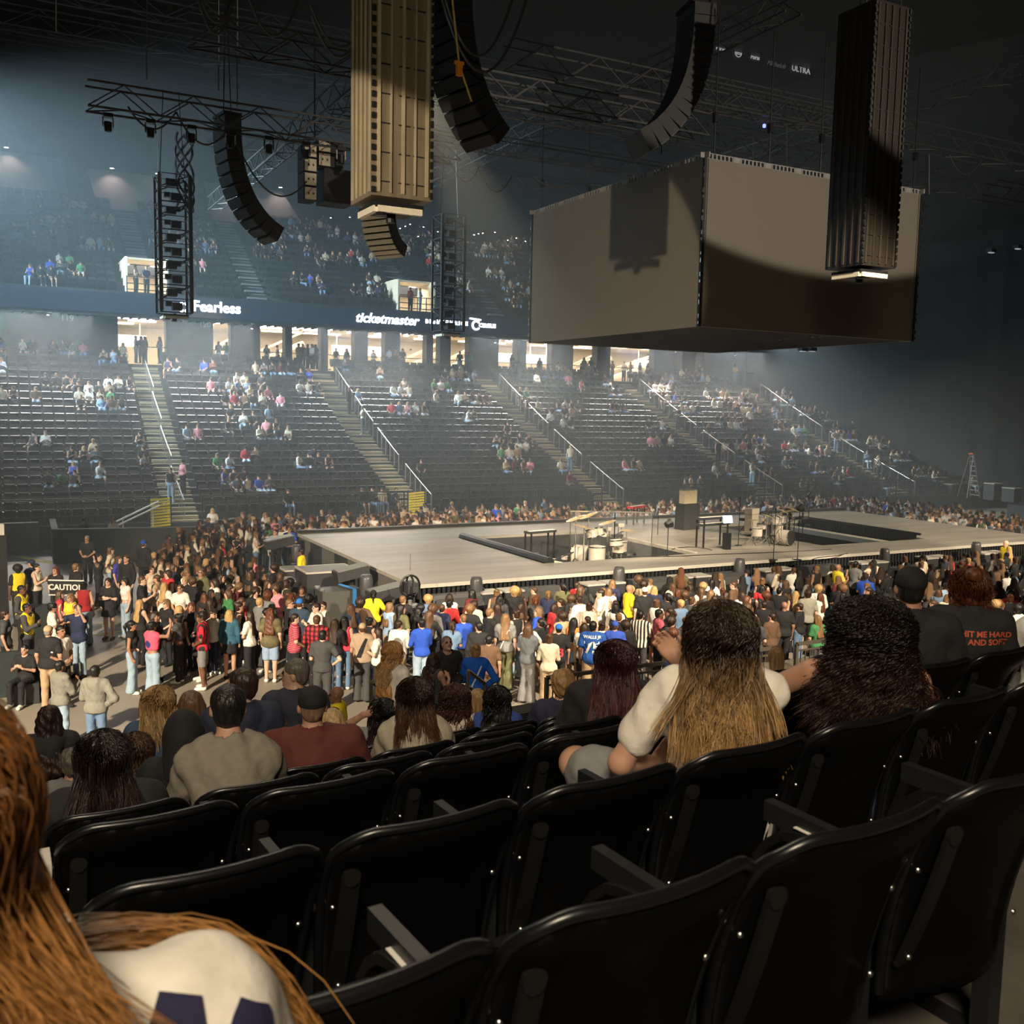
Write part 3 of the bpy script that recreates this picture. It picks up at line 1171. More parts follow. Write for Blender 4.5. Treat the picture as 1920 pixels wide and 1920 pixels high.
for i in range(nrib):
    x = SX0 + 0.1 + (SX1 - SX0 - 0.2) * i / nrib
    bx(mb, x, x + 0.09, SY0 + 0.02, SY0 + 0.12, SZ - 0.42, SZ - 0.1)
mb.build('ribbed_band', M_BLACK, stage)
mb = MB()
bx(mb, SX0, SX1, SY1 - 0.02, SY1 + 0.25, SZ - 0.3, SZ + 0.12)
mb.build('rear_lip', M_BLACK, stage)
mb = MB()
mb2 = MB()
for i in range(8):
    y0 = SY0 + 0.2 + i * 1.44
    bx(mb if i % 2 == 0 else mb2, SX0 + 0.04, SX0 + 0.1, y0, y0 + 1.44, 0, SZ - 0.1)
mb.build('side_panels_dark', M_SKIRT, stage)
mb2.build('side_panels_grey', M_SKIRTG, stage)
for nm, (x0, x1, y0, y1) in (('pit', HA), ('pit', HB)):
    mb = MB()
    bx(mb, x0, x1, y0, y1, 0.05, 0.2)
    for (a, b, c, d) in ((x0 - 0.05, x0, y0, y1), (x1, x1 + 0.05, y0, y1), (x0, x1, y0 - 0.05, y0), (x0, x1, y1, y1 + 0.05)):
        bx(mb, a, b, c, d, 0.2, SZ - 0.1)
    mb.build(nm, M_SKIRT, stage)
mb = MB()
mb.tube([(HA[0] + 0.25 - ox, HA[2] - oy, SZ + 0.02), (HA[0] + 0.25 - ox, HA[3] - oy, SZ + 0.02)], 0.16, 10)
mb.build('pit_roller', M_BLACKM, stage)
mb = MB()
bx(mb, HB[1] - 1.3, HB[1] - 0.8, HB[2], HB[3], 1.1, 1.3)
mb.build('pit_ledge', M_DECKEDGE, stage)
mb = MB()
for i in range(60):
    y = HB[2] + 0.2 + i * 0.108
    bx(mb, HB[1] - 0.35, HB[1] - 0.28, y, y + 0.05, 0.2, SZ + 0.22)
bx(mb, HB[1] - 0.36, HB[1] - 0.26, HB[2], HB[3], SZ + 0.15, SZ + 0.24)
mb.build('pit_rail', M_BLACKM, stage)
mb = MB()
bx(mb, HA[1] - 0.0, HA[1] + 0.12, HA[2] + 0.1, HA[3] - 1, SZ, SZ + 0.03)
mb.build('pit_edge_strip', M_DECKEDGE, stage)

# equipment shelf in front of the stage
mb = MB().box((25, 24.5, 0.45), (29.5, 0.9, 0.9))
top('equipment_shelf', mb, M_BLACK, 'long low black shelf carrying speakers along the near edge of the stage', 'shelf')
mb = MB()
for i in range(24):
    x = 10.6 + i * 1.22
    mb.box((x, 23.75, 0.55), (1.18, 0.05, 1.1))
top('crowd_barrier', mb, M_BLACKM, 'black steel crowd barrier running along the near side of the stage', 'barrier')


def moving_light(p, label, s=1.0, group=None):
    root = empty('stage_light', p, label, 'stage light', group)
    MB().box((0, 0, 0.08 * s), (0.42 * s, 0.4 * s, 0.16 * s)).build('base', M_BLACKM, root)
    MB().bar((-0.22 * s, 0, 0.16 * s), (-0.22 * s, 0, 0.52 * s), 0.05).bar((0.22 * s, 0, 0.16 * s), (0.22 * s, 0, 0.52 * s), 0.05).build('yoke', M_BLACKM, root)
    MB().lathe([(0.001, 0.2), (0.15, 0.22), (0.19, 0.4), (0.17, 0.75), (0.14, 0.85), (0.001, 0.84)], (0, 0, 0), 12).lathe([], (0, 0, 0), 3).build('head', mat('light_body', (0.055, 0.055, 0.06), 0.4), root, smooth=True)
    for c in root.children:
        if s != 1.0 and c.name.startswith('head'):
            c.scale = (s, s, s)
    return root


pl = ['first', 'second', 'third', 'fourth', 'fifth', 'sixth', 'seventh', 'eighth']
for k, px in enumerate((893, 1160, 1385, 1655, 1825)):
    p = on_y(px, 1100, 24.5)
    moving_light((p.x, 24.5, 0.9), 'black barrel shaped stage light on the front shelf, %s from the left' % pl[k])
for k, px in enumerate((935, 1127, 1290, 1450, 1625, 1745, 1850)):
    p = on_y(px, 1090, 24.5)
    for j, dx in enumerate((-0.36, 0.36)):
        root = empty('floor_monitor', (p.x + dx, 24.45, 0.9), 'square pale-topped monitor box, %s one of the %s pair on the front shelf' % (('left', 'right')[j], pl[k]), 'speaker', 'monitor boxes on the front shelf')
        MB().box((0, 0, 0.2), (0.6, 0.55, 0.4)).build('cabinet', M_CASE, root)
        MB().box((0, 0, 0.425), (0.62, 0.57, 0.05)).build('lid', mat('pale_lid', (0.42, 0.4, 0.36), 0.4), root)
for k, px in enumerate((855, 1010, 1220, 1350, 1540)):
    p = on_y(px, 1090, 24.4)
    root = empty('speaker_wedge', (p.x, 24.4, 0.9), 'long dark wedge speaker on the front shelf, %s from the left' % pl[k], 'speaker')
    MB().prism([(-0.35, 0), (0.35, 0), (0.35, 0.42), (-0.1, 0.45)], 0, -0.75, 0.75).build('cabinet', M_CASE, root)
    MB().bar((-0.7, -0.26, 0.22), (0.7, -0.26, 0.22), 0.03, 0.3).build('grille', mat('grille', (0.09, 0.09, 0.09), 0.5, metal=0.4), root)


def box_thing(name, c, d, label, cat, m=M_CASE, topm=None, rz=0, extra=None):
    root = empty(name, (c[0], c[1], c[2]), label, cat, None, rz)
    MB().box((0, 0, d[2] / 2), d).build('body', m, root)
    if topm:
        t = MB()
        t.box((0, 0, d[2] + 0.015), (d[0] * 0.94, d[1] * 0.94, 0.03))
        t.build('lid', topm, root)
        e = MB()
        for sx in (-1, 1):
            e.bar((sx * d[0] / 2, -d[1] / 2, d[2] + 0.01), (sx * d[0] / 2, d[1] / 2, d[2] + 0.01), 0.05)
            e.bar((-d[0] / 2, sx * d[1] / 2, d[2] + 0.01), (d[0] / 2, sx * d[1] / 2, d[2] + 0.01), 0.05)
        e.build('edging', M_DECKEDGE, root)
    if extra:
        extra(root)
    return root


box_thing('road_case', (9.2, 29.6, 0), (1.6, 1.3, 1.35), 'tall black road case with pale edged lid left of the stage', 'case', topm=M_CASETOP)
box_thing('road_case', (7.9, 30.6, 0), (1.1, 0.8, 0.9), 'lower black case behind the tall road case', 'case', topm=M_CASETOP)


def strap(root):
    MB().box((0.35, -0.43, 0.6), (0.11, 0.02, 1.2)).bar((0.35, -0.43, 1.2), (0.1, 0.2, 1.24), 0.1, 0.02).build('strap', mat('blue_strap', (0.05, 0.28, 0.75), 0.5), root)
    for sx in (-1, 1):
        MB().lathe([(0.001, 0), (0.08, 0.0), (0.08, 0.06), (0.001, 0.06)], (-0.55, sx * 0.25, 1.16), 10).build('caster', M_RAIL, root)


box_thing('road_case', (8.85, 27.3, 0), (1.2, 0.85, 1.15), 'black wheeled case with bright blue strap beside the stage corner', 'case', m=mat('case_grey', (0.07, 0.07, 0.065), 0.5), extra=strap)
for k, (x, y, h, lab) in enumerate(((9.5, 28.1, 1.25, 'tilted black speaker on a pole behind the blue-strapped case'), (9.6, 25.4, 1.1, 'tilted black speaker on a braced stand at the near stage corner'), (9.3, 35.6, 1.2, 'tilted black speaker near the far left stage corner'))):
    root = empty('pole_speaker', (x, y, 0), lab, 'speaker')
    MB().box((0, 0, h + 0.2), (1.0, 0.55, 0.3), Matrix.Rotation(R(-10), 3, 'Y')).build('cabinet', M_CASE, root)
    MB().box((0, 0, h + 0.37), (0.98, 0.53, 0.03), Matrix.Rotation(R(-10), 3, 'Y')).build('lid', M_CASETOP, root)
    MB().bar((0, 0, 0), (0, 0, h + 0.1), 0.12).bar((-0.4, 0, 0.04), (0.4, 0, 0.04), 0.08).bar((0, -0.4, 0.04), (0, 0.4, 0.04), 0.08).bar((-0.4, 0, 0.05), (0, 0, 0.7), 0.04).bar((0.4, 0, 0.05), (0, 0, 0.7), 0.04).build('stand', M_BLACKM, root)
moving_light((9.35, 26.3, 0.75), 'tall black barrel light on a round stand beside the near stage corner', 1.1)
moving_light((9.6, 34.4, 0.6), 'black barrel light beside the far left side of the stage', 1.0)
for (x, y, h, l) in ((9.35, 26.3, 0.75, 'round black light stand by the near stage corner'), (9.6, 34.4, 0.6, 'round black light stand by the far left stage side')):
    mb = MB().lathe([(0.001, 0), (0.45, 0), (0.45, 0.04), (0.08, 0.08), (0.08, h - 0.06), (0.38, h - 0.05), (0.38, h), (0.001, h)], (x, y, 0), 16)
    top('light_stand', mb, M_BLACKM, l, 'stand')
# camera rig on a pole at the near corner of the stage
root = empty('camera_rig', (9.75, 24.0, 0), 'black remote camera in a ring frame on a pole at the near stage corner', 'camera')
MB().tube([(0, 0, 0), (0, 0, 1.1)], 0.11, 10).build('pole', M_BLACKM, root)
ring = MB()
for t0 in (0, PI / 2):
    ring.tube([(0.27 * math.cos(t) * math.cos(t0), 0.27 * math.cos(t) * math.sin(t0), 1.72 + 0.3 * math.sin(t)) for t in np.linspace(0, 2 * PI, 20)], 0.03, 6)
ring.build('ring', M_BLACKM, root)
MB().box((0, 0, 1.7), (0.3, 0.45, 0.28)).box((0, -0.3, 1.7), (0.16, 0.2, 0.16)).build('camera_body', M_CASE, root)
MB().box((0, 0, 1.2), (0.5, 0.3, 0.06)).tube([(0, 0, 1.1), (0, 0, 1.35)], 0.06, 8).tube([(0, 0, 2.15), (0, 0, 2.6)], 0.012, 5).build('head', M_RAIL, root)
# low black floor level table with crossed legs next to it
for k, (x0, y0) in enumerate(((11.6, 24.4),)):
    pass
# small road boxes behind far left corner
box_thing('road_case', (9.2, 33.2, 0), (0.9, 0.9, 0.8), 'grey-topped black case between the far left speaker and the yellow-vested guard', 'case', topm=M_CASETOP)


# ---------------------------------------------------------------- instruments
def drum(mb_sh, mb_hd, mb_ch, c, r, h, tilt=(0, 0), n=14):
    Mx = Matrix.Rotation(tilt[0], 3, 'X') @ Matrix.Rotation(tilt[1], 3, 'Y')
    mb_sh.lathe([(r, 0), (r, h)], c, n, Mx)
    mb_hd.lathe([(0.001, h + 0.005), (r * 0.97, h + 0.005)], c, n, Mx)
    mb_hd.lathe([(0.001, -0.005), (r * 0.97, -0.005)], c, n, Mx)
    for z in (0.0, h):
        mb_ch.lathe([(r, z - 0.015), (r + 0.015, z - 0.015), (r + 0.015, z + 0.015), (r, z + 0.015)], c, n, Mx)


def stand3(mb, base, topp, r=0.014, spread=0.28):
    mb.tube([base + Vector((0, 0, 0.25)), topp], r, 6)
    for a in (0, 2.1, 4.2):
        mb.tube([base + Vector((spread * math.cos(a), spread * math.sin(a), 0.01)), base + Vector((0, 0, 0.3))], r, 5)


def drum_kit(loc, rz, label, bass_face=True, s=1.0):
    root = empty('drum_kit', loc, label, 'drum kit', None, rz)
    for nm, c, r, h, tl in (('bass_drum', (0, -0.25, 0.3), 0.29, 0.45, (PI / 2, 0)), ('snare_drum', (-0.35, 0.35, 0.6), 0.18, 0.15, (0.1, 0)),
                            ('tom', (-0.2, -0.1, 0.85), 0.15, 0.2, (0.3, 0)), ('tom', (0.18, -0.1, 0.85), 0.16, 0.22, (0.3, 0)),
                            ('floor_tom', (0.65, 0.2, 0.3), 0.22, 0.38, (0, 0)), ('floor_tom', (-0.85, 0.25, 0.35), 0.2, 0.3, (0, 0))):
        sh, hd, ch = MB(), MB(), MB()
        drum(sh, hd, ch, Vector(c), r, h, tl)
        o_ = sh.build(nm, M_DRUMSH, root, True)
        hd.build('drum_head', M_HEADW if nm != 'bass_drum' else M_BLACK, o_)
        ch.build('hoop', M_CHROME, o_)
    for c, r, tl in (((-0.8, -0.1, 1.15), 0.25, 0.25), ((-0.4, -0.5, 1.35), 0.26, 0.35), ((0.45, -0.5, 1.35), 0.28, 0.3), ((0.95, -0.05, 1.2), 0.3, -0.2), ((-0.95, 0.4, 0.95), 0.2, 0.0)):
        c = Vector(c)
        o_ = MB().lathe([(0.001, 0.035), (0.05, 0.03), (0.06, 0.012), (r, 0)], c, 18, Matrix.Rotation(tl, 3, 'X') @ Matrix.Rotation(tl * 0.6, 3, 'Y')).build('cymbal', M_CYMB, root, True)
        m_ = MB()
        stand3(m_, Vector((c.x, c.y, 0)), c)
        m_.build('cymbal_stand', M_CHROME, root)
    MB().lathe([(0.001, 0.5), (0.17, 0.5), (0.18, 0.44), (0.001, 0.44)], (0, 0.85, 0), 14).tube([(0, 0.85, 0), (0, 0.85, 0.45)], 0.03, 6).build('drum_stool', M_BLACK, root)
    root.scale = (s, s, s)
    return root


a = on_z(1135, 1055, 0.45)
top('drum_riser', MB().box((19.2, 29.4, 0.5), (3.6, 3.4, 0.6)), M_BLACK, 'black riser under the white drum kit in the left pit', 'riser')
drum_kit((19.2, 29.4, 0.8), R(215), 'white drum kit with brass cymbals standing in the left stage pit', s=1.35)
c = on_z(1450, 1020, SZ)
drum_kit((c.x, c.y, SZ), R(20), 'drum kit with black bass drum head on the stage by the right pit', s=1.0)


def keyboard(p, rz, length, h, label, tilt=0.05, colour=None, legs=True, tiers=1):
    root = empty('keyboard', p, label, 'keyboard', None, rz)
    for t in range(tiers):
        z = h + 0.22 * t
        MB().box((0, 0.05 * t, z), (length, 0.32, 0.09)).build('case', colour or M_CASE, root)
        MB().box((0, 0.05 * t - 0.06, z + 0.05), (length * 0.92, 0.16, 0.02)).build('keys', M_HEADW, root)
    if legs:
        for sx in (-1, 1):
            MB().bar((sx * length * 0.42, -0.15, 0), (sx * length * 0.42, -0.15, h + 0.22 * (tiers - 1)), 0.05).bar((sx * length * 0.42, 0.2, 0), (sx * length * 0.42, 0.2, h + 0.22 * (tiers - 1)), 0.05).build('leg', M_BLACKM, root)
    return root


def at(px, py, z):
    return on_z(px, py, z)


p = at(1335, 1025, SZ)
keyboard(p, R(8), 1.5, 0.85, 'two-tier white keyboard on a tall black stand in the middle of the stage', tiers=2)
p = at(1072, 1040, 0.3)
keyboard((17.9, 31.4, 0.2), R(10), 1.3, 1.75, 'black keyboard on thin legs at the back of the left pit')
p = at(1205, 990, SZ)
keyboard(at(1192, 982, SZ), R(25), 1.1, 0.75, 'red-fronted keyboard behind the drum shield', colour=mat('red_shell', (0.6, 0.03, 0.06), 0.4))


def mic_stand(p, h, label, boom=0.0, head=True, rz=0):
    root = empty('microphone_stand', p, label, 'microphone stand', None, rz)
    MB().tube([(0, 0, 0), (0, 0, h)], 0.014, 6).build('pole', M_BLACKM, root)
    MB().lathe([(0.001, 0.03), (0.14, 0.02), (0.15, 0)], n=12).build('base', M_BLACKM, root)
    b = MB().tube([(0, 0, h), (boom, 0, h + 0.1)], 0.012, 5)
    if boom:
        b.build('boom', M_BLACKM, root)
    if head:
        MB().lathe([(0.001, 0), (0.02, 0.0), (0.02, 0.1), (0.035, 0.12), (0.03, 0.17), (0.001, 0.18)], (boom, 0, h + (0.1 if boom else 0)), 8).build('microphone', M_BLACKM, root)
    return root


mic_stand(at(1384, 1023, SZ), 1.65, 'tall black microphone stand right of the glowing tablet')
mic_stand(at(1232, 1030, SZ - 0.6), 1.5, 'black microphone stand by the left pit edge')
mic_stand(at(1450, 1050, SZ), 1.6, 'black microphone stand at the front edge of the stage centre')
mic_stand(at(1495, 1050, SZ), 1.35, 'black stand with clip lamp at the front edge of the stage', 0.15)
mic_stand(at(1102, 1000, SZ), 1.1, 'boom microphone stand above the drum shield', -0.5)
mic_stand(at(1515, 985, SZ), 0.8, 'short boom stand behind the right drum kit', 0.4)
for k, (px, py, hh, lab) in enumerate(((1251, 1043, 1.0, 'small black stage lamp on a stand right of the left pit'), (1497, 1010, 1.1, 'small black stage lamp on a stand right of the drum kit'), (1516, 975, 1.0, 'small black stage lamp on a stand behind the drum kit'))):
    p = at(px, py, SZ)
    root = empty('lamp_stand', p, lab, 'stage light')
    MB().tube([(0, 0, 0), (0, 0, hh)], 0.015, 6).lathe([(0.001, 0.02), (0.13, 0.01), (0.13, 0)], n=10).build('pole', M_BLACKM, root)
    MB().lathe([(0.001, -0.12), (0.11, -0.1), (0.17, 0.1), (0.001, 0.08)], (0, 0, hh + 0.12), 10, Matrix.Rotation(R(70), 3, 'Y')).build('lamp_head', M_BLACKM, root)
# tablet on stand, lectern amp, cabinets
p = at(1362, 1030, SZ)
root = empty('tablet_stand', p, 'bright blue-white tablet screen on a stand right of the keyboards', 'screen')
MB().tube([(0, 0, 0), (0, 0, 0.95)], 0.03, 6).box((0, 0, 0.3), (0.25, 0.2, 0.6)).build('stand', M_BLACKM, root)
MB().box((0, 0, 1.1), (0.42, 0.03, 0.28), Matrix.Rotation(R(-15), 3, 'X')).build('screen', mat('tablet_glow', (0.3, 0.5, 0.8), emit=(0.45, 0.7, 1.0), estr=1.3), root)
p = at(1288, 992, SZ)
root = empty('amplifier', p, 'pale cream amplifier panel on top of a black draped box behind the keyboards', 'amplifier', rotz=R(8))
MB().box((0, 0, 0.55), (0.95, 0.55, 1.1), taper=0.95).build('cover', M_DRAPE, root)
MB().box((0, 0, 1.38), (0.75, 0.3, 0.56)).build('cabinet', mat('cream_grille', (0.5, 0.43, 0.3), 0.7), root)
MB().box((0, 0, 1.68), (0.8, 0.33, 0.05)).build('top_rim', M_CASETOP, root)
p = at(1408, 1003, SZ)
root = empty('amplifier', p, 'cream guitar amplifier on a wheeled board left of the right drum kit', 'amplifier', rotz=R(20))
MB().box((0, 0, 0.1), (0.75, 0.55, 0.1)).build('board', M_DECKEDGE, root)
MB().box((0, 0, 0.5), (0.55, 0.32, 0.7)).build('cabinet', mat('cream_grille2', (0.5, 0.45, 0.34), 0.6), root)
MB().box((0, 0, 0.98), (0.6, 0.34, 0.22)).build('amp_head', M_DRUMSH, root)
# plexiglass drum shield
M_PLEX = mat('plexiglass', (0.9, 0.95, 0.95), 0.03, transp=0.975, spec=0.1)
sA, sB, sC = Vector((19.0, 31.4, 0)), Vector((20.7, 30.2, 0)), Vector((22.2, 29.3, 0))
root = empty('drum_shield', (20.5, 30.2, 0.2), 'clear plexiglass shield standing behind the left drum kit', 'shield')
for a, b in (((-1.5, 0.9, 0), (0, 0.2, 0)), ((0, 0.2, 0), (1.2, -0.5, 0))):
    a, b = Vector(a), Vector(b)
    MB().bar(a + Vector((0, 0, 1.25)), b + Vector((0, 0, 1.25)), 0.02, 2.5).build('pane', M_PLEX, root)
    MB().bar(a + Vector((0, 0, 2.5)), b + Vector((0, 0, 2.5)), 0.05).bar(a, a + Vector((0, 0, 2.5)), 0.03).bar(b, b + Vector((0, 0, 2.5)), 0.03).build('pane_frame', M_CHROME, root)
def clutter(p, label, n, seed, sx=0.9, sy=0.5):
    gq = np.random.default_rng(seed)
    root = empty('percussion_rack', p, label, 'instrument')
    m1, m2, m3 = MB(), MB(), MB()
    for i in range(n):
        x, y, h = gq.uniform(-sx, sx), gq.uniform(-sy, sy), gq.uniform(0.5, 1.25)
        stand3(m1, Vector((x, y, 0)), Vector((x, y, h)), 0.016, 0.22)
        if i % 3 == 0:
            m2.box((x, y, h + 0.06), (gq.uniform(0.2, 0.45), 0.22, 0.1))
        elif i % 3 == 1:
            m3.lathe([(0.001, 0.12), (0.13, 0.12), (0.13, 0), (0.001, 0)], (x, y, h), 12)
        else:
            m2.bar((x - 0.3, y, h), (x + 0.3, y + 0.1, h + 0.15), 0.035)
    m1.build('stands', M_BLACKM, root)
    m2.build('pads', M_CASE, root)
    m3.build('small_drums', M_DRUMSH, root)
    return root


clutter((17.6, 30.2, 0.2), 'black percussion stands and pads crowding the left side of the pit kit', 9, 3)
clutter((20.6, 31.2, 0.8), 'black amplifier and percussion stands behind the pit kit', 8, 4, 0.7, 0.4)
c2 = on_z(1462, 1012, SZ)
clutter((c2.x, c2.y, SZ), 'black stands and pedals crowded around the stage drum kit', 10, 5, 1.2, 0.7)
c2 = on_z(1425, 1000, SZ)
clutter((c2.x, c2.y, SZ), 'cymbal and guitar stands between amplifier and stage drum kit', 6, 6, 0.6, 0.5)
# sheet on music stand and small drum in pit
root = empty('music_stand', (16.9, 28.2, 0.2), 'black box stand holding a tilted cream sheet in the left pit', 'music stand')
MB().box((0, 0, 0.35), (0.5, 0.4, 0.7)).build('stand', M_BLACK, root)
MB().box((0, 0.05, 0.95), (0.42, 0.02, 0.42), Matrix.Rotation(R(-30), 3, 'X') @ Matrix.Rotation(R(12), 3, 'Y')).build('sheet', mat('cream_paper', (0.8, 0.66, 0.4), 0.8), root)
# cables on deck
for k, (pa, pm, pb) in enumerate((((1150, 1045), (1300, 1043), (1560, 1030)), ((1260, 1030), (1290, 1020), (1335, 1032)), ((1480, 1060), (1530, 1045), (1590, 1038)))):
    P = [at(*q, SZ + 0.015) for q in (pa, pm, pb)]
    pts_ = [P[0].lerp(P[1], t).lerp(P[1].lerp(P[2], t), t) + Vector((0.08 * math.sin(t * 9), 0.05 * math.sin(t * 14), 0)) for t in np.linspace(0, 1, 16)]
    top('stage_cable', MB().tube(pts_, 0.015, 5), M_BLACK, ['long black cable curving along the front of the deck', 'coiled black cable left of the keyboards', 'short black cable right of the drum kit'][k], 'cable')

# ================================================================ hanging things
M_LEDF = mat('led_face', (0.23, 0.21, 0.175), 0.55, var=0.05, scale=30)
M_UNDER = mat('underside', (0.005, 0.005, 0.0055), 0.7)
CX0, CX1, CY0, CY1, CZ0, CZ1 = 20.33, 30.27, 25.7, 36.95, 9.2, 14.46
cx, cyy = (CX0 + CX1) / 2, (CY0 + CY1) / 2
cube = empty('video_cube', (cx, cyy, CZ0), 'huge dark grey four-sided video screen cube hanging over the stage', 'screen')
hx, hy, hh = (CX1 - CX0) / 2, (CY1 - CY0) / 2, CZ1 - CZ0
for (c, d) in (((-hx + 0.06, 0, hh / 2), (0.12, 2 * hy, hh)), ((hx - 0.06, 0, hh / 2), (0.12, 2 * hy, hh)), ((0, -hy + 0.06, hh / 2), (2 * hx - 0.3, 0.12, hh)), ((0, hy - 0.06, hh / 2), (2 * hx - 0.3, 0.12, hh))):
    MB().box(c, d).build('screen', M_LEDF, cube)
MB().box((0, 0, 0.03), (2 * hx - 0.3, 2 * hy - 0.3, 0.06)).build('underside', M_UNDER, cube)
for sx in (-1, 1):
    for sy in (-1, 1):
        e = MB().bar((sx * (hx - 0.02), sy * (hy - 0.02), 0), (sx * (hx - 0.02), sy * (hy - 0.02), hh), 0.1)
        o_ = e.build('corner_post', M_BLACK, cube)
        e = MB()
        for i in range(24):
            if i % 3 != 2:
                z = hh * (i + 0.5) / 24
                e.box((sx * (hx + 0.03) if sx < 0 else sx * (hx + 0.03), sy * (hy + 0.03), z), (0.05, 0.05, 0.09 + 0.05 * (i % 2)))
        e.build('corner_latches', M_CHROME, o_)
for sy, sx in ((-1, 0), (1, 0), (0, -1), (0, 1)):
    e = MB()
    L = hx if sx == 0 else hy
    n = 60
    for i in range(n + 1):
        t = -L + 2 * L * i / n
        q = (t, sy * (hy - 0.06), hh + 0.09) if sx == 0 else (sx * (hx - 0.06), t, hh + 0.09)
        dd = (0.06, 0.05, 0.16) if sx == 0 else (0.05, 0.06, 0.16)
        if i % 8 == 0:
            dd = (0.3, 0.05, 0.16) if sx == 0 else (0.05, 0.3, 0.16)
        e.box(q, dd)
    for z in (0.01, 0.17):
        if sx == 0:
            e.bar((-L, sy * (hy - 0.06), hh + z), (L, sy * (hy - 0.06), hh + z), 0.03)
        else:
            e.bar((sx * (hx - 0.06), -L, hh + z), (sx * (hx - 0.06), L, hh + z), 0.03)
    e.build('slotted_rail', mat('slot_rail', (0.38, 0.38, 0.37), 0.5), cube)
for i in range(5):
    for sy in (-1, 1):
        x = -hx + 0.4 + (2 * hx - 0.8) * i / 4
        e = MB().tube([(x, sy * (hy - 0.06), hh + 0.1), (x, sy * (hy - 0.06), hh + 4.4)], 0.025, 5)
        e.box((x, sy * (hy - 0.06), hh + 1.3), (0.14, 0.14, 0.3))
        e.build('hanging_cable', M_BLACKM, cube)
e = MB()
for i in range(9):
    e.box((-hx * 0 + 0.9, -hy + 0.5 + i * 0.42, -0.01), (0.05, 0.18, 0.02))
e.build('underside_lamps', M_CHROME, cube)

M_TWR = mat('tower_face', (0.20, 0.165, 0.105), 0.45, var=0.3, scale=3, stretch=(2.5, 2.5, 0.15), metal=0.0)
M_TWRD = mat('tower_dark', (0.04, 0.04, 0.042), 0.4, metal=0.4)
TZ0, TZ1 = 10.18, 16.5


def tower(x, y, z0, h, label, face, s=1.15, lattice=False, rib=None):
    root = empty('lighting_tower', (x, y, z0), label, 'lighting tower')
    b = s / 2
    if lattice:
        for sx in (-1, 1):
            for sy in (-1, 1):
                MB().bar((sx * b, sy * b, 0), (sx * b, sy * b, h), 0.09).build('corner_tube', face, root)
        m_ = MB()
        n = int(h / 0.55)
        for i in range(n):
            za, zb_ = h * i / n, h * (i + 1) / n
            for (p0, p1) in (((-b, -b), (b, -b)), ((-b, b), (b, b)), ((-b, -b), (-b, b)), ((b, -b), (b, b))):
                m_.bar((*p0, za), (*p1, zb_) if i % 2 else (*p1, za), 0.045)
                m_.bar((*p0, zb_), (*p1, zb_), 0.03)
        m_.build('lacing', face, root)
        m_ = MB()
        for i in range(n):
            za = h * (i + 0.5) / n
            m_.box((0.1 * (-1) ** i, -0.05, za), (0.4, 0.42, 0.3))
            m_.box((-0.2 * (-1) ** i, 0.2, za + 0.12), (0.25, 0.25, 0.2))
        m_.build('hoist_boxes', M_BLACKM, root)
        for sx in (-1, 1):
            MB().bar((sx * b * 0.98, -b, 0.05), (sx * b * 0.98, -b, h - 0.05), 0.16, 0.05).build('side_strip', mat('strip_grey', (0.10, 0.10, 0.095), 0.5), root)
    else:
        # clad faces: vertical ribs and seams
        MB().box((0, 0, h / 2), (s, s, h)).build('cladding', face, root)
        m_ = MB()
        for i in range(5):
            t = -b + s * (i + 0.5) / 5
            w_ = 0.035 if i % 2 else 0.06
            m_.box((t, -b - 0.015, h / 2), (w_, 0.03, h * 0.98))
            m_.box((-b - 0.015, t, h / 2), (0.03, w_, h * 0.98))
        m_.build('ribs', rib or mat('tower_rib', (0.40, 0.34, 0.23), 0.4, var=0.35, scale=3, stretch=(1, 1, 0.3)), root)
        m_ = MB()
        for i in range(int(h / 0.18)):
            m_.box((-b + 0.02, -b - 0.02, 0.09 + i * 0.18), (0.07, 0.04, 0.10))
            m_.box((b - 0.02, -b - 0.02, 0.09 + i * 0.18), (0.05, 0.04, 0.12))
        m_.build('corner_latches', M_BLACK, root)
        m_ = MB()
        for i in range(int(h / 0.5)):
            for x0 in (-0.32, 0.02, 0.3):
                m_.box((x0, -b - 0.012, 0.25 + i * 0.5), (0.2, 0.02, 0.02))
        m_.build('seams', M_TWRD, root)
    # bottom frame with strip lamps
    m_ = MB()
    m_.box((0, 0, -0.12), (s * 0.8, s * 0.8, 0.10)).tube([(0, 0, -0.35), (0, 0, 0)], 0.09, 10)
    m_.build('bottom_plate', M_BLACK, root)
    for (c, d) in (((0, -b * 0.78, -0.2), (s * 0.74, 0.09, 0.11)), ((-b * 0.78, 0, -0.2), (0.09, s * 0.74, 0.11))):
        MB().box(c, d).build('strip_lamp', mat('strip_cover', (0.85, 0.78, 0.62), 0.4), root)
    MB().lathe([(0.001, 0.0), (0.10, 0.0), (0.12, 0.14), (0.07, 0.2)], (-b * 0.55, -b * 0.62, -0.3), 10).build('camera_dome', M_BLACKM, root, True)
    for sx in (-1, 1):
        MB().tube([(sx * b * 0.8, 0, h), (sx * 0.5 * b, 0, h + 3.5)], 0.02, 5).build('hanging_cable', M_BLACKM, root)
    return root


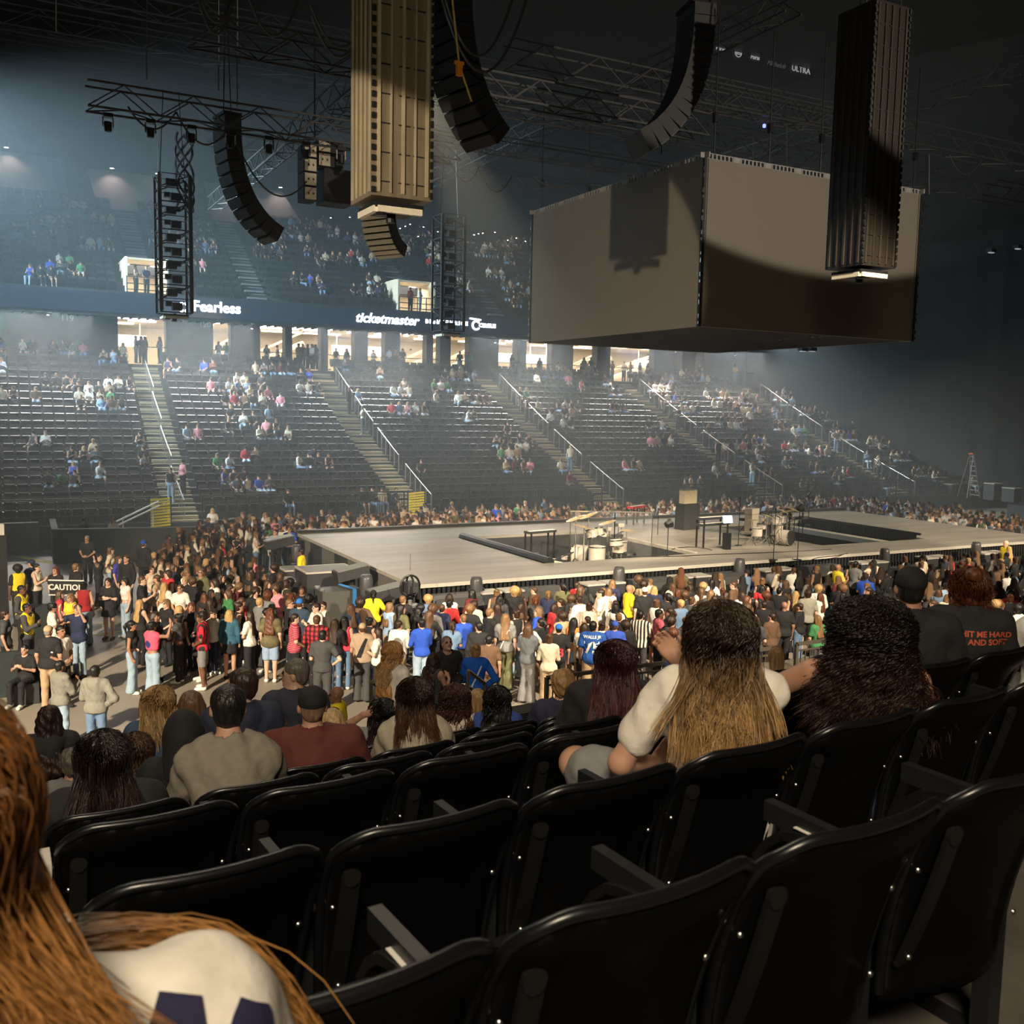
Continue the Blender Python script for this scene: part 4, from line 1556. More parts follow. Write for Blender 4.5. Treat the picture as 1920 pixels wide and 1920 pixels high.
tower(6.7, 17.6, TZ0, 6.3, 'tall square tower with tan ribbed faces hanging at upper centre left', M_TWR, 1.15)
tower(7.2, 44.6, 10.18, on_y(328, 332, 44.6).z - 10.18, 'black lattice tower hanging in front of the far left seats', M_TWRD, 1.25, True)
tower(20.5, 45.8, 10.18, on_y(838, 405, 45.8).z - 10.18, 'dark lattice tower hanging right of the middle ribbon sign', M_TWRD, 1.2, True)
t4 = on_z(1612, 505, 10.18)
tower(t4.x, t4.y, 10.18, 6.3, 'shaded bronze square tower hanging in front of the right screen face', mat('tower_bronze_shaded', (0.028, 0.024, 0.02), 0.3, var=0.3, scale=3, stretch=(2.5, 2.5, 0.15)), 1.2, rib=mat('tower_rib_shaded', (0.045, 0.037, 0.028), 0.3, var=0.4, scale=4, stretch=(1, 1, 0.3)))  # face and rib colours darkened to paint in the shade on this tower


def line_array(px, py, Y, n, w_, h_, d_, label, mface, mbody, face_dir=-1, total=50, start=2, rz=0.0, topcable=5.0, power=1.6):
    """n cabinets hanging in a J curve; front looks to face_dir along local x"""
    p = on_y(px, py, Y)
    root = empty('speaker_array', p, label, 'speaker array', None, rz)
    x, z, ang = 0.0, 0.0, R(start)
    for i in range(n):
        ang = R(start + total * (i / max(1, n - 1)) ** power)
        Mx = Matrix.Rotation(-face_dir * -ang, 3, 'Y')
        # cabinet centre
        dx, dz = -face_dir * math.sin(ang), -math.cos(ang)
        c = Vector((x + dx * h_ / 2, 0, z + dz * h_ / 2))
        Mx = Matrix.Rotation(ang * (1 if face_dir < 0 else -1) * -1, 3, 'Y')
        cb = MB().box(c, (d_, w_, h_ * 0.94), Mx).build('cabinet', mbody, root)
        fc = c + Mx @ Vector((face_dir * (d_ / 2 + 0.015), 0, 0))
        MB().box(fc, (0.03, w_ * 0.96, h_ * 0.84), Mx).build('grille', mface, cb)
        x, z = x + dx * h_, z + dz * h_
    MB().tube([(0, -w_ * 0.3, 0), (0, 0, topcable)], 0.02, 5).tube([(0, w_ * 0.3, 0), (0, 0, topcable)], 0.02, 5).build('hanging_cable', M_BLACKM, root)
    MB().box((0, 0, 0.06), (d_ * 1.2, w_ * 0.9, 0.1)).build('top_frame', M_BLACKM, root)
    return root


M_ARRW = mat('array_grille_pale', (0.85, 0.78, 0.62), 0.6)
M_ARRD = mat('array_body', (0.022, 0.023, 0.025), 0.6)
M_ARRG = mat('array_grille_dark', (0.055, 0.056, 0.06), 0.5)
line_array(426, 222, 36, 12, 1.2, 0.37, 0.55, 'long dark curved speaker array hanging left of the tan tower', M_ARRG, M_ARRD, -1, 62, 0, 0.15)
line_array(708, 380, 33, 10, 1.2, 0.19, 0.42, 'curved speaker array with pale fronts hanging below the tan tower', M_ARRW, M_ARRD, -1, 66, 2, 0.5, topcable=2.0)
line_array(838, -60, 21, 12, 1.2, 0.32, 0.5, 'dark curved speaker array hanging right of the tan tower beside the rope', M_ARRD, M_ARRD, -1, 50, 0, 0.2)
line_array(1305, 20, 23.5, 13, 1.3, 0.34, 0.62, 'large dark curved speaker array hanging in front of the screen cube', M_ARRG, M_ARRD, 1, 60, 0, -0.25)
# pale-fronted speaker boxes in two columns
p = on_y(590, 258, 36)
root = empty('speaker_cluster', p, 'cluster of pale-fronted speaker boxes hanging in two columns left of the tan tower', 'speaker')
for j, (nx, nb, dz) in enumerate(((-0.2, 4, -0.25), (0.32, 2, 0))):
    for i in range(nb):
        cb = MB().box((nx + (0.25 if j else 0), 0.25, -0.26 + dz - i * 0.5), (0.5 if not j else 0.9, 0.8, 0.46)).build('cabinet', M_ARRD, root)
        g = MB().box((nx, -0.165, -0.26 + dz - i * 0.5), (0.42, 0.03, 0.42))
        g.build('grille', M_ARRW, cb)
        MB().box((nx - 0.08, -0.185, -0.26 + dz - i * 0.5), (0.05, 0.02, 0.07)).box((nx + 0.1, -0.185, -0.26 + dz - i * 0.5), (0.05, 0.02, 0.07)).build('handle', M_BLACK, cb)
MB().box((0.9, 0.5, -1.6), (1.1, 1.0, 1.2)).build('amp_rack', M_ARRD, root)
MB().tube([(0, 0, 0), (0, 0, 4)], 0.03, 5).build('hanging_cable', M_BLACKM, root)

# trusses
M_TRUSS = mat('truss_alu', (0.07, 0.073, 0.078), 0.45, metal=0.3, var=0.2)


def truss(a, b, w_, label, m=M_TRUSS, step=None):
    a, b = Vector(a), Vector(b)
    mid = (a + b) / 2
    root = empty('truss', mid, label, 'truss')
    d = (b - a)
    L = d.length
    d.normalize()
    sd = d.cross(Vector((0, 0, 1))).normalized()
    up = sd.cross(d)
    c = MB()
    for sx in (-1, 1):
        for sz in (-1, 1):
            o_ = sd * (sx * w_ / 2) + up * (sz * w_ / 2)
            c.bar(a - mid + o_, b - mid + o_, 0.06)
    c.build('chords', m, root)
    l = MB()
    n = max(2, int(L / (step or w_ * 1.3)))
    for i in range(n):
        p0, p1 = a - mid + d * (L * i / n), a - mid + d * (L * (i + 1) / n)
        s_ = 1 if i % 2 else -1
        for sx in (-1, 1):
            l.bar(p0 + sd * (sx * w_ / 2) + up * (s_ * w_ / 2), p1 + sd * (sx * w_ / 2) - up * (s_ * w_ / 2), 0.035)
        l.bar(p0 + sd * (s_ * w_ / 2) - up * (w_ / 2), p1 - sd * (s_ * w_ / 2) - up * (w_ / 2), 0.035)
    l.build('lacing', m, root)
    return root


def tz(px, py, Y):
    return on_y(px, py, Y).z


def truss_x(px, py, Y, x0, x1, w_, label):
    z = tz(px, py, Y)
    return truss((x0, Y, z), (x1, Y, z), w_, label)


truss_x(300, 200, 34, 3.0, 15.5, 0.75, 'lighting truss with bent lamps crossing above the far left seats')
truss_x(640, 110, 28, 5, 22, 0.7, 'dark truss passing behind the tan tower near the roof')
truss_x(1080, 130, 30, 15.5, 34, 0.8, 'dark truss above the screen cube, nearer one')
truss_x(1080, 215, 36, 15, 50, 0.9, 'dark truss above the screen cube, farther one')
truss_x(1100, 300, 44, 14, 52, 0.7, 'thin truss behind the top of the screen cube')
truss_x(700, 300, 52, 10, 50, 0.7, 'dark truss under the roof behind the curved speaker arrays')
truss_x(1500, 210, 31, 24, 48, 0.9, 'dark truss reaching to the right end under the roof')
truss((12, 30, tz(700, 60, 30)), (12, 60, tz(700, 60, 30)), 0.7, 'roof truss running away from us left of the screen cube')
truss((24, 26, 20), (24, 60, 20), 0.7, 'roof truss running away from us above the screen cube')
truss((36, 26, 20), (36, 60, 20), 0.7, 'roof truss running away from us right of the screen cube')
for k, y in enumerate((50, 58, 66)):
    truss((-28, y, 24.5 + k), (55, y, 24.5 + k), 1.0, 'long roof truss spanning the hall, %s of three' % ['nearest', 'middle', 'farthest'][k], mat('roof_steel', (0.03, 0.036, 0.042), 0.6), 1.6)
# lamps hanging on the left lighting truss
zt = tz(300, 200, 34)
for i in range(9):
    x = 3.6 + i * 1.25
    p = Vector((x, 34, zt - 0.45))
    root = empty('truss_lamp', p, 'small moving lamp clamped on the left lighting truss', 'stage light', 'lamps on the left truss')
    MB().box((0, 0, -0.05), (0.28, 0.22, 0.12)).build('base', M_BLACKM, root)
    MB().bar((-0.15, 0, -0.1), (-0.15, 0, -0.4), 0.04).bar((0.15, 0, -0.1), (0.15, 0, -0.4), 0.04).build('yoke', M_RAIL if i % 3 == 0 else M_BLACKM, root)
    MB().lathe([(0.001, 0), (0.11, 0.02), (0.12, 0.3), (0.001, 0.32)], (0, 0, -0.55), 10).build('head', M_BLACKM, root)


def swag(name, pa, pb, Y, sag, r, label, m=M_BLACK, n=14, cat='cable'):
    a, b = on_y(*pa, Y), on_y(*pb, Y)
    P = [a.lerp(b, t) - Vector((0, 0, sag * 4 * t * (1 - t))) for t in np.linspace(0, 1, n)]
    return top(name, MB().tube(P, r, 6), m, label, cat)


M_CAB = mat('cable_rubber', (0.05, 0.052, 0.055), 0.45)
sw = [((368, -20), (442, -20), 22, 0.9, 'loop of cable hanging at the top edge left of centre, lowest loop'), ((372, -20), (438, -20), 22, 0.65, 'loop of cable hanging at the top edge left of centre, upper loop'),
      ((465, -10), (565, -20), 22, 0.9, 'wide cable loop at the top edge between the left loop and the tan tower'), ((582, 10), (658, 80), 20, 0.35, 'pair of cables sloping into the tan tower, upper one'),
      ((585, 30), (658, 92), 20, 0.4, 'pair of cables sloping into the tan tower, lower one'), ((826, -10), (990, -10), 20, 1.6, 'big cable loop right of the tan tower'),
      ((835, 0), (960, 0), 20, 1.15, 'smaller cable loop inside the big one right of the tan tower'), ((240, 200), (330, 210), 34, 0.6, 'sagging cable under the left lighting truss, first swag'),
      ((330, 210), (425, 245), 34, 0.7, 'sagging cable under the left lighting truss, second swag'), ((440, 260), (575, 340), 35, 1.1, 'long sagging cable from the curved array to the speaker boxes'),
      ((840, 290), (900, 310), 40, 0.9, 'sagging cable right of the tan tower, first swag'), ((895, 310), (960, 330), 40, 0.9, 'sagging cable right of the tan tower, second swag'),
      ((1000, 330), (1120, 300), 34, 0.7, 'sagging cable above the left corner of the screen cube'), ((1780, 290), (1840, 300), 30, 0.7, 'sagging cable under the roof at far right')]
for (pa, pb, Y, sg, lab) in sw:
    swag('hanging_cable', pa, pb, Y, sg, 0.03, lab, M_CAB)
# bundle of loops near the lattice tower top
P0 = on_y(345, 250, 44.6)
for k in range(5):
    P = [P0 + Vector((0.35 * math.sin(t * 7 + k), 0.2 * math.cos(t * 5 + k * 2), -t * 3.2)) for t in np.linspace(0, 1, 20)]
    top('cable_bundle', MB().tube(P, 0.05, 5), M_CAB, 'twisted black cable in the bundle above the far left lattice tower', 'cable', 'cables above the far left tower')
# yellow rope with orange hook
a, b, c = on_y(846, -20, 19), on_y(861, 120, 19), on_y(884, 190, 19)
root = empty('rope', b, 'pale yellow rope with an orange hook hanging right of the tan tower', 'rope')
MB().tube([a - b, (0, 0, 0), c - b], 0.022, 6).build('rope_line', mat('rope', (0.6, 0.45, 0.12), 0.8, var=0.2), root)
MB().box((0, 0, -0.1), (0.12, 0.08, 0.26)).bar((-0.1, 0, 0.02), (0.1, 0, 0.02), 0.06).build('hook', mat('orange_hook', (0.95, 0.32, 0.02), 0.5, emit=(1, 0.3, 0.02), estr=0.0), root)
# vertical chains to the roof
for k, (px, y0, y1, Y) in enumerate(((275, -20, 150, 34), (410, -20, 170, 34), (297, 235, 330, 44.6), (105, -20, 60, 40), (445, -20, 200, 33), (1240, 150, 290, 25), (1475, 240, 320, 25.8), (1412, 260, 312, 25.8), (1742, 290, 365, 25.8), (1625, -20, 40, 18.6), (1690, -20, 60, 30))):
    a, b = on_y(px, y0, Y), on_y(px, y1, Y)
    top('hoist_chain', MB().tube([a, (b.x, b.y, b.z)], 0.022, 5), M_RAIL if k < 5 else M_CAB, 'thin vertical hoist chain hanging from the roof, %s' %
        ['left end of the left lighting truss', 'middle of the left lighting truss', 'left edge of the far left tower', 'in the upper left corner', 'right end of the left truss', 'left of the big dark array', 'above the cube front, right one', 'above the cube front, left one', 'above the right corner of the cube', 'above the bronze tower', 'at the upper right edge'][k], 'chain')
# small hanging lamp bars far right and below the cube
for k, (px, py, Y) in enumerate(((1505, 658, 45), (1522, 658, 45), (1858, 473, 40), (1908, 466, 40))):
    p = on_y(px, py, Y)
    root = empty('hanging_lamp', p, 'pair of small rectangular lamps hanging ' + ('below the cube' if k < 2 else 'far right under the roof') + ', %s one' % ('left' if k % 2 == 0 else 'right'), 'lamp')
    MB().box((0, 0, 0.1), (0.45, 0.4, 0.2)).build('lamp_housing', M_BLACKM, root)
    MB().box((0, -0.02, -0.03), (0.34, 0.2, 0.04)).build('lamp_panel', mat('panel_glow', (1, 1, 1), emit=(0.8, 0.9, 1), estr=0.35), root)
p = on_y(1433, 236, 30)
top('indicator_lamp', MB().lathe([(0.001, -0.08), (0.06, -0.05), (0.06, 0.05), (0.001, 0.08)], p, 8), mat('blue_led', (0, 0, 1), emit=(0.1, 0.12, 1), estr=6), 'tiny blue lamp glowing under the roof truss above the cube', 'lamp')
p = on_y(1537, 715, 62)
p = on_y(1537, 715, 55)
# backstage at the right: ladder and blue glow
lp = on_x(1818, 918, 60)
root = empty('step_ladder', (60, lp.y, 0.9), 'tall pale step ladder standing at the dark right end of the hall', 'ladder', rotz=R(80))
m_ = MB()
for sx in (-1, 1):
    m_.bar((sx * 0.45, -0.5, 0), (sx * 0.16, 0, 3.0), 0.07)
    m_.bar((sx * 0.45, 0.6, 0), (sx * 0.16, 0.02, 3.0), 0.05)
for i in range(9):
    t = (i + 0.5) / 9
    m_.bar((-(0.45 - 0.29 * t), -0.5 * (1 - t), 3 * t), ((0.45 - 0.29 * t), -0.5 * (1 - t), 3 * t), 0.06)
m_.build('frame', mat('ladder_alu', (0.2, 0.18, 0.17), 0.5), root)
MB().box((0, 0, 3.02), (0.4, 0.25, 0.08)).build('cap', mat('ladder_red', (0.5, 0.08, 0.05), 0.5), root)
struct('wall_backstage_riser', MB().box((61, 30, 0.45), (6, 22, 0.9)), M_BLACK)
spot('blue_work_light', (61, 17, 5), (65.5, 23, 3), 900, 70, (0.15, 0.2, 1.0), 0.6, 0.2)
spot('backstage_work_light', (57, lp.y - 4, 6), (60, lp.y, 1.5), 90, 50, (1, .85, .7), 0.6, 0.2)
for k, (dy, d) in enumerate(((2.6, (0.8, 0.8, 1.2)), (1.6, (0.7, 0.9, 0.8)), (-1.8, (0.9, 0.8, 1.1)), (-3.2, (0.8, 0.9, 0.9)))):
    box_thing('equipment_rack', (60, lp.y + dy, 0.9), d, 'dark equipment rack on the backstage riser, %s of the ladder' % ['far left', 'just left', 'just right', 'far right'][k], 'rack', m=M_CASE, topm=M_CASETOP)
# ================================================================ people: smooth distance-field figures turned into meshes
class SDF:
    def __init__(s, lo, hi, h):
        s.h = h
        s.lo = np.array(lo, float)
        s.n = np.maximum(4, np.ceil((np.array(hi) - s.lo) / h).astype(int) + 1)
        s.D = np.full(s.n, 9.0, np.float32)
        s.M = np.full(s.n, 9.0, np.float32)
        s.T = np.zeros(s.n, np.int8)
        s.ax = [s.lo[i] + h * np.arange(s.n[i]) for i in range(3)]

    def _sl(s, lo, hi):
        r = []
        for i in range(3):
            a = int(max(0, math.floor((lo[i] - s.lo[i]) / s.h)))
            b = int(min(s.n[i], math.ceil((hi[i] - s.lo[i]) / s.h) + 1))
            if b <= a:
                return None
            r.append(slice(a, b))
        return tuple(r)

    def _grid(s, sl):
        return np.meshgrid(*[s.ax[i][sl[i]] for i in range(3)], indexing='ij', sparse=True)

    def _merge(s, sl, d, k, tag_):
        D, M, T = s.D[sl], s.M[sl], s.T[sl]
        better = d < M
        T[better] = tag_
        np.minimum(M, d, out=M)
        if k > 0:
            hq = np.clip(0.5 + 0.5 * (D - d) / k, 0, 1)
            D[...] = D + (d - D) * hq - k * hq * (1 - hq)
        else:
            np.minimum(D, d, out=D)

    def cap(s, a, b, ra, rb, k=0.02, t=0, sy=1.0):
        """tapered capsule; sy flattens (<1) or deepens it in y"""
        a, b = np.array(a, float), np.array(b, float)
        R_ = max(ra, rb) * max(1, sy) + k + 3 * s.h
        sl = s._sl(np.minimum(a, b) - R_, np.maximum(a, b) + R_)
        if sl is None:
            return s
        X, Y, Z = s._grid(sl)
        ab = b - a
        L = max(1e-9, ab @ ab)
        px, py, pz = X - a[0], Y - a[1], Z - a[2]
        tt = np.clip((px * ab[0] + py * ab[1] + pz * ab[2]) / L, 0, 1)
        dx, dy, dz = px - tt * ab[0], py - tt * ab[1], pz - tt * ab[2]
        d = np.sqrt(dx * dx + (dy / sy) ** 2 + dz * dz) - (ra + (rb - ra) * tt)
        s._merge(sl, d.astype(np.float32), k, t)
        return s

    def ell(s, c, r, k=0.03, t=0, rx=0.0, rz=0.0):
        c, r = np.array(c, float), np.array(r, float)
        R_ = r.max() + k + 3 * s.h
        sl = s._sl(c - R_, c + R_)
        if sl is None:
            return s
        X, Y, Z = s._grid(sl)
        px, py, pz = X - c[0] + 0 * (Y + Z), Y - c[1] + 0 * (X + Z), Z - c[2] + 0 * (X + Y)
        if rx:
            ca, sa = math.cos(rx), math.sin(rx)
            py, pz = py * ca + pz * sa, -py * sa + pz * ca
        if rz:
            ca, sa = math.cos(rz), math.sin(rz)
            px, py = px * ca + py * sa, -px * sa + py * ca
        k0 = np.sqrt((px / r[0]) ** 2 + (py / r[1]) ** 2 + (pz / r[2]) ** 2)
        k1 = np.sqrt((px / r[0] ** 2) ** 2 + (py / r[1] ** 2) ** 2 + (pz / r[2] ** 2) ** 2)
        d = k0 * (k0 - 1) / np.maximum(k1, 1e-6)
        s._merge(sl, d.astype(np.float32), k, t)
        return s

    def cut_ell(s, c, r, k=0.01):
        c, r = np.array(c, float), np.array(r, float)
        X, Y, Z = s._grid((slice(None),) * 3)
        px, py, pz = X - c[0], Y - c[1], Z - c[2]
        k0 = np.sqrt((px / r[0]) ** 2 + (py / r[1]) ** 2 + (pz / r[2]) ** 2)
        d = -((k0 - 1) * r.min()).astype(np.float32)
        s._cut(d, k)
        return s

    def cut_plane(s, p, n, k=0.004):
        """removes the side the normal points to"""
        p, n = np.array(p, float), np.array(n, float)
        n = n / np.linalg.norm(n)
        X, Y, Z = s._grid((slice(None),) * 3)
        d = ((X - p[0]) * n[0] + (Y - p[1]) * n[1] + (Z - p[2]) * n[2]).astype(np.float32)
        s._cut(d, k)
        return s

    def _cut(s, d, k):
        D = s.D
        hq = np.clip(0.5 - 0.5 * (D - d) / k, 0, 1)
        D[...] = D + (d - D) * hq + k * hq * (1 - hq)

    def wrinkle(s, amp, f=(30, 30, 18), seed=0, f2=None):
        X, Y, Z = s._grid((slice(None),) * 3)
        r = np.random.default_rng(seed)
        ph = r.uniform(0, 6.28, 8)
        d = np.sin(X * f[0] + Z * f[2] * 0.7 + ph[0] + 1.5 * np.sin(Y * f[1] * 0.5 + ph[1])) * np.sin(Y * f[1] - Z * f[2] + ph[2] + np.sin(X * f[0] * 0.6))
        d = d + 0.5 * np.sin(X * f[0] * 2.1 + ph[3]) * np.sin(Z * f[2] * 2.3 + ph[4]) * np.sin(Y * f[1] * 1.9 + ph[5])
        m = np.abs(s.D) < 6 * s.h + 0.05
        s.D[m] += (amp * d)[m].astype(np.float32) if d.shape == s.D.shape else (amp * np.broadcast_to(d, s.D.shape))[m].astype(np.float32)
        return s

    def mesh(s):
        D = s.D.copy()
        D[0, :, :] = D[-1, :, :] = 1
        D[:, 0, :] = D[:, -1, :] = 1
        D[:, :, 0] = D[:, :, -1] = 1
        S = D < 0
        c8 = [(i, j, k) for i in (0, 1) for j in (0, 1) for k in (0, 1)]
        nx, ny, nz = D.shape
        sub = lambda A, o: A[o[0]:nx - 1 + o[0], o[1]:ny - 1 + o[1], o[2]:nz - 1 + o[2]]
        cnt = np.zeros((nx - 1, ny - 1, nz - 1), np.int8)
        for o in c8:
            cnt += sub(S, o)
        act = (cnt > 0) & (cnt < 8)
        idx = np.argwhere(act)
        if len(idx) == 0:
            return np.zeros((0, 3)), np.zeros((0, 4), int), np.zeros(0, int)
        ID = np.full(act.shape, -1, np.int32)
        ID[act] = np.arange(len(idx))
        acc = np.zeros((len(idx), 3))
        num = np.zeros(len(idx))
        I, J, K = idx.T
        val = {o: D[I + o[0], J + o[1], K + o[2]] for o in c8}
        for a in c8:
            for axn in range(3):
                if a[axn] == 0:
                    b = list(a)
                    b[axn] = 1
                    b = tuple(b)
                    va, vb = val[a], val[b]
                    m = (va < 0) != (vb < 0)
                    t = np.where(m, va / np.where(np.abs(va - vb) < 1e-12, 1, va - vb), 0)
                    for q in range(3):
                        acc[:, q] += np.where(m, a[q] + (t if q == axn else 0), 0)
                    num += m
        V = s.lo + (idx + acc / num[:, None]) * s.h
        Q = []
        for axn in range(3):
            o = [0, 0, 0]
            o[axn] = 1
            A = S[:nx - o[0], :ny - o[1], :nz - o[2]]
            B = S[o[0]:, o[1]:, o[2]:]
            E = np.argwhere(A != B)
            if len(E) == 0:
                continue
            u, v = (axn + 1) % 3, (axn + 2) % 3
            ok = (E[:, u] > 0) & (E[:, v] > 0) & (E[:, u] < D.shape[u] - 1) & (E[:, v] < D.shape[v] - 1)
            E = E[ok]
            inside = A[E[:, 0], E[:, 1], E[:, 2]]
            def cell(du, dv):
                c = E.copy()
                c[:, u] += du
                c[:, v] += dv
                return ID[c[:, 0], c[:, 1], c[:, 2]]
            q = np.stack([cell(-1, -1), cell(0, -1), cell(0, 0), cell(-1, 0)], 1)
            q[~inside] = q[~inside][:, ::-1]
            Q.append(q)
        Q = np.concatenate(Q)
        Q = Q[(Q >= 0).all(1)]
        # tag of each face from the nearest grid node of its centre
        cpos = V[Q].mean(1)
        g = np.clip(np.round((cpos - s.lo) / s.h).astype(int), 0, s.n - 1)
        return V, Q, s.T[g[:, 0], g[:, 1], g[:, 2]].astype(int)


def vec(*a):
    return np.array(a, float)


BASE = dict(hip=vec(0.09, 0, 0.93), knee=vec(0.10, 0.015, 0.50), ank=vec(0.10, -0.02, 0.085), toe=vec(0.115, 0.13, 0.035),
            sho=vec(0.175, 0, 1.40), elb=vec(0.235, -0.02, 1.12), wri=vec(0.235, 0.05, 0.88), hand=vec(0.225, 0.09, 0.80))
MIR = vec(-1, 1, 1)
POSES = {
    'arms_down': {},
    'arms_crossed': dict(elb=vec(0.235, 0.06, 1.13), wri=vec(0.02, 0.20, 1.15), hand=vec(-0.09, 0.18, 1.18),
                         elbL=vec(-0.235, 0.06, 1.13), wriL=vec(-0.02, 0.16, 1.19), handL=vec(0.09, 0.17, 1.20)),
    'phone': dict(elb=vec(0.22, 0.10, 1.13), wri=vec(0.12, 0.30, 1.25), hand=vec(0.05, 0.33, 1.32),
                  elbL=vec(-0.24, 0.05, 1.13), wriL=vec(-0.06, 0.26, 1.20), handL=vec(0.01, 0.30, 1.28)),
    'hands_front': dict(elb=vec(0.25, 0.0, 1.12), wri=vec(0.10, 0.18, 0.98), hand=vec(0.02, 0.19, 0.97),
                        elbL=vec(-0.25, 0.0, 1.12), wriL=vec(-0.10, 0.18, 0.98), handL=vec(-0.02, 0.2, 1.0)),
    'hand_hip': dict(elb=vec(0.36, -0.06, 1.14), wri=vec(0.19, 0.04, 1.0), hand=vec(0.14, 0.09, 0.98),
                     elbL=vec(-0.235, 0.03, 1.12), wriL=vec(-0.15, 0.22, 1.05), handL=vec(-0.08, 0.28, 1.07)),
    'hands_head': dict(elb=vec(0.36, -0.02, 1.52), wri=vec(0.17, -0.08, 1.60), hand=vec(0.09, -0.11, 1.62),
                       elbL=vec(-0.36, -0.02, 1.50), wriL=vec(-0.17, -0.08, 1.56), handL=vec(-0.09, -0.11, 1.58)),
    'one_up': dict(elb=vec(0.30, 0.18, 1.38), wri=vec(0.26, 0.30, 1.62), hand=vec(0.24, 0.31, 1.71)),
    'stride': dict(knee=vec(0.10, 0.16, 0.52), ank=vec(0.10, 0.16, 0.09), toe=vec(0.11, 0.32, 0.04),
                   kneeL=vec(-0.10, -0.06, 0.50), ankL=vec(-0.10, -0.24, 0.12), toeL=vec(-0.10, -0.12, 0.035)),
    'sit': dict(hip=vec(0.09, 0, 0.53), knee=vec(0.13, 0.42, 0.52), ank=vec(0.12, 0.44, 0.10), toe=vec(0.13, 0.58, 0.04),
                sho=vec(0.175, -0.03, 1.0), elb=vec(0.25, 0.02, 0.74), wri=vec(0.14, 0.24, 0.64), hand=vec(0.08, 0.31, 0.63), drop=0.40),
    'sit_phone': dict(hip=vec(0.09, 0, 0.53), knee=vec(0.13, 0.42, 0.52), ank=vec(0.12, 0.44, 0.10), toe=vec(0.13, 0.58, 0.04),
                      sho=vec(0.175, -0.01, 1.0), elb=vec(0.24, 0.08, 0.75), wri=vec(0.10, 0.28, 0.84), hand=vec(0.03, 0.31, 0.90), drop=0.40),
    'sit_lean': dict(hip=vec(0.09, 0, 0.53), knee=vec(0.15, 0.42, 0.53), ank=vec(0.12, 0.40, 0.10), toe=vec(0.13, 0.54, 0.04),
                     sho=vec(0.17, 0.16, 0.97), elb=vec(0.22, 0.30, 0.70), wri=vec(0.07, 0.42, 0.78), hand=vec(0.0, 0.43, 0.84), drop=0.40, lean=0.18),
    'sit_up': dict(hip=vec(0.09, 0, 0.53), knee=vec(0.13, 0.42, 0.52), ank=vec(0.12, 0.44, 0.10), toe=vec(0.13, 0.58, 0.04),
                   sho=vec(0.175, -0.03, 1.0), elb=vec(0.33, 0.02, 1.10), wri=vec(0.17, -0.05, 1.22), hand=vec(0.09, -0.07, 1.24),
                   elbL=vec(-0.33, 0.02, 1.08), wriL=vec(-0.17, -0.05, 1.20), handL=vec(-0.09, -0.07, 1.22), drop=0.40),
}


def joints(pose, wide=1.0):
    P = dict(BASE)
    P.update({k: v for k, v in POSES[pose].items()})
    J = {}
    for k in ('hip', 'knee', 'ank', 'toe', 'sho', 'elb', 'wri', 'hand'):
        r_ = P[k] * vec(1, 1, 1)
        l_ = P[k + 'L'] if (k + 'L') in P else P[k] * MIR
        w_ = wide if k in ('sho', 'elb', 'wri', 'hand') else 1 + (wide - 1) * 0.7
        J[k] = [r_ * vec(w_, 1, 1), l_ * vec(w_, 1, 1)]
    J['drop'] = P.get('drop', 0.0)
    J['lean'] = P.get('lean', 0.0)
    J['pose'] = pose
    return J


def rot_head(p, c, yaw, pit):
    p = np.array(p, float) - c
    ca, sa = math.cos(pit), math.sin(pit)
    p = vec(p[0], p[1] * ca + p[2] * sa, -p[1] * sa + p[2] * ca)
    ca, sa = math.cos(yaw), math.sin(yaw)
    return vec(p[0] * ca - p[1] * sa, p[0] * sa + p[1] * ca, p[2]) + c


def add_torso(S, J, e, t, fem, fat, lo=0.0, k=0.05):
    """trunk from pelvis to shoulders grown by e"""
    d = -J['drop']
    ln = J['lean']
    ys = J['sho'][0][1]
    f = fat
    # pelvis, waist, chest, shoulder bar
    S.ell((0, -0.005, 0.95 + d), ((0.165 if fem else 0.155) * f + e, 0.115 * f + e, 0.115 + e), k, t)
    S.ell((0, ys * 0.35, 1.10 + d), ((0.118 if fem else 0.14) * f + e, 0.092 * f + e, 0.16 + e), k, t)
    S.ell((0, ys * 0.8, 1.27 + d), ((0.145 if fem else 0.162) * f + e, 0.105 * f + e, 0.175 + e), k, t)
    if fem:
        for sx in (-1, 1):
            S.ell((sx * 0.065, ys * 0.8 + 0.085 * f, 1.27 + d), (0.06 + e * 0.5, 0.055 + e * 0.5, 0.062 + e * 0.5), 0.04, t)
    S.cap(J['sho'][0] * vec(0.86, 1, 1) + vec(0, 0, -0.01), J['sho'][1] * vec(0.86, 1, 1) + vec(0, 0, -0.01), 0.058 + e, 0.058 + e, k, t, 1.05)
    S.cap((0, ys - 0.01, 1.45 + d), (0.12, ys, 1.41 + d), 0.045 + e, 0.045 + e, 0.05, t)
    S.cap((0, ys - 0.01, 1.45 + d), (-0.12, ys, 1.41 + d), 0.045 + e, 0.045 + e, 0.05, t)


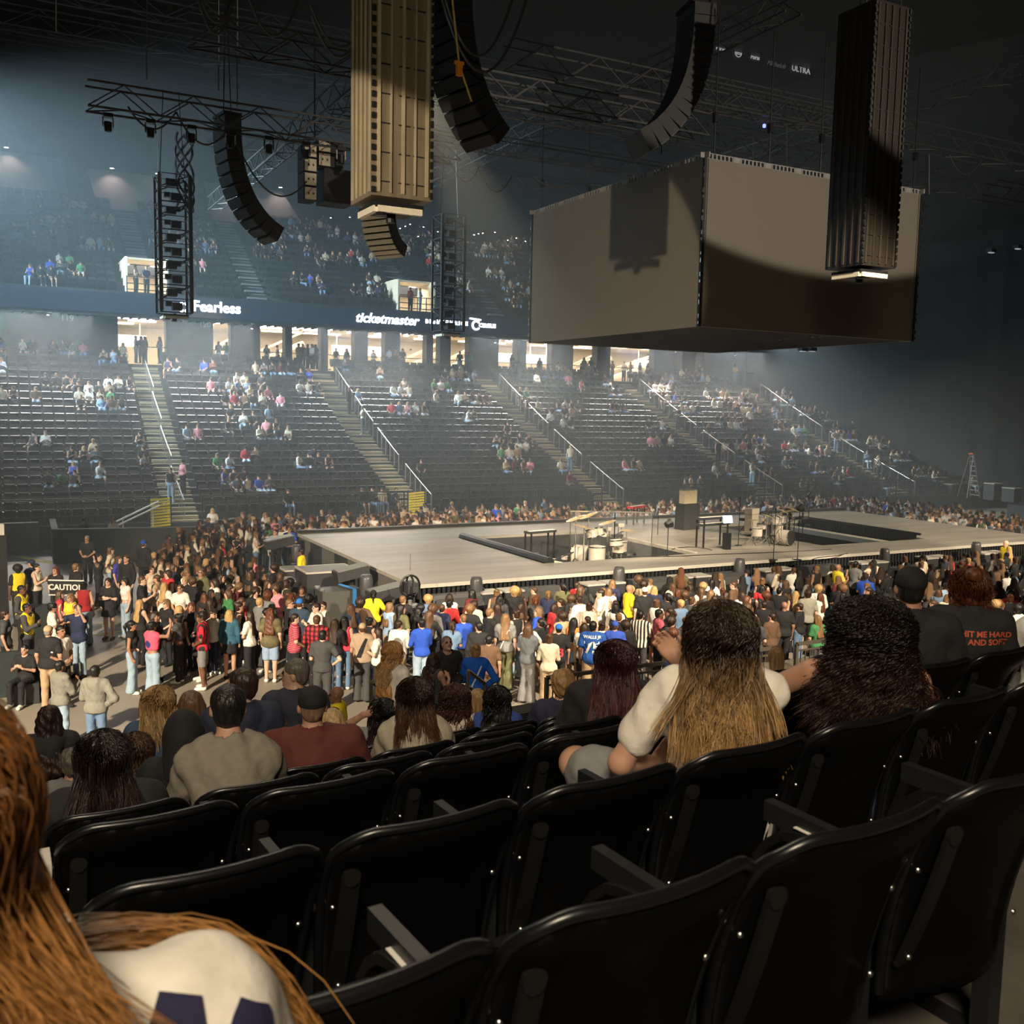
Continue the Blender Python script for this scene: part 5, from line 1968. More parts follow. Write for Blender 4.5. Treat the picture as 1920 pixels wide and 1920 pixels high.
def hand_prims(S, wri, hand, t, side, fine):
    d = hand - wri
    L = np.linalg.norm(d)
    d = d / max(L, 1e-6)
    up = vec(0, 0, 1) - d * d[2]
    if np.linalg.norm(up) < 0.1:
        up = vec(0, 1, 0) - d * d[1]
    up /= np.linalg.norm(up)
    lat = np.cross(d, up) * side
    c = wri + d * 0.05
    if not fine:
        S.cap(wri, wri + d * 0.085, 0.025, 0.034, 0.015, t)
        S.cap(wri + d * 0.085, wri + d * 0.15 - lat * 0.02, 0.03, 0.018, 0.015, t)
        S.cap(wri + d * 0.04, wri + d * 0.085 + up * 0.05, 0.016, 0.012, 0.01, t)
        return
    S.cap(wri, c, 0.026, 0.03, 0.01, t)
    for j, (o, ln) in enumerate(((-0.030, 0.075), (-0.010, 0.088), (0.010, 0.082), (0.029, 0.064))):
        b = wri + d * 0.092 + up * (-o)
        S.cap(wri + d * 0.03 + up * (-o * 0.7), b, 0.014, 0.0125, 0.012, t)
        m = b + d * ln * 0.5 - lat * 0.008
        S.cap(b, m, 0.0098, 0.0092, 0.003, t)
        S.cap(m, m + d * ln * 0.38 - lat * 0.026, 0.0092, 0.0078, 0.003, t)
    tb = wri + d * 0.03 + up * 0.02
    tm = wri + d * 0.07 + up * 0.052 - lat * 0.012
    S.cap(tb, tm, 0.015, 0.0115, 0.008, t)
    S.cap(tm, wri + d * 0.105 + up * 0.06 - lat * 0.022, 0.0112, 0.009, 0.003, t)


def head_center(J):
    return vec(J.get('hx', 0.0), J['sho'][0][1] + 0.015 + J['lean'] * 0.25, 1.60 - J['drop'] + J.get('hz', 0.0))


# tags: 0 skin 1 top 2 bottom 3 hair 4 shoes 5 dark (eyes, brows) 6 lips
def add_head(S, J, yaw, pit, t=0, big=1.0):
    c = head_center(J)
    base = vec(0, J['sho'][0][1] - 0.005, 1.44 - J['drop'])
    H = lambda x, y, z: rot_head(c + vec(x, y, z) * big, c, yaw, pit)
    S.cap(base + vec(J.get('hx', 0.0) * 0.3, 0, 0), H(0, -0.02, -0.06), 0.056, 0.054, 0.03, t)
    S.ell(H(0, -0.012, 0.03), vec(0.074, 0.093, 0.086) * big, 0.02, t, 0, yaw)
    S.ell(H(0, 0.012, -0.025), vec(0.062, 0.074, 0.078) * big, 0.025, t, 0, yaw)
    S.ell(H(0, 0.05, -0.085), vec(0.035, 0.035, 0.026) * big, 0.03, t, 0, yaw)
    S.cap(H(0, 0.082, 0.012), H(0, 0.104, -0.022), 0.009, 0.014, 0.012, t)
    for sx in (-1, 1):
        S.ell(H(sx * 0.076, -0.008, -0.01), vec(0.012, 0.02, 0.03) * big, 0.006, t, 0, yaw)
        S.cap(H(sx * 0.018, 0.081, 0.026), H(sx * 0.045, 0.07, 0.026), 0.006, 0.005, 0.01, t)


def eye_prims(S, J, yaw, pit):
    c = head_center(J)
    H = lambda x, y, z: rot_head(c + vec(x, y, z), c, yaw, pit)
    for sx in (-1, 1):
        S.cap(H(sx * 0.022, 0.080, 0.004), H(sx * 0.040, 0.073, 0.004), 0.0085, 0.007, 0.0, 5)
        S.cap(H(sx * 0.018, 0.088, 0.024), H(sx * 0.048, 0.072, 0.024), 0.0045, 0.004, 0.0, 5)
    S.cap(H(-0.018, 0.088, -0.052), H(0.018, 0.088, -0.052), 0.008, 0.008, 0.004, 6)


def add_hair(S, J, style, yaw, pit, t=3, e=0.0):
    c = head_center(J)
    H = lambda x, y, z: rot_head(c + vec(x, y, z), c, yaw, pit)
    if style == 'bald':
        return
    if style in ('cap', 'beanie'):
        S.ell(H(0, -0.014, 0.045), (0.084 + e, 0.10 + e, 0.082 + e), 0.01, t, 0, yaw)
        if style == 'cap':
            S.cap(H(0, 0.075, 0.042), H(0, 0.135, 0.03), 0.03, 0.028, 0.005, t)
            S.cut_plane(H(0, 0.0, 0.012), H(0, 0, 0) - H(0, 0.02, 1.0))
        return
    if style == 'hood':
        S.ell(H(0, -0.03, 0.02), (0.10 + e, 0.12 + e, 0.125 + e), 0.02, t, 0, yaw)
        S.cap(H(0, -0.05, -0.03), vec(0, J['sho'][0][1] - 0.06, 1.43 - J['drop']), 0.105, 0.12, 0.05, t)
        return
    if style in ('short', 'short_curly'):
        g = 0.012 if style == 'short_curly' else 0.0
        S.ell(H(0, -0.018, 0.04), (0.082 + g + e, 0.098 + g + e, 0.082 + g + e), 0.02, t, 0, yaw)
        S.ell(H(0, -0.05, -0.015), (0.07 + g + e, 0.058 + g + e, 0.07 + e), 0.02, t, 0, yaw)
    else:
        S.ell(H(0, -0.018, 0.038), (0.087 + e, 0.102 + e, 0.086 + e), 0.02, t, 0, yaw)
        S.ell(H(0, -0.04, -0.03), (0.08 + e, 0.07 + e, 0.09 + e), 0.03, t, 0, yaw)
        zb = 1.17 - J['drop'] if style in ('long', 'wavy') else 1.30 - J['drop']
        yb = J['sho'][0][1] - 0.125
        if style in ('long', 'wavy', 'bob'):
            zt = zb if style != 'bob' else 1.42 - J['drop']
            for sx in (-1, 0, 1):
                S.cap(H(sx * 0.05, -0.06, -0.02), (sx * 0.07, yb if style != 'bob' else yb + 0.05, zt), 0.05 + e, (0.035 if style != 'wavy' else 0.05) + e, 0.05, t, 0.8)
            for sx in (-1, 1):
                S.cap(H(sx * 0.08, 0.0, 0.0), (sx * 0.11, J['sho'][0][1] + 0.01, (zb + 0.12) if style != 'bob' else 1.45 - J['drop']), 0.022 + e, 0.024 + e, 0.03, t)
        if style == 'bun':
            S.ell(H(0, -0.10, 0.09), (0.05, 0.05, 0.048), 0.01, t)
        if style == 'pony':
            S.cap(H(0, -0.11, 0.05), H(0, -0.16, -0.02), 0.03, 0.035, 0.01, t)
            S.cap(H(0, -0.16, -0.02), H(0, -0.14, -0.20), 0.035, 0.015, 0.02, t)
        if style == 'afro':
            S.ell(H(0, -0.02, 0.05), (0.13, 0.13, 0.12), 0.01, t)
    # open the face
    f = H(0, 0.125, -0.035)
    S.cut_ell(f, (0.060, 0.075, 0.085), 0.012)


def add_legs(S, J, e, t, fat, upto='ank', k=0.03, flare=0.0):
    for i in (0, 1):
        hp, kn, an = J['hip'][i], J['knee'][i], J['ank'][i]
        S.cap(hp, kn, 0.085 * fat + e, 0.056 * fat + e, k, t)
        if upto == 'ank':
            S.cap(kn, an, 0.054 * fat + e, 0.036 + e + flare, k, t)
            if e == 0:
                S.ell((kn * 0.7 + an * 0.3) + vec(0, -0.018, 0), (0.046, 0.05, 0.10), 0.03, t)
        elif upto == 'knee':
            pass


def add_arms(S, J, e, t, fat, part='full', k=0.02, fine=False):
    for i in (0, 1):
        sh, el, wr, ha = J['sho'][i], J['elb'][i], J['wri'][i], J['hand'][i]
        if part == 'full':
            S.cap(sh, el, 0.048 * fat + e, 0.038 * fat + e, k, t)
            S.cap(el, wr, 0.038 * fat + e, 0.025 + e, k, t)
            hand_prims(S, wr, ha, t, 1 if i == 0 else -1, fine)
        elif part == 'short':
            S.cap(sh, sh + (el - sh) * 0.62, 0.055 * fat + e, 0.052 * fat + e + 0.006, k, t)
        elif part == 'long':
            S.cap(sh, el, 0.052 * fat + e, 0.045 * fat + e, k, t)
            S.cap(el, el + (wr - el) * 0.95, 0.044 * fat + e, 0.034 + e, k, t)


def bounds(J):
    A = np.array([p for k in ('hip', 'knee', 'ank', 'toe', 'sho', 'elb', 'wri', 'hand') for p in J[k]])
    lo, hi = A.min(0) - 0.2, A.max(0) + 0.2
    lo[0] = min(lo[0], -0.3)
    hi[0] = max(hi[0], 0.3)
    lo[2] = -0.02
    hi[2] = max(hi[2], 1.82 - J['drop'])
    lo[1] = min(lo[1], -0.28)
    return lo, hi


def sole_cut(S):
    S.cut_plane((0, 0, 0.0), (0, 0, -1), 0.002)


def single_person(pose, fem, hair, topk, botk, h, yaw=0.0, pit=0.0, fat=1.0, wide=1.0):
    """whole clothed figure as one skinless mesh with tags 0 skin 1 top 2 bottom 3 hair 4 shoes 5 dark"""
    J = joints(pose, wide * (0.93 if fem else 1.0))
    lo, hi = bounds(J)
    S = SDF(lo, hi, h)
    sit = J['drop'] > 0
    add_legs(S, J, 0, 0, fat)
    add_arms(S, J, 0, 0, fat)
    add_head(S, J, yaw, pit)
    add_torso(S, J, 0.008, 1, fem, fat)
    if topk == 'short':
        add_arms(S, J, 0.006, 1, fat, 'short')
    elif topk == 'long':
        add_arms(S, J, 0.006, 1, fat, 'long')
    S.ell((0, -0.005, 0.93 - J['drop']), (0.165 * fat + 0.02, 0.118 * fat + 0.02, 0.11), 0.02, 2)
    if botk == 'long':
        add_legs(S, J, 0.014, 2, fat, 'ank', flare=0.02)
    elif botk == 'short':
        for i in (0, 1):
            hp, kn = J['hip'][i], J['knee'][i]
            S.cap(hp, hp + (kn - hp) * 0.7, 0.095 * fat + 0.012, 0.085 * fat + 0.012, 0.02, 2)
    for i in (0, 1):
        S.cap(J['ank'][i] + vec(0, 0, -0.03), J['toe'][i], 0.05, 0.042, 0.02, 4)
    add_hair(S, J, hair, yaw, pit)
    if h < 0.03:
        eye_prims(S, J, yaw, pit)
    sole_cut(S)
    return S.mesh()


def layered_person(pose, fem, hair, topk, botk, h, yaw=0.0, pit=0.0, fat=1.0, wide=1.0, fine=False, wr=0.006, headh=None, mod=None, lift=0.0):
    """body, top, bottom, hair and shoes as separate meshes {name: (V, Q, tag)}"""
    J = joints(pose, wide * (0.93 if fem else 1.0))
    for k_, v_ in (mod or {}).items():
        if k_ in ('hx', 'hz'):
            J[k_] = v_
        else:
            J[k_[0]][k_[1]] = vec(*v_)
    lo, hi = bounds(J)
    out = {}
    S = SDF(lo, hi, h)
    add_torso(S, J, 0.0, 0, fem, fat)
    add_legs(S, J, 0, 0, fat)
    for i in (0, 1):
        S.cap(J['ank'][i] + vec(0, 0, -0.02), J['toe'][i], 0.04, 0.03, 0.02, 0)
    add_arms(S, J, 0, 0, fat, fine=fine)
    add_head(S, J, yaw, pit)
    eye_prims(S, J, yaw, pit)
    sole_cut(S)
    out['body'] = S.mesh()
    d = -J['drop']
    S = SDF(lo, hi, h)
    add_torso(S, J, 0.026, 1, fem, fat)
    S.ell((0, -0.005, 0.93 - J['drop']), (0.17 * fat + 0.026, 0.12 * fat + 0.026, 0.16), 0.04, 1)
    if topk == 'hoodie':
        S.cap((-0.06, J['sho'][0][1] - 0.06, 1.44 + d), (0.06, J['sho'][0][1] - 0.06, 1.44 + d), 0.06, 0.06, 0.03, 1)
        S.ell((0, J['sho'][0][1] - 0.10, 1.38 + d), (0.10, 0.05, 0.09), 0.03, 1)
    if topk in ('long', 'hoodie'):
        add_arms(S, J, 0.012 if topk == 'long' else 0.022, 1, fat, 'long')
    elif topk in ('short', 'jersey'):
        add_arms(S, J, 0.008 if topk == 'short' else 0.016, 1, fat, 'short')
    S.wrinkle(wr, seed=int(abs(hash((pose, topk))) % 99) if False else 5)
    hem = {'crop': 1.08, 'tank': 0.93, 'short': 0.88, 'jersey': 0.82, 'long': 0.88, 'hoodie': 0.88}.get(topk, 0.88) + d
    if d == 0:
        S.cut_plane((0, 0, hem), (0, 0, -1))
    else:
        S.cut_plane((0, 0, 0.46), (0, 0, -1))
        S.cut_plane((0, 0.18, 0.5), (0, 1, -0.6))
    S.cut_ell((0, J['sho'][0][1] + 0.02, 1.50 + d), (0.075 if topk != 'tank' else 0.12, 0.085, 0.075), 0.006)
    if topk == 'tank':
        for sx in (-1, 1):
            S.cut_ell((sx * 0.2, J['sho'][0][1], 1.38 + d), (0.075, 0.12, 0.11), 0.006)
    out['shirt'] = S.mesh()
    S = SDF(lo, hi, h)
    S.ell((0, -0.005, 0.93 + d), (0.165 * fat + 0.002, 0.118 * fat + 0.004, 0.12), 0.01, 2)
    if botk == 'long':
        add_legs(S, J, 0.012, 2, fat, 'ank', flare=0.012)
    elif botk == 'wide':
        add_legs(S, J, 0.026, 2, fat, 'ank', flare=0.045)
    elif botk == 'short':
        for i in (0, 1):
            hp, kn = J['hip'][i], J['knee'][i]
            S.cap(hp, hp + (kn - hp) * 0.85, 0.1 * fat, 0.092 * fat, 0.02, 2)
    elif botk == 'skirt':
        S.cap((0, 0, 0.92 + d), (0, 0.02, 0.72 + d), 0.16, 0.20, 0.03, 2)
    S.wrinkle(wr, (22, 22, 14), 3)
    if d == 0:
        S.cut_plane((0, 0, 1.02), (0, 0, 1))
        S.cut_plane((0, 0, {'long': 0.06, 'wide': 0.05, 'short': 0.52, 'skirt': 0.66}[botk]), (0, 0, -1))
    out['trousers' if botk in ('long', 'wide') else 'shorts' if botk == 'short' else 'skirt'] = S.mesh()
    S = SDF(lo, vec(hi[0], hi[1], 0.25), h)
    for i in (0, 1):
        S.cap(J['ank'][i] + vec(0, -0.01, -0.035), J['toe'][i] + vec(0, 0.01, 0.0), 0.052, 0.044, 0.03, 4)
    sole_cut(S)
    out['shoes'] = S.mesh()
    if hair != 'bald':
        c = head_center(J)
        S = SDF(vec(-0.26, lo[1], 1.0 + d), vec(0.26, c[1] + 0.2, 1.84 + d), headh or h)
        add_hair(S, J, hair, yaw, pit)
        if hair in ('wavy', 'short_curly', 'afro'):
            S.wrinkle(0.010, (60, 60, 45), 8)
        elif hair in ('long', 'bob', 'bun', 'pony', 'short'):
            S.wrinkle(0.004, (95, 95, 12), 8)
        out['cap' if hair == 'cap' else 'hood' if hair == 'hood' else 'hair'] = S.mesh()
        if hair == 'cap':
            S = SDF(vec(-0.26, lo[1], 1.0 + d), vec(0.26, c[1] + 0.2, 1.84 + d), headh or h)
            add_hair(S, J, 'short', yaw, pit, 3, -0.006)
            out['hair'] = S.mesh()
    return out, J


M_EYE = mat('eye_dark', (0.02, 0.015, 0.012), 0.4)
M_LIP = mat('lips', (0.42, 0.14, 0.11), 0.5)


def cmat(prefix, c, rough=0.8, **kw):
    return mat('%s_%02x%02x%02x' % (prefix, *[int(min(1, v) ** 0.4545 * 255) for v in c]), c, rough, **kw)


def skin_mat(c):
    return cmat('skin', c, 0.5, var=0.05, scale=20)


def cloth_mat(c):
    return cmat('cloth', c, 0.85, var=0.1, scale=25, bump=0.25)


def hair_mat(c):
    return cmat('hair', c, 0.45, var=0.45, scale=40, stretch=(1.0, 1.0, 0.10), bump=0.8)


SK = [(0.60, 0.36, 0.25), (0.52, 0.29, 0.19), (0.66, 0.42, 0.31), (0.36, 0.19, 0.115), (0.16, 0.075, 0.045), (0.57, 0.33, 0.23), (0.24, 0.12, 0.07)]
HAIRC = {'black': (0.010, 0.009, 0.009), 'dark brown': (0.035, 0.018, 0.011), 'brown': (0.09, 0.045, 0.022), 'light brown': (0.20, 0.11, 0.05),
         'blond': (0.46, 0.29, 0.12), 'red': (0.12, 0.04, 0.018), 'grey': (0.25, 0.23, 0.21)}
CL = {'black': (0.014, 0.014, 0.016), 'white': (0.78, 0.75, 0.68), 'cream': (0.66, 0.58, 0.44), 'grey': (0.20, 0.20, 0.20), 'dark grey': (0.06, 0.06, 0.065),
      'navy': (0.018, 0.025, 0.07), 'royal blue': (0.02, 0.08, 0.50), 'light blue': (0.30, 0.42, 0.60), 'red': (0.50, 0.03, 0.035), 'pink': (0.75, 0.28, 0.33),
      'maroon': (0.13, 0.018, 0.02), 'green': (0.05, 0.22, 0.08), 'olive': (0.13, 0.13, 0.06), 'tan': (0.46, 0.33, 0.20), 'brown': (0.13, 0.07, 0.04),
      'denim': (0.13, 0.21, 0.34), 'pale denim': (0.32, 0.43, 0.54), 'yellow': (0.85, 0.62, 0.05), 'orange': (0.75, 0.25, 0.04), 'purple': (0.16, 0.07, 0.30)}


def layered_to_meshes(parts, nm):
    out = {}
    for k, (V, Q, T) in parts.items():
        if len(V) == 0:
            continue
        if k == 'body':
            mi = np.select([T == 5, T == 6], [1, 2], 0)
            me = mesh_np(k, V, Q, [skin_mat(SK[0]), M_EYE, M_LIP], True, mi)
        else:
            me = mesh_np(k, V, Q, [cloth_mat(CL['black'])], True)
        out[k] = me
    return out


def set_mat(o, m, slot=0):
    o.material_slots[slot].link = 'OBJECT'
    o.material_slots[slot].material = m


VAR = {}


def variant(pose, fem, hair, topk, botk, yaw=0.0, h=0.0165, fat=1.0, wide=1.0):
    key = (pose, fem, hair, topk, botk, round(yaw, 1), h, fat, wide)
    if key not in VAR:
        parts, J = layered_person(pose, fem, hair, topk, botk, h, yaw, -0.05, fat, wide)
        VAR[key] = (layered_to_meshes(parts, pose), J)
    return VAR[key]


def place_person(x, y, z, face, key, skin, topc, botc, hairc, shoec, label, group=None, size=1.0, topm=None, botm=None, hatc=None):
    meshes, J = variant(**key) if isinstance(key, dict) else key
    root = empty('person', (x, y, z), label, 'person', group, face)
    root.scale = (size, size, size)
    res = {}
    for k, me in meshes.items():
        o = link(k, me, root)
        if k == 'body':
            set_mat(o, skin_mat(skin))
        elif k == 'shirt':
            set_mat(o, topm or cloth_mat(topc))
        elif k in ('trousers', 'shorts', 'skirt'):
            set_mat(o, botm or cloth_mat(botc))
        elif k == 'hair':
            set_mat(o, hair_mat(hairc))
        elif k in ('cap', 'hood'):
            set_mat(o, cloth_mat(hatc or topc))
        elif k == 'shoes':
            set_mat(o, cloth_mat(shoec))
        res[k] = o
    return root, res, J
# ================================================================ hero people on the near stand
def strands(J, n, end_z, c_root, c_tip, curl=0.0, freq=9, r=0.0016, spread=1.25, seg=14, vol=0.0, seed=0, back=-0.15, yaw=0.0, tipstart=0.45, front=True, jitter=0.02, side_over=0.25):
    """a mesh of separate hair strands growing from the scalp and falling over neck and shoulders"""
    g = np.random.default_rng(seed)
    c = head_center(J)
    az = g.uniform(-PI, PI, n)            # 0 = front (+y)
    if not front:
        az = np.where(np.abs(az) < 0.9, az + PI, az)
    el = np.arcsin(g.uniform(-0.15, 1.0, n))
    ex = vec(0.090, 0.106, 0.092)
    nrm = np.stack([np.sin(az + yaw) * np.cos(el), np.cos(az + yaw) * np.cos(el), np.sin(el)], 1)
    p0 = c + vec(0, -0.018, 0.036) + nrm * ex
    ok = ~((np.abs(az) < 0.85) & (el < 0.45))
    p0, nrm, az, el = p0[ok], nrm[ok], az[ok], el[ok]
    n = len(p0)
    sidex = np.where(np.abs(nrm[:, 0]) < 0.05, g.choice([-1, 1], n) * 0.05, nrm[:, 0])
    # where the strand leaves the head, at neck level
    ang = np.arctan2(sidex, nrm[:, 1])
    rr = 0.098 + vol + g.uniform(-0.03, 0.012, n)
    yy = np.where(nrm[:, 1] > 0.15, np.minimum(0.05, nrm[:, 1] * 0.1), nrm[:, 1])
    p1 = c + np.stack([sidex / np.maximum(0.35, np.hypot(sidex, nrm[:, 1])) * rr, yy * rr * 1.05 - 0.02, g.uniform(-0.05, -0.01, n)], 1)
    zc = end_z + g.uniform(-0.06, 0.07, n)
    lk = max(8, n // 28)
    ql = np.stack([az, el * 1.5], 1)
    cen = ql[g.integers(0, n, lk)]
    li = np.argmin(((ql[:, None, :] - cen[None]) ** 2).sum(2), 1)
    x2 = p1[:, 0] * spread + g.normal(0, jitter, lk)[li] * 1.6 + g.normal(0, jitter * 0.25, n)
    zc = end_z + g.uniform(-0.08, 0.08, lk)[li] + g.uniform(-0.025, 0.02, n)
    cx_ = (p1[:, 0] * spread)
    cm = np.array([cx_[li == q].mean() if (li == q).any() else 0 for q in range(lk)])
    x2 = x2 * 0.45 + (cm[li] + (x2 - cx_)) * 0.55
    ysh = J['sho'][0][1]
    y2 = np.where(g.uniform(0, 1, n) < side_over, ysh + 0.02 + g.uniform(-.06, .06, n), ysh + back + g.uniform(-0.03, 0.035, n))
    y2 = np.where((np.abs(x2) > 0.08) & (nrm[:, 1] > -0.2), y2, ysh + back + g.uniform(-0.03, 0.035, n))
    p3 = np.stack([x2 * 1.05, y2, zc], 1)
    p2 = np.stack([(p1[:, 0] * 0.6 + x2 * 0.4) * 1.05, p1[:, 1] * 0.4 + y2 * 0.6, np.maximum(1.44 - J['drop'], (p1[:, 2] + zc) / 2) + g.uniform(-0.03, 0.02, n)], 1)
    t = np.linspace(0, 1, seg)[None, :, None]
    # two quadratic pieces: scalp to neck, neck to tip
    def bez(a, b, c_, d_, t):
        return (1 - t) ** 3 * a + 3 * (1 - t) ** 2 * t * b + 3 * (1 - t) * t * t * c_ + t ** 3 * d_
    a = p0[:, None, :]
    b = (p0 + nrm * (0.03 + vol) + (p1 - p0) * 0.35 + vec(0, 0, 0.02))[:, None, :]
    d1 = p1[:, None, :]
    mid = p2[:, None, :]
    e = p3[:, None, :]
    t1 = np.clip(t * 2.4, 0, 1)
    t2 = np.clip((t * 2.4 - 1) / 1.4, 0, 1)
    P = np.where(t * 2.4 <= 1, bez(a, b, b * 0.3 + d1 * 0.7 + vec(0, 0, 0.03), d1, t1), bez(d1, d1 + (d1 - b) * 0.3, mid, e, t2))
    if curl:
        ph = (g.uniform(0, 6.28, lk)[li] + g.normal(0, 0.35, n))[:, None]
        fr = (freq * g.uniform(0.8, 1.25, lk)[li])[:, None]
        am = curl * np.clip(t[..., 0] * 3, 0, 1) * g.uniform(0.6, 1.3, n)[:, None]
        P = P.copy()
        P[..., 0] += am * np.sin(fr * t[..., 0] * 6.28 + ph)
        P[..., 1] += am * np.cos(fr * t[..., 0] * 6.28 + ph)
    return tube_bundle(P, r, c_root, c_tip, tipstart, g)


def tube_bundle(P, r, c_root, c_tip, tipstart, g):
    n, m, _ = P.shape
    D = np.gradient(P, axis=1)
    D /= np.maximum(1e-9, np.linalg.norm(D, axis=2, keepdims=True))
    ref = np.where(np.abs(D[..., 2:3]) > 0.9, vec(1, 0, 0), vec(0, 0, 1))
    U = np.cross(D, ref)
    U /= np.maximum(1e-9, np.linalg.norm(U, axis=2, keepdims=True))
    W = np.cross(D, U)
    tt = np.linspace(0, 1, m)
    rad = (r * (1 - 0.6 * np.clip((tt - 0.6) / 0.4, 0, 1)))[None, :, None]
    rings = [P + (U * math.cos(a) + W * math.sin(a)) * rad for a in (0, 2.094, 4.189)]
    V = np.stack(rings, 2).reshape(-1, 3)
    base = (np.arange(n)[:, None] * m + np.arange(m - 1)[None, :]).ravel() * 3
    Q = np.concatenate([np.stack([base + a, base + b, base + 3 + b, base + 3 + a], 1) for a, b in ((0, 1), (1, 2), (2, 0))])
    k = np.clip((tt - tipstart) / 0.4, 0, 1)[None, :, None] * g.uniform(0.5, 1.0, n)[:, None, None]
    cl = np.array(c_root)[None, None, :] * (1 - k) + np.array(c_tip)[None, None, :] * k
    cl = cl * g.uniform(0.6, 1.5, n)[:, None, None]
    cl = np.repeat(cl[:, :, None, :] * np.ones((n, m, 1, 1)), 3, axis=2).reshape(-1, 3)
    return V, Q, np.clip(cl, 0, 1)


M_STR = attr_mat('hair_strands', 0.34, spec=0.5)


def wrap_text(s, size, shirt_me, cx, cz, m, name, parent, bold=0.0, shear=0.0, y0=-1.0, off=0.003, lines=None, rotz=0.0, mirror=True):
    """lettering laid on the back of a shirt (local coordinates; back faces -y)"""
    me = text_mesh(s, size, 0.0, bold, shear)
    bvh = BVHTree.FromPolygons([tuple(v.co) for v in shirt_me.vertices], [tuple(p.vertices) for p in shirt_me.polygons])
    bad = 0
    for v in me.vertices:
        x, z = v.co.x + cx, v.co.y + cz
        hit = bvh.ray_cast(Vector((x, y0, z)), Vector((0, 1, 0)))
        if hit[0] is None:
            bad += 1
            v.co = (x, -0.1, z)
        else:
            v.co = (x, hit[0].y - off, z)
    me.materials.clear()
    me.materials.append(m)
    me.name = name
    return link(name, me, parent)


def wrap_poly(polys, shirt_me, m, name, parent, off=0.003, res=0.012, y0=-1.0):
    """flat coloured patches laid on the back of a shirt, tessellated so that they follow it"""
    bvh = BVHTree.FromPolygons([tuple(v.co) for v in shirt_me.vertices], [tuple(p.vertices) for p in shirt_me.polygons])
    V, Q = [], []
    for poly in polys:
        A = np.array(poly)
        x0, z0, x1, z1 = A[:, 0].min(), A[:, 1].min(), A[:, 0].max(), A[:, 1].max()
        nx, nz = max(1, int((x1 - x0) / res)), max(1, int((z1 - z0) / res))
        def row_span(z):
            xs_ = []
            for i in range(len(A)):
                a, b = A[i], A[(i + 1) % len(A)]
                if (a[1] <= z < b[1]) or (b[1] <= z < a[1]):
                    xs_.append(a[0] + (z - a[1]) / (b[1] - a[1]) * (b[0] - a[0]))
            return (min(xs_), max(xs_)) if len(xs_) >= 2 else None
        base = len(V)
        rows = 0
        for j in range(nz + 1):
            z = z0 + (z1 - z0) * min(0.999, max(0.001, j / nz))
            sp = row_span(z)
            if sp is None:
                continue
            rows += 1
            for i in range(nx + 1):
                x = sp[0] + (sp[1] - sp[0]) * i / nx
                hit = bvh.ray_cast(Vector((x, y0, z)), Vector((0, 1, 0)))
                V.append((x, hit[0].y - off if hit[0] is not None else -0.1, z))
        for j in range(rows - 1):
            for i in range(nx):
                a = base + j * (nx + 1) + i
                Q.append((a, a + 1, a + nx + 2, a + nx + 1))
    return link(name, mesh_np(name, V, Q, m, True), parent)


HEROES = []


def hero(k, px, ytop, pose, fem, hair, topk, botk, skin, topc, botc, hairc, label, h=0.010, yaw=0.0, pit=-0.05, face=None, fat=1.0, wide=1.0, mod=None,
         fine=False, hatc=None, dy=0.30, dz=0.0, st=None, wr=0.006, pos=None, topm=None, size=None, shoec=(0.5, 0.5, 0.5)):
    """a figure in near row k whose head stands over picture column px"""
    parts, J = layered_person(pose, fem, hair, topk, botk, h, yaw, pit, fat, wide, fine, wr, mod=mod)
    hh_ = 1.72 - J['drop']
    if pos is None:
        lo_, hi_ = -3.0, 14.0
        for _ in range(30):
            s_ = (lo_ + hi_) / 2
            q = npos(k, s_, dy, -0.84 + hh_)
            if proj(q)[0] < px:
                lo_ = s_
            else:
                hi_ = s_
        base = npos(k, s_, dy, -0.84 + dz)
    else:
        base = Vector(pos)
    if size is None:
        # size from the height of the head top
        size = 1.0
        for _ in range(6):
            y_ = proj(base + Vector((0, 0, hh_ * size)))[1]
            d_ = depth_of(base)
            size += (y_ - ytop) / F_PX * d_ / hh_
        want = size
        size = min(1.08, max(0.93, size))
        if dz == 0:
            base = base + Vector((0, 0, min(0.2, max(-0.19, (want - size) * hh_))))
    root = empty('person', base, label, 'person')
    if face is None:
        face = -0.8 * math.atan2(base.x, base.y)
    root.rotation_euler = (0, 0, face)
    root.scale = (size,) * 3
    meshes = layered_to_meshes(parts, 'hero')
    res = {}
    for nm, me in meshes.items():
        o = link(nm, me, root)
        set_mat(o, skin_mat(skin) if nm == 'body' else (topm or cloth_mat(topc)) if nm == 'shirt' else hair_mat(hairc) if nm == 'hair' else cloth_mat(hatc or topc) if nm in ('cap', 'hood') else
                cloth_mat(shoec) if nm == 'shoes' else cloth_mat(botc))
        res[nm] = o
    if st:
        V, Q, C_ = strands(J, **st)
        par = res.get('hair', root)
        o = link('hair_strands', mesh_np('hair_strands', V, Q, M_STR, True, cols=C_), par)
        res['strands'] = o
    HEROES.append(root)
    return root, res, J


K, DB, BR_, LB, BL = (HAIRC[c] for c in ('black', 'dark brown', 'brown', 'light brown', 'blond'))
WHT = CL['white']
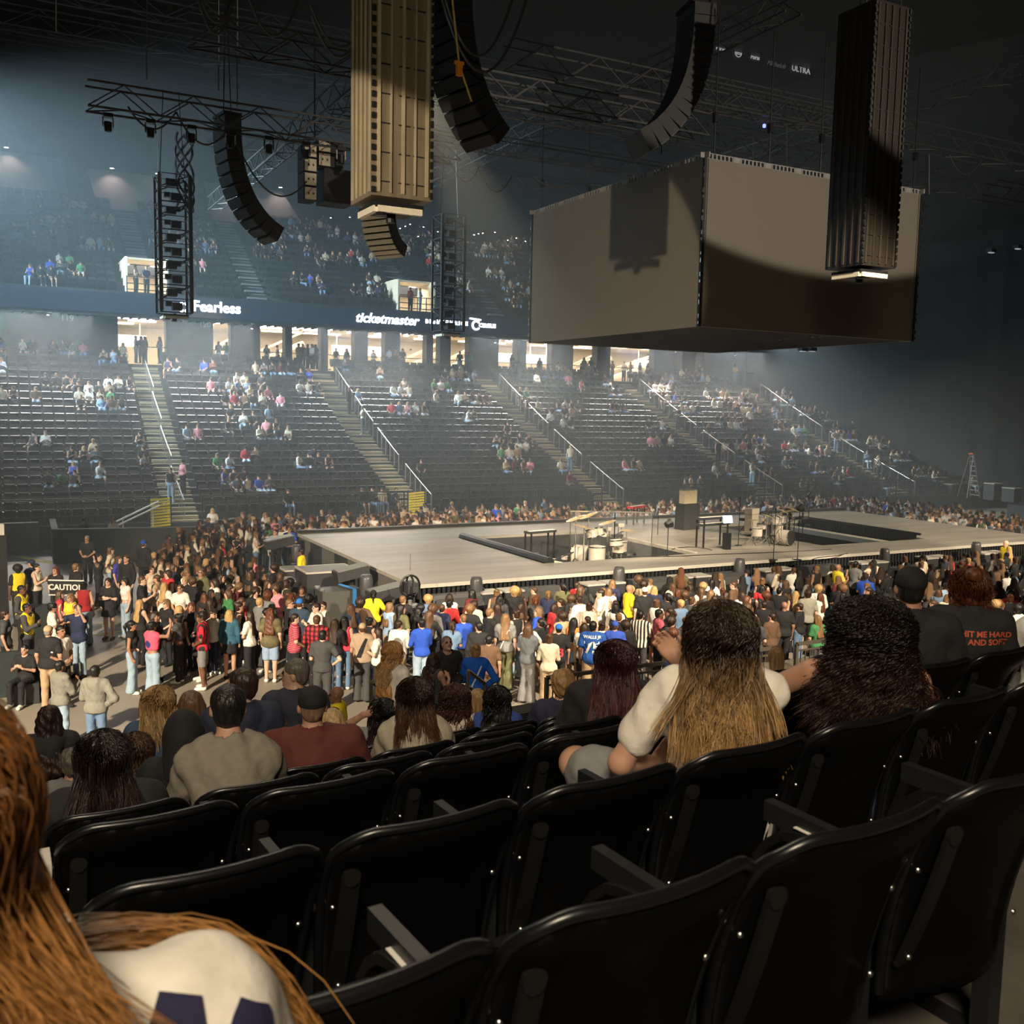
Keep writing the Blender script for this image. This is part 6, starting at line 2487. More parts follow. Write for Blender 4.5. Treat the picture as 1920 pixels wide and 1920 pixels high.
# white tee, dark-to-blond long hair
rt, rs, J = hero(2, 1356, 1128, 'sit_phone', True, 'long', 'short', 'short', (0.52, 0.29, 0.19), (0.74, 0.69, 0.60), CL['grey'], DB,
                 'woman in a white tee with long dark hair turning blond at the tips', h=0.009, fat=1.12, wide=1.08, fine=True, wr=0.008, yaw=0.35, pit=-0.25,
                 mod={('knee', 1): (-0.50, 0.28, 0.60), ('ank', 1): (-0.34, 0.36, 0.16), ('toe', 1): (-0.34, 0.5, 0.06), ('elb', 1): (-0.34, -0.02, 0.72), ('wri', 1): (-0.20, 0.17, 0.66), ('hand', 1): (-0.14, 0.25, 0.70),
                      ('wri', 0): (-0.10, 0.24, 1.02), ('hand', 0): (-0.17, 0.24, 1.10), ('elb', 0): (0.16, 0.16, 0.80)},
                 st=dict(n=3600, end_z=0.85, c_root=(0.030, 0.017, 0.010), c_tip=(0.66, 0.40, 0.16), curl=0.013, freq=2.2, r=0.0021, spread=0.88, seg=22, vol=0.016, seed=1, back=-0.18, tipstart=0.55, yaw=0.35, jitter=0.03))
wrap_poly([[(-0.285, 0.78), (-0.27, 0.79), (-0.268, 0.83), (-0.28, 0.86), (-0.30, 0.84)]], rs['body'].data, cloth_mat((0.09, 0.06, 0.05)), 'arm_tattoo', rs['body'], 0.0015, 0.01)
# curly hair, bare shoulders
rt, rs, J = hero(2, 1640, 1122, 'sit', True, 'wavy', 'tank', 'long', (0.44, 0.235, 0.15), CL['navy'], CL['black'], DB,
                 'woman with very big dark curly hair and bare shoulders in a navy top', h=0.009, fat=1.15, wide=1.12, pit=-0.15,
                 mod={('sho', 1): (-0.21, 0.02, 1.0), ('elb', 1): (-0.40, 0.14, 0.86), ('wri', 1): (-0.36, 0.36, 0.78), ('hand', 1): (-0.34, 0.42, 0.78)},
                 st=dict(n=3600, end_z=0.86, c_root=(0.012, 0.007, 0.005), c_tip=(0.045, 0.020, 0.011), curl=0.022, freq=6, r=0.0019, spread=1.22, seg=34, vol=0.045, seed=2, back=-0.17, jitter=0.045, side_over=0.35))
# cap man in black
hero(3, 1710, 1062, 'sit', False, 'cap', 'short', 'long', (0.42, 0.22, 0.14), CL['black'], CL['black'], K, 'man in a black tee and black cap beside the woman with the red-brown bun', h=0.010, fat=1.15, wide=1.15, hatc=(0.008, 0.008, 0.009))
# red-brown bun with tour tee
rt, rs, J = hero(3, 1822, 1062, 'sit', True, 'bun', 'short', 'long', (0.40, 0.21, 0.14), CL['black'], CL['black'], (0.10, 0.030, 0.012),
                 'woman with a red-brown bun in a black tee with orange lettering', h=0.010, fat=1.12, wide=1.12,
                 st=dict(n=1500, end_z=1.12, c_root=(0.10, 0.03, 0.012), c_tip=(0.2, 0.07, 0.03), curl=0.006, freq=2, r=0.0016, spread=0.8, seg=10, vol=0.006, seed=4, back=-0.04, side_over=0.0))
M_ORL = mat('print_orange', (0.55, 0.10, 0.045), 0.8)
wrap_text('HIT ME HARD', 0.046, rs['shirt'].data, 0.085, 0.945, M_ORL, 'shirt_print', rs['shirt'], bold=0.0015)
wrap_text('AND SOFT', 0.046, rs['shirt'].data, 0.095, 0.90, M_ORL, 'shirt_print', rs['shirt'], bold=0.0015)
# right edge person in white with raised hand
hero(3, 1990, 1090, 'sit_phone', False, 'short', 'short', 'short', (0.50, 0.29, 0.20), WHT, CL['grey'], BR_, 'person in a white tee reaching a bare forearm in from the right edge', h=0.008, fine=True,
     mod={('elb', 1): (-0.30, 0.08, 0.78), ('wri', 1): (-0.34, 0.28, 0.92), ('hand', 1): (-0.36, 0.32, 1.02)}, fat=1.05)
# dark red hair, black top
hero(4, 1156, 1198, 'sit', True, 'long', 'long', 'long', (0.45, 0.24, 0.16), (0.010, 0.010, 0.011), CL['black'], (0.045, 0.010, 0.012), 'large person in black with long dark red hair', fat=1.32, wide=1.2,
     st=dict(n=2000, end_z=0.86, c_root=(0.030, 0.008, 0.010), c_tip=(0.10, 0.018, 0.018), curl=0.004, freq=1.5, r=0.0022, spread=1.15, seg=12, vol=0.012, seed=6, back=-0.2))
# short blond curls, navy
hero(6, 1056, 1255, 'sit', False, 'short_curly', 'long', 'long', (0.56, 0.33, 0.23), (0.018, 0.020, 0.05), CL['grey'], (0.30, 0.17, 0.07), 'older person with short curly blond hair and navy top', fat=1.1)
hero(7, 933, 1305, 'sit', True, 'wavy', 'short', 'long', (0.30, 0.16, 0.10), (0.03, 0.07, 0.30), CL['denim'], K, 'woman with wavy black hair in a blue tee, beside the curly brown-haired woman', h=0.0135,
     st=dict(n=900, end_z=0.90, c_root=K, c_tip=(0.02, 0.018, 0.018), curl=0.010, freq=3, r=0.003, spread=1.2, seg=16, vol=0.01, seed=8))
hero(7, 858, 1297, 'sit_lean', True, 'wavy', 'short', 'long', (0.5, 0.29, 0.2), (0.70, 0.60, 0.50), CL['denim'], (0.07, 0.03, 0.018), 'woman with curly brown hair in a cream tee, front rows', h=0.0135,
     st=dict(n=1400, end_z=0.86, c_root=(0.05, 0.022, 0.013), c_tip=(0.13, 0.06, 0.035), curl=0.018, freq=4, r=0.003, spread=1.35, seg=22, vol=0.02, seed=9))
hero(9, 896, 1290, 'sit', True, 'long', 'short', 'long', (0.55, 0.33, 0.23), CL['light blue'], CL['denim'], (0.33, 0.20, 0.09), 'woman with straight dark blond hair behind the curly brown-haired woman', h=0.013)
# long straight dark hair, cream printed tee
rt, rs, J = hero(5, 784, 1287, 'sit_lean', True, 'long', 'short', 'long', (0.5, 0.28, 0.19), (0.36, 0.32, 0.24), CL['denim'], (0.035, 0.016, 0.010), 'woman with straight dark hair in a beige tee with blue motifs', fat=1.1, wide=1.1,
                 st=dict(n=2200, end_z=0.97, c_root=(0.024, 0.012, 0.008), c_tip=(0.10, 0.045, 0.02), curl=0.002, freq=1, r=0.0022, spread=1.1, seg=12, vol=0.012, seed=11, back=-0.14, jitter=0.02))
M_BLP = mat('print_blue', (0.02, 0.055, 0.12), 0.8)
wrap_poly([[(-0.10, 0.735), (-0.05, 0.73), (-0.03, 0.76), (-0.06, 0.79), (-0.10, 0.785)], [(0.0, 0.73), (0.07, 0.735), (0.06, 0.765), (0.02, 0.78)]], rs['shirt'].data, M_BLP, 'shirt_print', rs['shirt'])
hero(7, 718, 1308, 'sit_up', True, 'wavy', 'short', 'long', (0.42, 0.22, 0.14), CL['grey'], CL['black'], K, 'woman with raised bare arms and tangled black hair in a grey tee', h=0.011,
     st=dict(n=1000, end_z=0.88, c_root=K, c_tip=(0.05, 0.02, 0.015), curl=0.008, freq=3, r=0.003, spread=1.2, seg=16, vol=0.008, seed=12))
# maroon sweater, black cap worn backwards
hero(5, 585, 1285, 'sit', False, 'cap', 'long', 'long', (0.46, 0.25, 0.17), (0.105, 0.022, 0.018), CL['grey'], (0.2, 0.12, 0.08), 'broad man in a maroon sweater and backwards black cap', fat=1.3, wide=1.25, hatc=(0.008, 0.008, 0.009))
hero(7, 508, 1335, 'sit', True, 'wavy', 'tank', 'long', (0.58, 0.36, 0.26), CL['red'], CL['denim'], (0.14, 0.07, 0.03), 'girl with highlighted light brown hair in a red sleeveless top', h=0.0135,
     st=dict(n=1000, end_z=1.0, c_root=(0.10, 0.05, 0.02), c_tip=(0.45, 0.26, 0.12), curl=0.006, freq=2, r=0.003, spread=1.1, seg=12, vol=0.006, seed=13))
hero(4, 430, 1306, 'sit_lean', False, 'short', 'long', 'long', (0.50, 0.28, 0.19), (0.215, 0.195, 0.155), (0.35, 0.36, 0.36), (0.012, 0.010, 0.009), 'boy with thick black hair in a sage long-sleeved top', fat=1.05, wide=1.1, wr=0.009)
hero(5, 342, 1333, 'sit', False, 'hood', 'hoodie', 'long', (0.45, 0.25, 0.17), (0.007, 0.007, 0.008), CL['black'], K, 'person hunched in a black hood beside the boy in sage', hatc=(0.007, 0.007, 0.008), fat=1.0, wide=0.95)
# tour tee
rt, rs, J = hero(4, 188, 1366, 'sit', True, 'long', 'short', 'long', (0.45, 0.25, 0.17), (0.010, 0.010, 0.011), CL['black'], (0.022, 0.012, 0.009), 'woman with straight dark hair in a black concert tee with red lettering', fat=1.1, wide=1.15,
                 st=dict(n=1800, end_z=0.97, c_root=(0.016, 0.009, 0.007), c_tip=(0.04, 0.018, 0.012), curl=0.002, freq=1, r=0.0022, spread=1.1, seg=12, vol=0.006, seed=15, back=-0.14))
M_REDP = mat('print_red', (0.28, 0.02, 0.015), 0.8)
M_WHP = mat('print_white', (0.42, 0.41, 0.38), 0.8)
wrap_text('Billie Eilish', 0.085, rs['shirt'].data, -0.015, 0.755, M_REDP, 'shirt_print', rs['shirt'], bold=0.003)
for s_, z_, x_ in (('HIT  ME  HARD  AND  SOFT', 0.835, -0.01), ('THE   TOUR', 0.808, 0.04), ('QUEBEC, QC  TORONTO, ON  BALTIMORE', 0.70, -0.01), ('PHILADELPHIA, PA   DETROIT, MI', 0.675, -0.01), ('BOSTON, MA  PITTSBURGH, PA', 0.65, -0.01)):
    wrap_text(s_, 0.024, rs['shirt'].data, x_, z_, M_WHP, 'shirt_print', rs['shirt'])
hero(6, 250, 1373, 'sit_phone', True, 'long', 'tank', 'long', (0.5, 0.29, 0.2), CL['cream'], CL['denim'], (0.06, 0.03, 0.016), 'girl with brown hair and bare shoulders right of the concert tee', h=0.0135,
     st=dict(n=1000, end_z=0.95, c_root=(0.05, 0.026, 0.014), c_tip=(0.17, 0.09, 0.05), curl=0.004, freq=2, r=0.003, spread=1.1, seg=12, vol=0.006, seed=16))
hero(8, 133, 1402, 'sit', False, 'short_curly', 'long', 'long', (0.52, 0.3, 0.22), CL['grey'], CL['grey'], (0.12, 0.10, 0.085), 'man with thinning grey-brown hair at the lower left', h=0.0135)
hero(9, 92, 1330, 'sit', True, 'wavy', 'hoodie', 'long', (0.45, 0.25, 0.17), (0.03, 0.03, 0.032), CL['black'], (0.025, 0.012, 0.009), 'woman in a charcoal jacket with dark curls at the left edge', h=0.0135, dz=0.25)
hero(8, 297, 1284, 'sit', True, 'long', 'long', 'long', (0.55, 0.33, 0.23), (0.045, 0.085, 0.16), CL['denim'], (0.42, 0.26, 0.11), 'woman with long blond hair in a blue denim jacket', h=0.0135, yaw=-0.9, fat=1.15,
     st=dict(n=1000, end_z=0.98, c_root=(0.40, 0.24, 0.10), c_tip=(0.6, 0.42, 0.2), curl=0.004, freq=2, r=0.003, spread=1.1, seg=12, vol=0.006, seed=18))
hero(8, 358, 1293, 'sit', True, 'long', 'long', 'long', (0.5, 0.3, 0.2), (0.05, 0.06, 0.10), CL['denim'], (0.13, 0.07, 0.04), 'woman with mid brown hair right of the denim jacket', h=0.0135)
hero(7, 452, 1250, 'sit', False, 'short', 'hoodie', 'long', (0.56, 0.34, 0.25), (0.022, 0.028, 0.055), CL['navy'], (0.03, 0.018, 0.012), 'man in glasses and a navy hoodie turning left', h=0.011, yaw=1.0, fat=1.15)
hero(8, 552, 1233, 'sit', False, 'short', 'hoodie', 'long', (0.52, 0.31, 0.22), (0.03, 0.032, 0.055), CL['navy'], (0.12, 0.10, 0.09), 'grey-haired bearded man in glasses and a navy jacket looking left', h=0.0135, yaw=1.3)
hero(6, 622, 1372, 'sit', True, 'long', 'short', 'long', (0.5, 0.3, 0.2), CL['tan'], CL['denim'], (0.40, 0.26, 0.12), 'blond girl half hidden behind the broad man in maroon', h=0.013)
hero(4, 1283, 1235, 'sit_phone', True, 'bob', 'short', 'long', (0.36, 0.19, 0.12), CL['dark grey'], CL['black'], (0.05, 0.08, 0.20), 'person with a blue patterned headscarf holding a lit phone', h=0.011)
hero(9, 1458, 1213, 'sit', True, 'long', 'short', 'long', (0.5, 0.3, 0.2), CL['cream'], CL['denim'], (0.28, 0.16, 0.07), 'girl with long light brown hair near the front railing', h=0.0135)
# people standing on the walkway and steps at the bottom of the near stand
def walk(px, ytop, base_z, hgt, *a, **kw):
    p = on_z(px, ytop, base_z + hgt)
    kw.setdefault('face', R(-28))
    return hero(0, px, ytop, *a, pos=(p.x, p.y, base_z), size=hgt / 1.72, h=kw.pop('h', 0.012), **kw)


walk(738, 1203, 2.35, 1.70, 'hands_front', True, 'wavy', 'jersey', 'short', (0.62, 0.38, 0.28), WHT, CL['black'], (0.50, 0.24, 0.08), 'woman with strawberry blond curls in a white jersey with black shoulder stripes', face=R(-75), yaw=-0.6,
     st=dict(n=900, end_z=1.32, c_root=(0.50, 0.26, 0.10), c_tip=(0.7, 0.45, 0.2), curl=0.012, freq=3, r=0.003, spread=1.1, seg=14, vol=0.008, seed=21))
walk(838, 1192, 1.0, 1.84, 'hands_front', False, 'short', 'long', 'long', (0.55, 0.33, 0.25), (0.02, 0.02, 0.022), CL['denim'], (0.20, 0.17, 0.14), 'bearded man in a black jacket looking down by the railing', face=R(175), pit=-0.4)
walk(812, 1225, 1.0, 1.66, 'phone', True, 'wavy', 'tank', 'long', (0.52, 0.3, 0.21), CL['dark grey'], CL['black'], DB, 'dark-haired woman in a charcoal sleeveless top by the railing', face=R(-60))
walk(892, 1207, 1.0, 1.70, 'hand_hip', True, 'bun', 'long', 'short', (0.56, 0.33, 0.24), (0.01, 0.12, 0.62), CL['pale denim'], (0.42, 0.24, 0.10), 'woman in a bright blue sweater with white cross-body strap', face=R(-20))
rt_, rs_ = HEROES[-1], None
sh_ = [c for c in HEROES[-1].children if c.name.startswith('shirt')][0]
wrap_poly([[(-0.13, 0.92), (-0.105, 0.92), (0.10, 1.38), (0.075, 1.38)]], sh_.data, cloth_mat((0.8, 0.8, 0.78)), 'bag_strap', sh_, 0.004, 0.02)
walk(632, 1287, 1.0, 1.72, 'arms_down', False, 'bald', 'long', 'long', (0.30, 0.15, 0.09), (0.018, 0.02, 0.04), CL['navy'], K, 'bald guard in glasses with a yellow vest over navy sleeves', face=R(60), yaw=0.1)
sh_ = [c for c in HEROES[-1].children if c.name.startswith('shirt')][0]


def vest(rt_, h=0.014, mod='arms_down', fem=False, fat=1.0):
    J_ = joints(mod)
    lo, hi = bounds(J_)
    S = SDF(lo, hi, h)
    add_torso(S, J_, 0.034, 1, fem, fat)
    for sx in (-1, 1):
        S.cut_plane((sx * 0.165, 0, 1.2), (sx, 0, 0.0))
    S.cut_plane((0, 0, 0.9), (0, 0, -1))
    S.cut_ell((0, 0.05, 1.5), (0.08, 0.12, 0.1), 0.006)
    V, Q, T = S.mesh()
    return link('vest', mesh_np('vest', V, Q, cloth_mat((0.95, 0.66, 0.02)), True), rt_)


vest(HEROES[-1])
# the woman right in front at the left edge
fg_base = (-0.06, 1.09, 4.65)
rt, rs, J = hero(1, 0, 0, 'sit', True, 'wavy', 'jersey', 'long', (0.55, 0.27, 0.16), (0.74, 0.70, 0.62), CL['denim'], (0.20, 0.085, 0.022), 'woman with long auburn hair in a white jersey close at the left edge', h=0.010,
                 pos=fg_base, size=1.15, fat=1.25, wide=1.3, face=R(4), pit=-0.1, yaw=0.5, wr=0.008, mod={'hx': -0.055, 'hz': 0.06},
                 st=dict(n=3800, end_z=0.97, c_root=(0.19, 0.075, 0.018), c_tip=(0.42, 0.20, 0.06), curl=0.005, freq=1.3, r=0.0011, spread=0.95, seg=18, vol=0.02, seed=31, back=-0.15, jitter=0.045, side_over=0.2, tipstart=0.3))
g_ = np.random.default_rng(77)
n_ = 1100
tt_ = np.linspace(0, 1, 16)
ctl = np.array([(-0.05, 0.02, 1.18), (0.02, 0.05, 1.085), (0.12, 0.07, 1.085), (0.235, 0.065, 1.062), (0.33, 0.01, 0.95), (0.37, -0.05, 0.74)])
off_ = g_.normal(0, 1, (n_, 1, 3)) * vec(0.010, 0.014, 0.006)
fan = g_.normal(0, 1, (n_, 1, 3)) * vec(0.012, 0.014, 0.008)
cp = np.stack([np.interp(tt_, np.linspace(0, 1, 6), ctl[:, i]) for i in range(3)], 1)
for _ in range(3):
    cp[1:-1] = (cp[:-2] + 2 * cp[1:-1] + cp[2:]) / 4
off_, fan = np.clip(off_, -0.035, 0.035), np.clip(fan, -0.03, 0.03)
P_ = cp[None] + vec(0, -0.015, -0.015) + off_ + fan * tt_[None, :, None] + 0.006 * np.sin(tt_ * 9 + g_.uniform(0, 6.28, (n_, 1)))[..., None]
V, Q, C_ = tube_bundle(P_, 0.0011, (0.24, 0.10, 0.025), (0.46, 0.23, 0.07), 0.3, g_)
link('hair_strands', mesh_np('hair_strands', V, Q, M_STR, True, cols=C_), rs['hair'])
M_NAVP = mat('print_navy', (0.012, 0.012, 0.05), 0.8)


wrap_poly([[(0.150, 0.92), (0.150, 1.058), (0.168, 1.078), (0.203, 1.074), (0.200, 0.92)], [(0.222, 0.92), (0.222, 1.045), (0.238, 1.058), (0.268, 1.040), (0.266, 0.92)]], rs['shirt'].data, M_NAVP, 'jersey_marks', rs['shirt'], 0.004, 0.008)
# folded cloth and yellow bag on the seat at right
p = npos(3, 3.55, 0.25, -0.02)
S = SDF((-0.2, -0.15, -0.1), (0.2, 0.15, 0.12), 0.008)
S.ell((0, 0, 0), (0.15, 0.09, 0.045), 0.02, 0).ell((0.05, 0.02, 0.03), (0.08, 0.06, 0.035), 0.02, 0).ell((-0.07, 0, 0.02), (0.06, 0.07, 0.03), 0.02, 0)
S.wrinkle(0.012, (50, 50, 30), 4)
V, Q, T = S.mesh()
tag(link('cloth', mesh_np('cloth', V, Q, cloth_mat((0.70, 0.66, 0.55)), True), None, p), 'crumpled cream cloth on a seat at the right edge', 'cloth')
S = SDF((-0.2, -0.15, -0.1), (0.2, 0.15, 0.12), 0.008)
S.ell((0, 0, 0), (0.13, 0.08, 0.04), 0.02, 0)
S.wrinkle(0.008, (40, 40, 30), 6)
V, Q, T = S.mesh()
tag(link('bag', mesh_np('bag', V, Q, cloth_mat((0.75, 0.55, 0.03)), True), None, p + Vector((-0.02, -0.04, -0.07))), 'yellow bag under the crumpled cloth at the right edge', 'bag')
# lit phone
p = on_z(1240, 1305, 4.9)
# front railing of the near stand
for k, (a, b, gate) in enumerate(((8.0, 10.4, 0), (10.9, 13.0, 0), (13.6, 17.5, 0), (-3, 4.3, 0))):
    pa, pb = a, b
    y_ = 13.55 + 0.02 * a
    picket_rail(a, b, y_, 1.0, 1.08, 'dark picket railing at the foot of the near stand, ' + ['left piece by the steps', 'middle piece', 'right piece', 'far left piece'][k], 0.115, 0.06, mat('rail_brown', (0.10, 0.085, 0.065), 0.4, metal=0.3))
for k, x in enumerate((5.2, 6.6)):
    mb = MB()
    P = [Vector((x - 0.9, 11.9, 2.9)), Vector((x - 0.1, 13.0, 2.35)), Vector((x + 0.2, 13.5, 2.05)), Vector((x + 1.1, 14.6, 1.3))]
    for dz in (0, -0.22):
        mb.tube([q + Vector((0, 0, dz)) for q in P], 0.028, 6)
    for q in P:
        mb.tube([q, q - Vector((0, 0, 1.15))], 0.024, 5)
    top('handrail', mb, mat('rail_brown', (0.1, 0.085, 0.065)), 'sloping double handrail on the near steps, ' + ['left', 'right'][k] + ' side', 'handrail')
# ================================================================ people on the floor
USED = set()
COUNT_P = len(HEROES)
FLOOR = []          # occupied spots (x, y)
LAB = {}


def floor_person(px, ytop, hgt, face, pose, fem, hair, topk, botk, skin, topc, botc, hairc, shoec, label, h=0.018, yaw=0.0, base=0.0, fat=1.0, wide=1.0, **kw):
    sit = POSES[pose].get('drop', 0)
    p = on_z(px, ytop, base + hgt - sit)
    r_, res, J = place_person(p.x, p.y, base, R(face), dict(pose=pose, fem=fem, hair=hair, topk=topk, botk=botk, yaw=yaw, h=h, fat=fat, wide=wide),
                              SK[skin] if isinstance(skin, int) else skin, CL[topc] if isinstance(topc, str) else topc, CL[botc], HAIRC[hairc], CL[shoec], label, size=hgt / 1.72, **kw)
    FLOOR.append((p.x, p.y))
    global COUNT_P
    COUNT_P += 1
    return r_, res, J


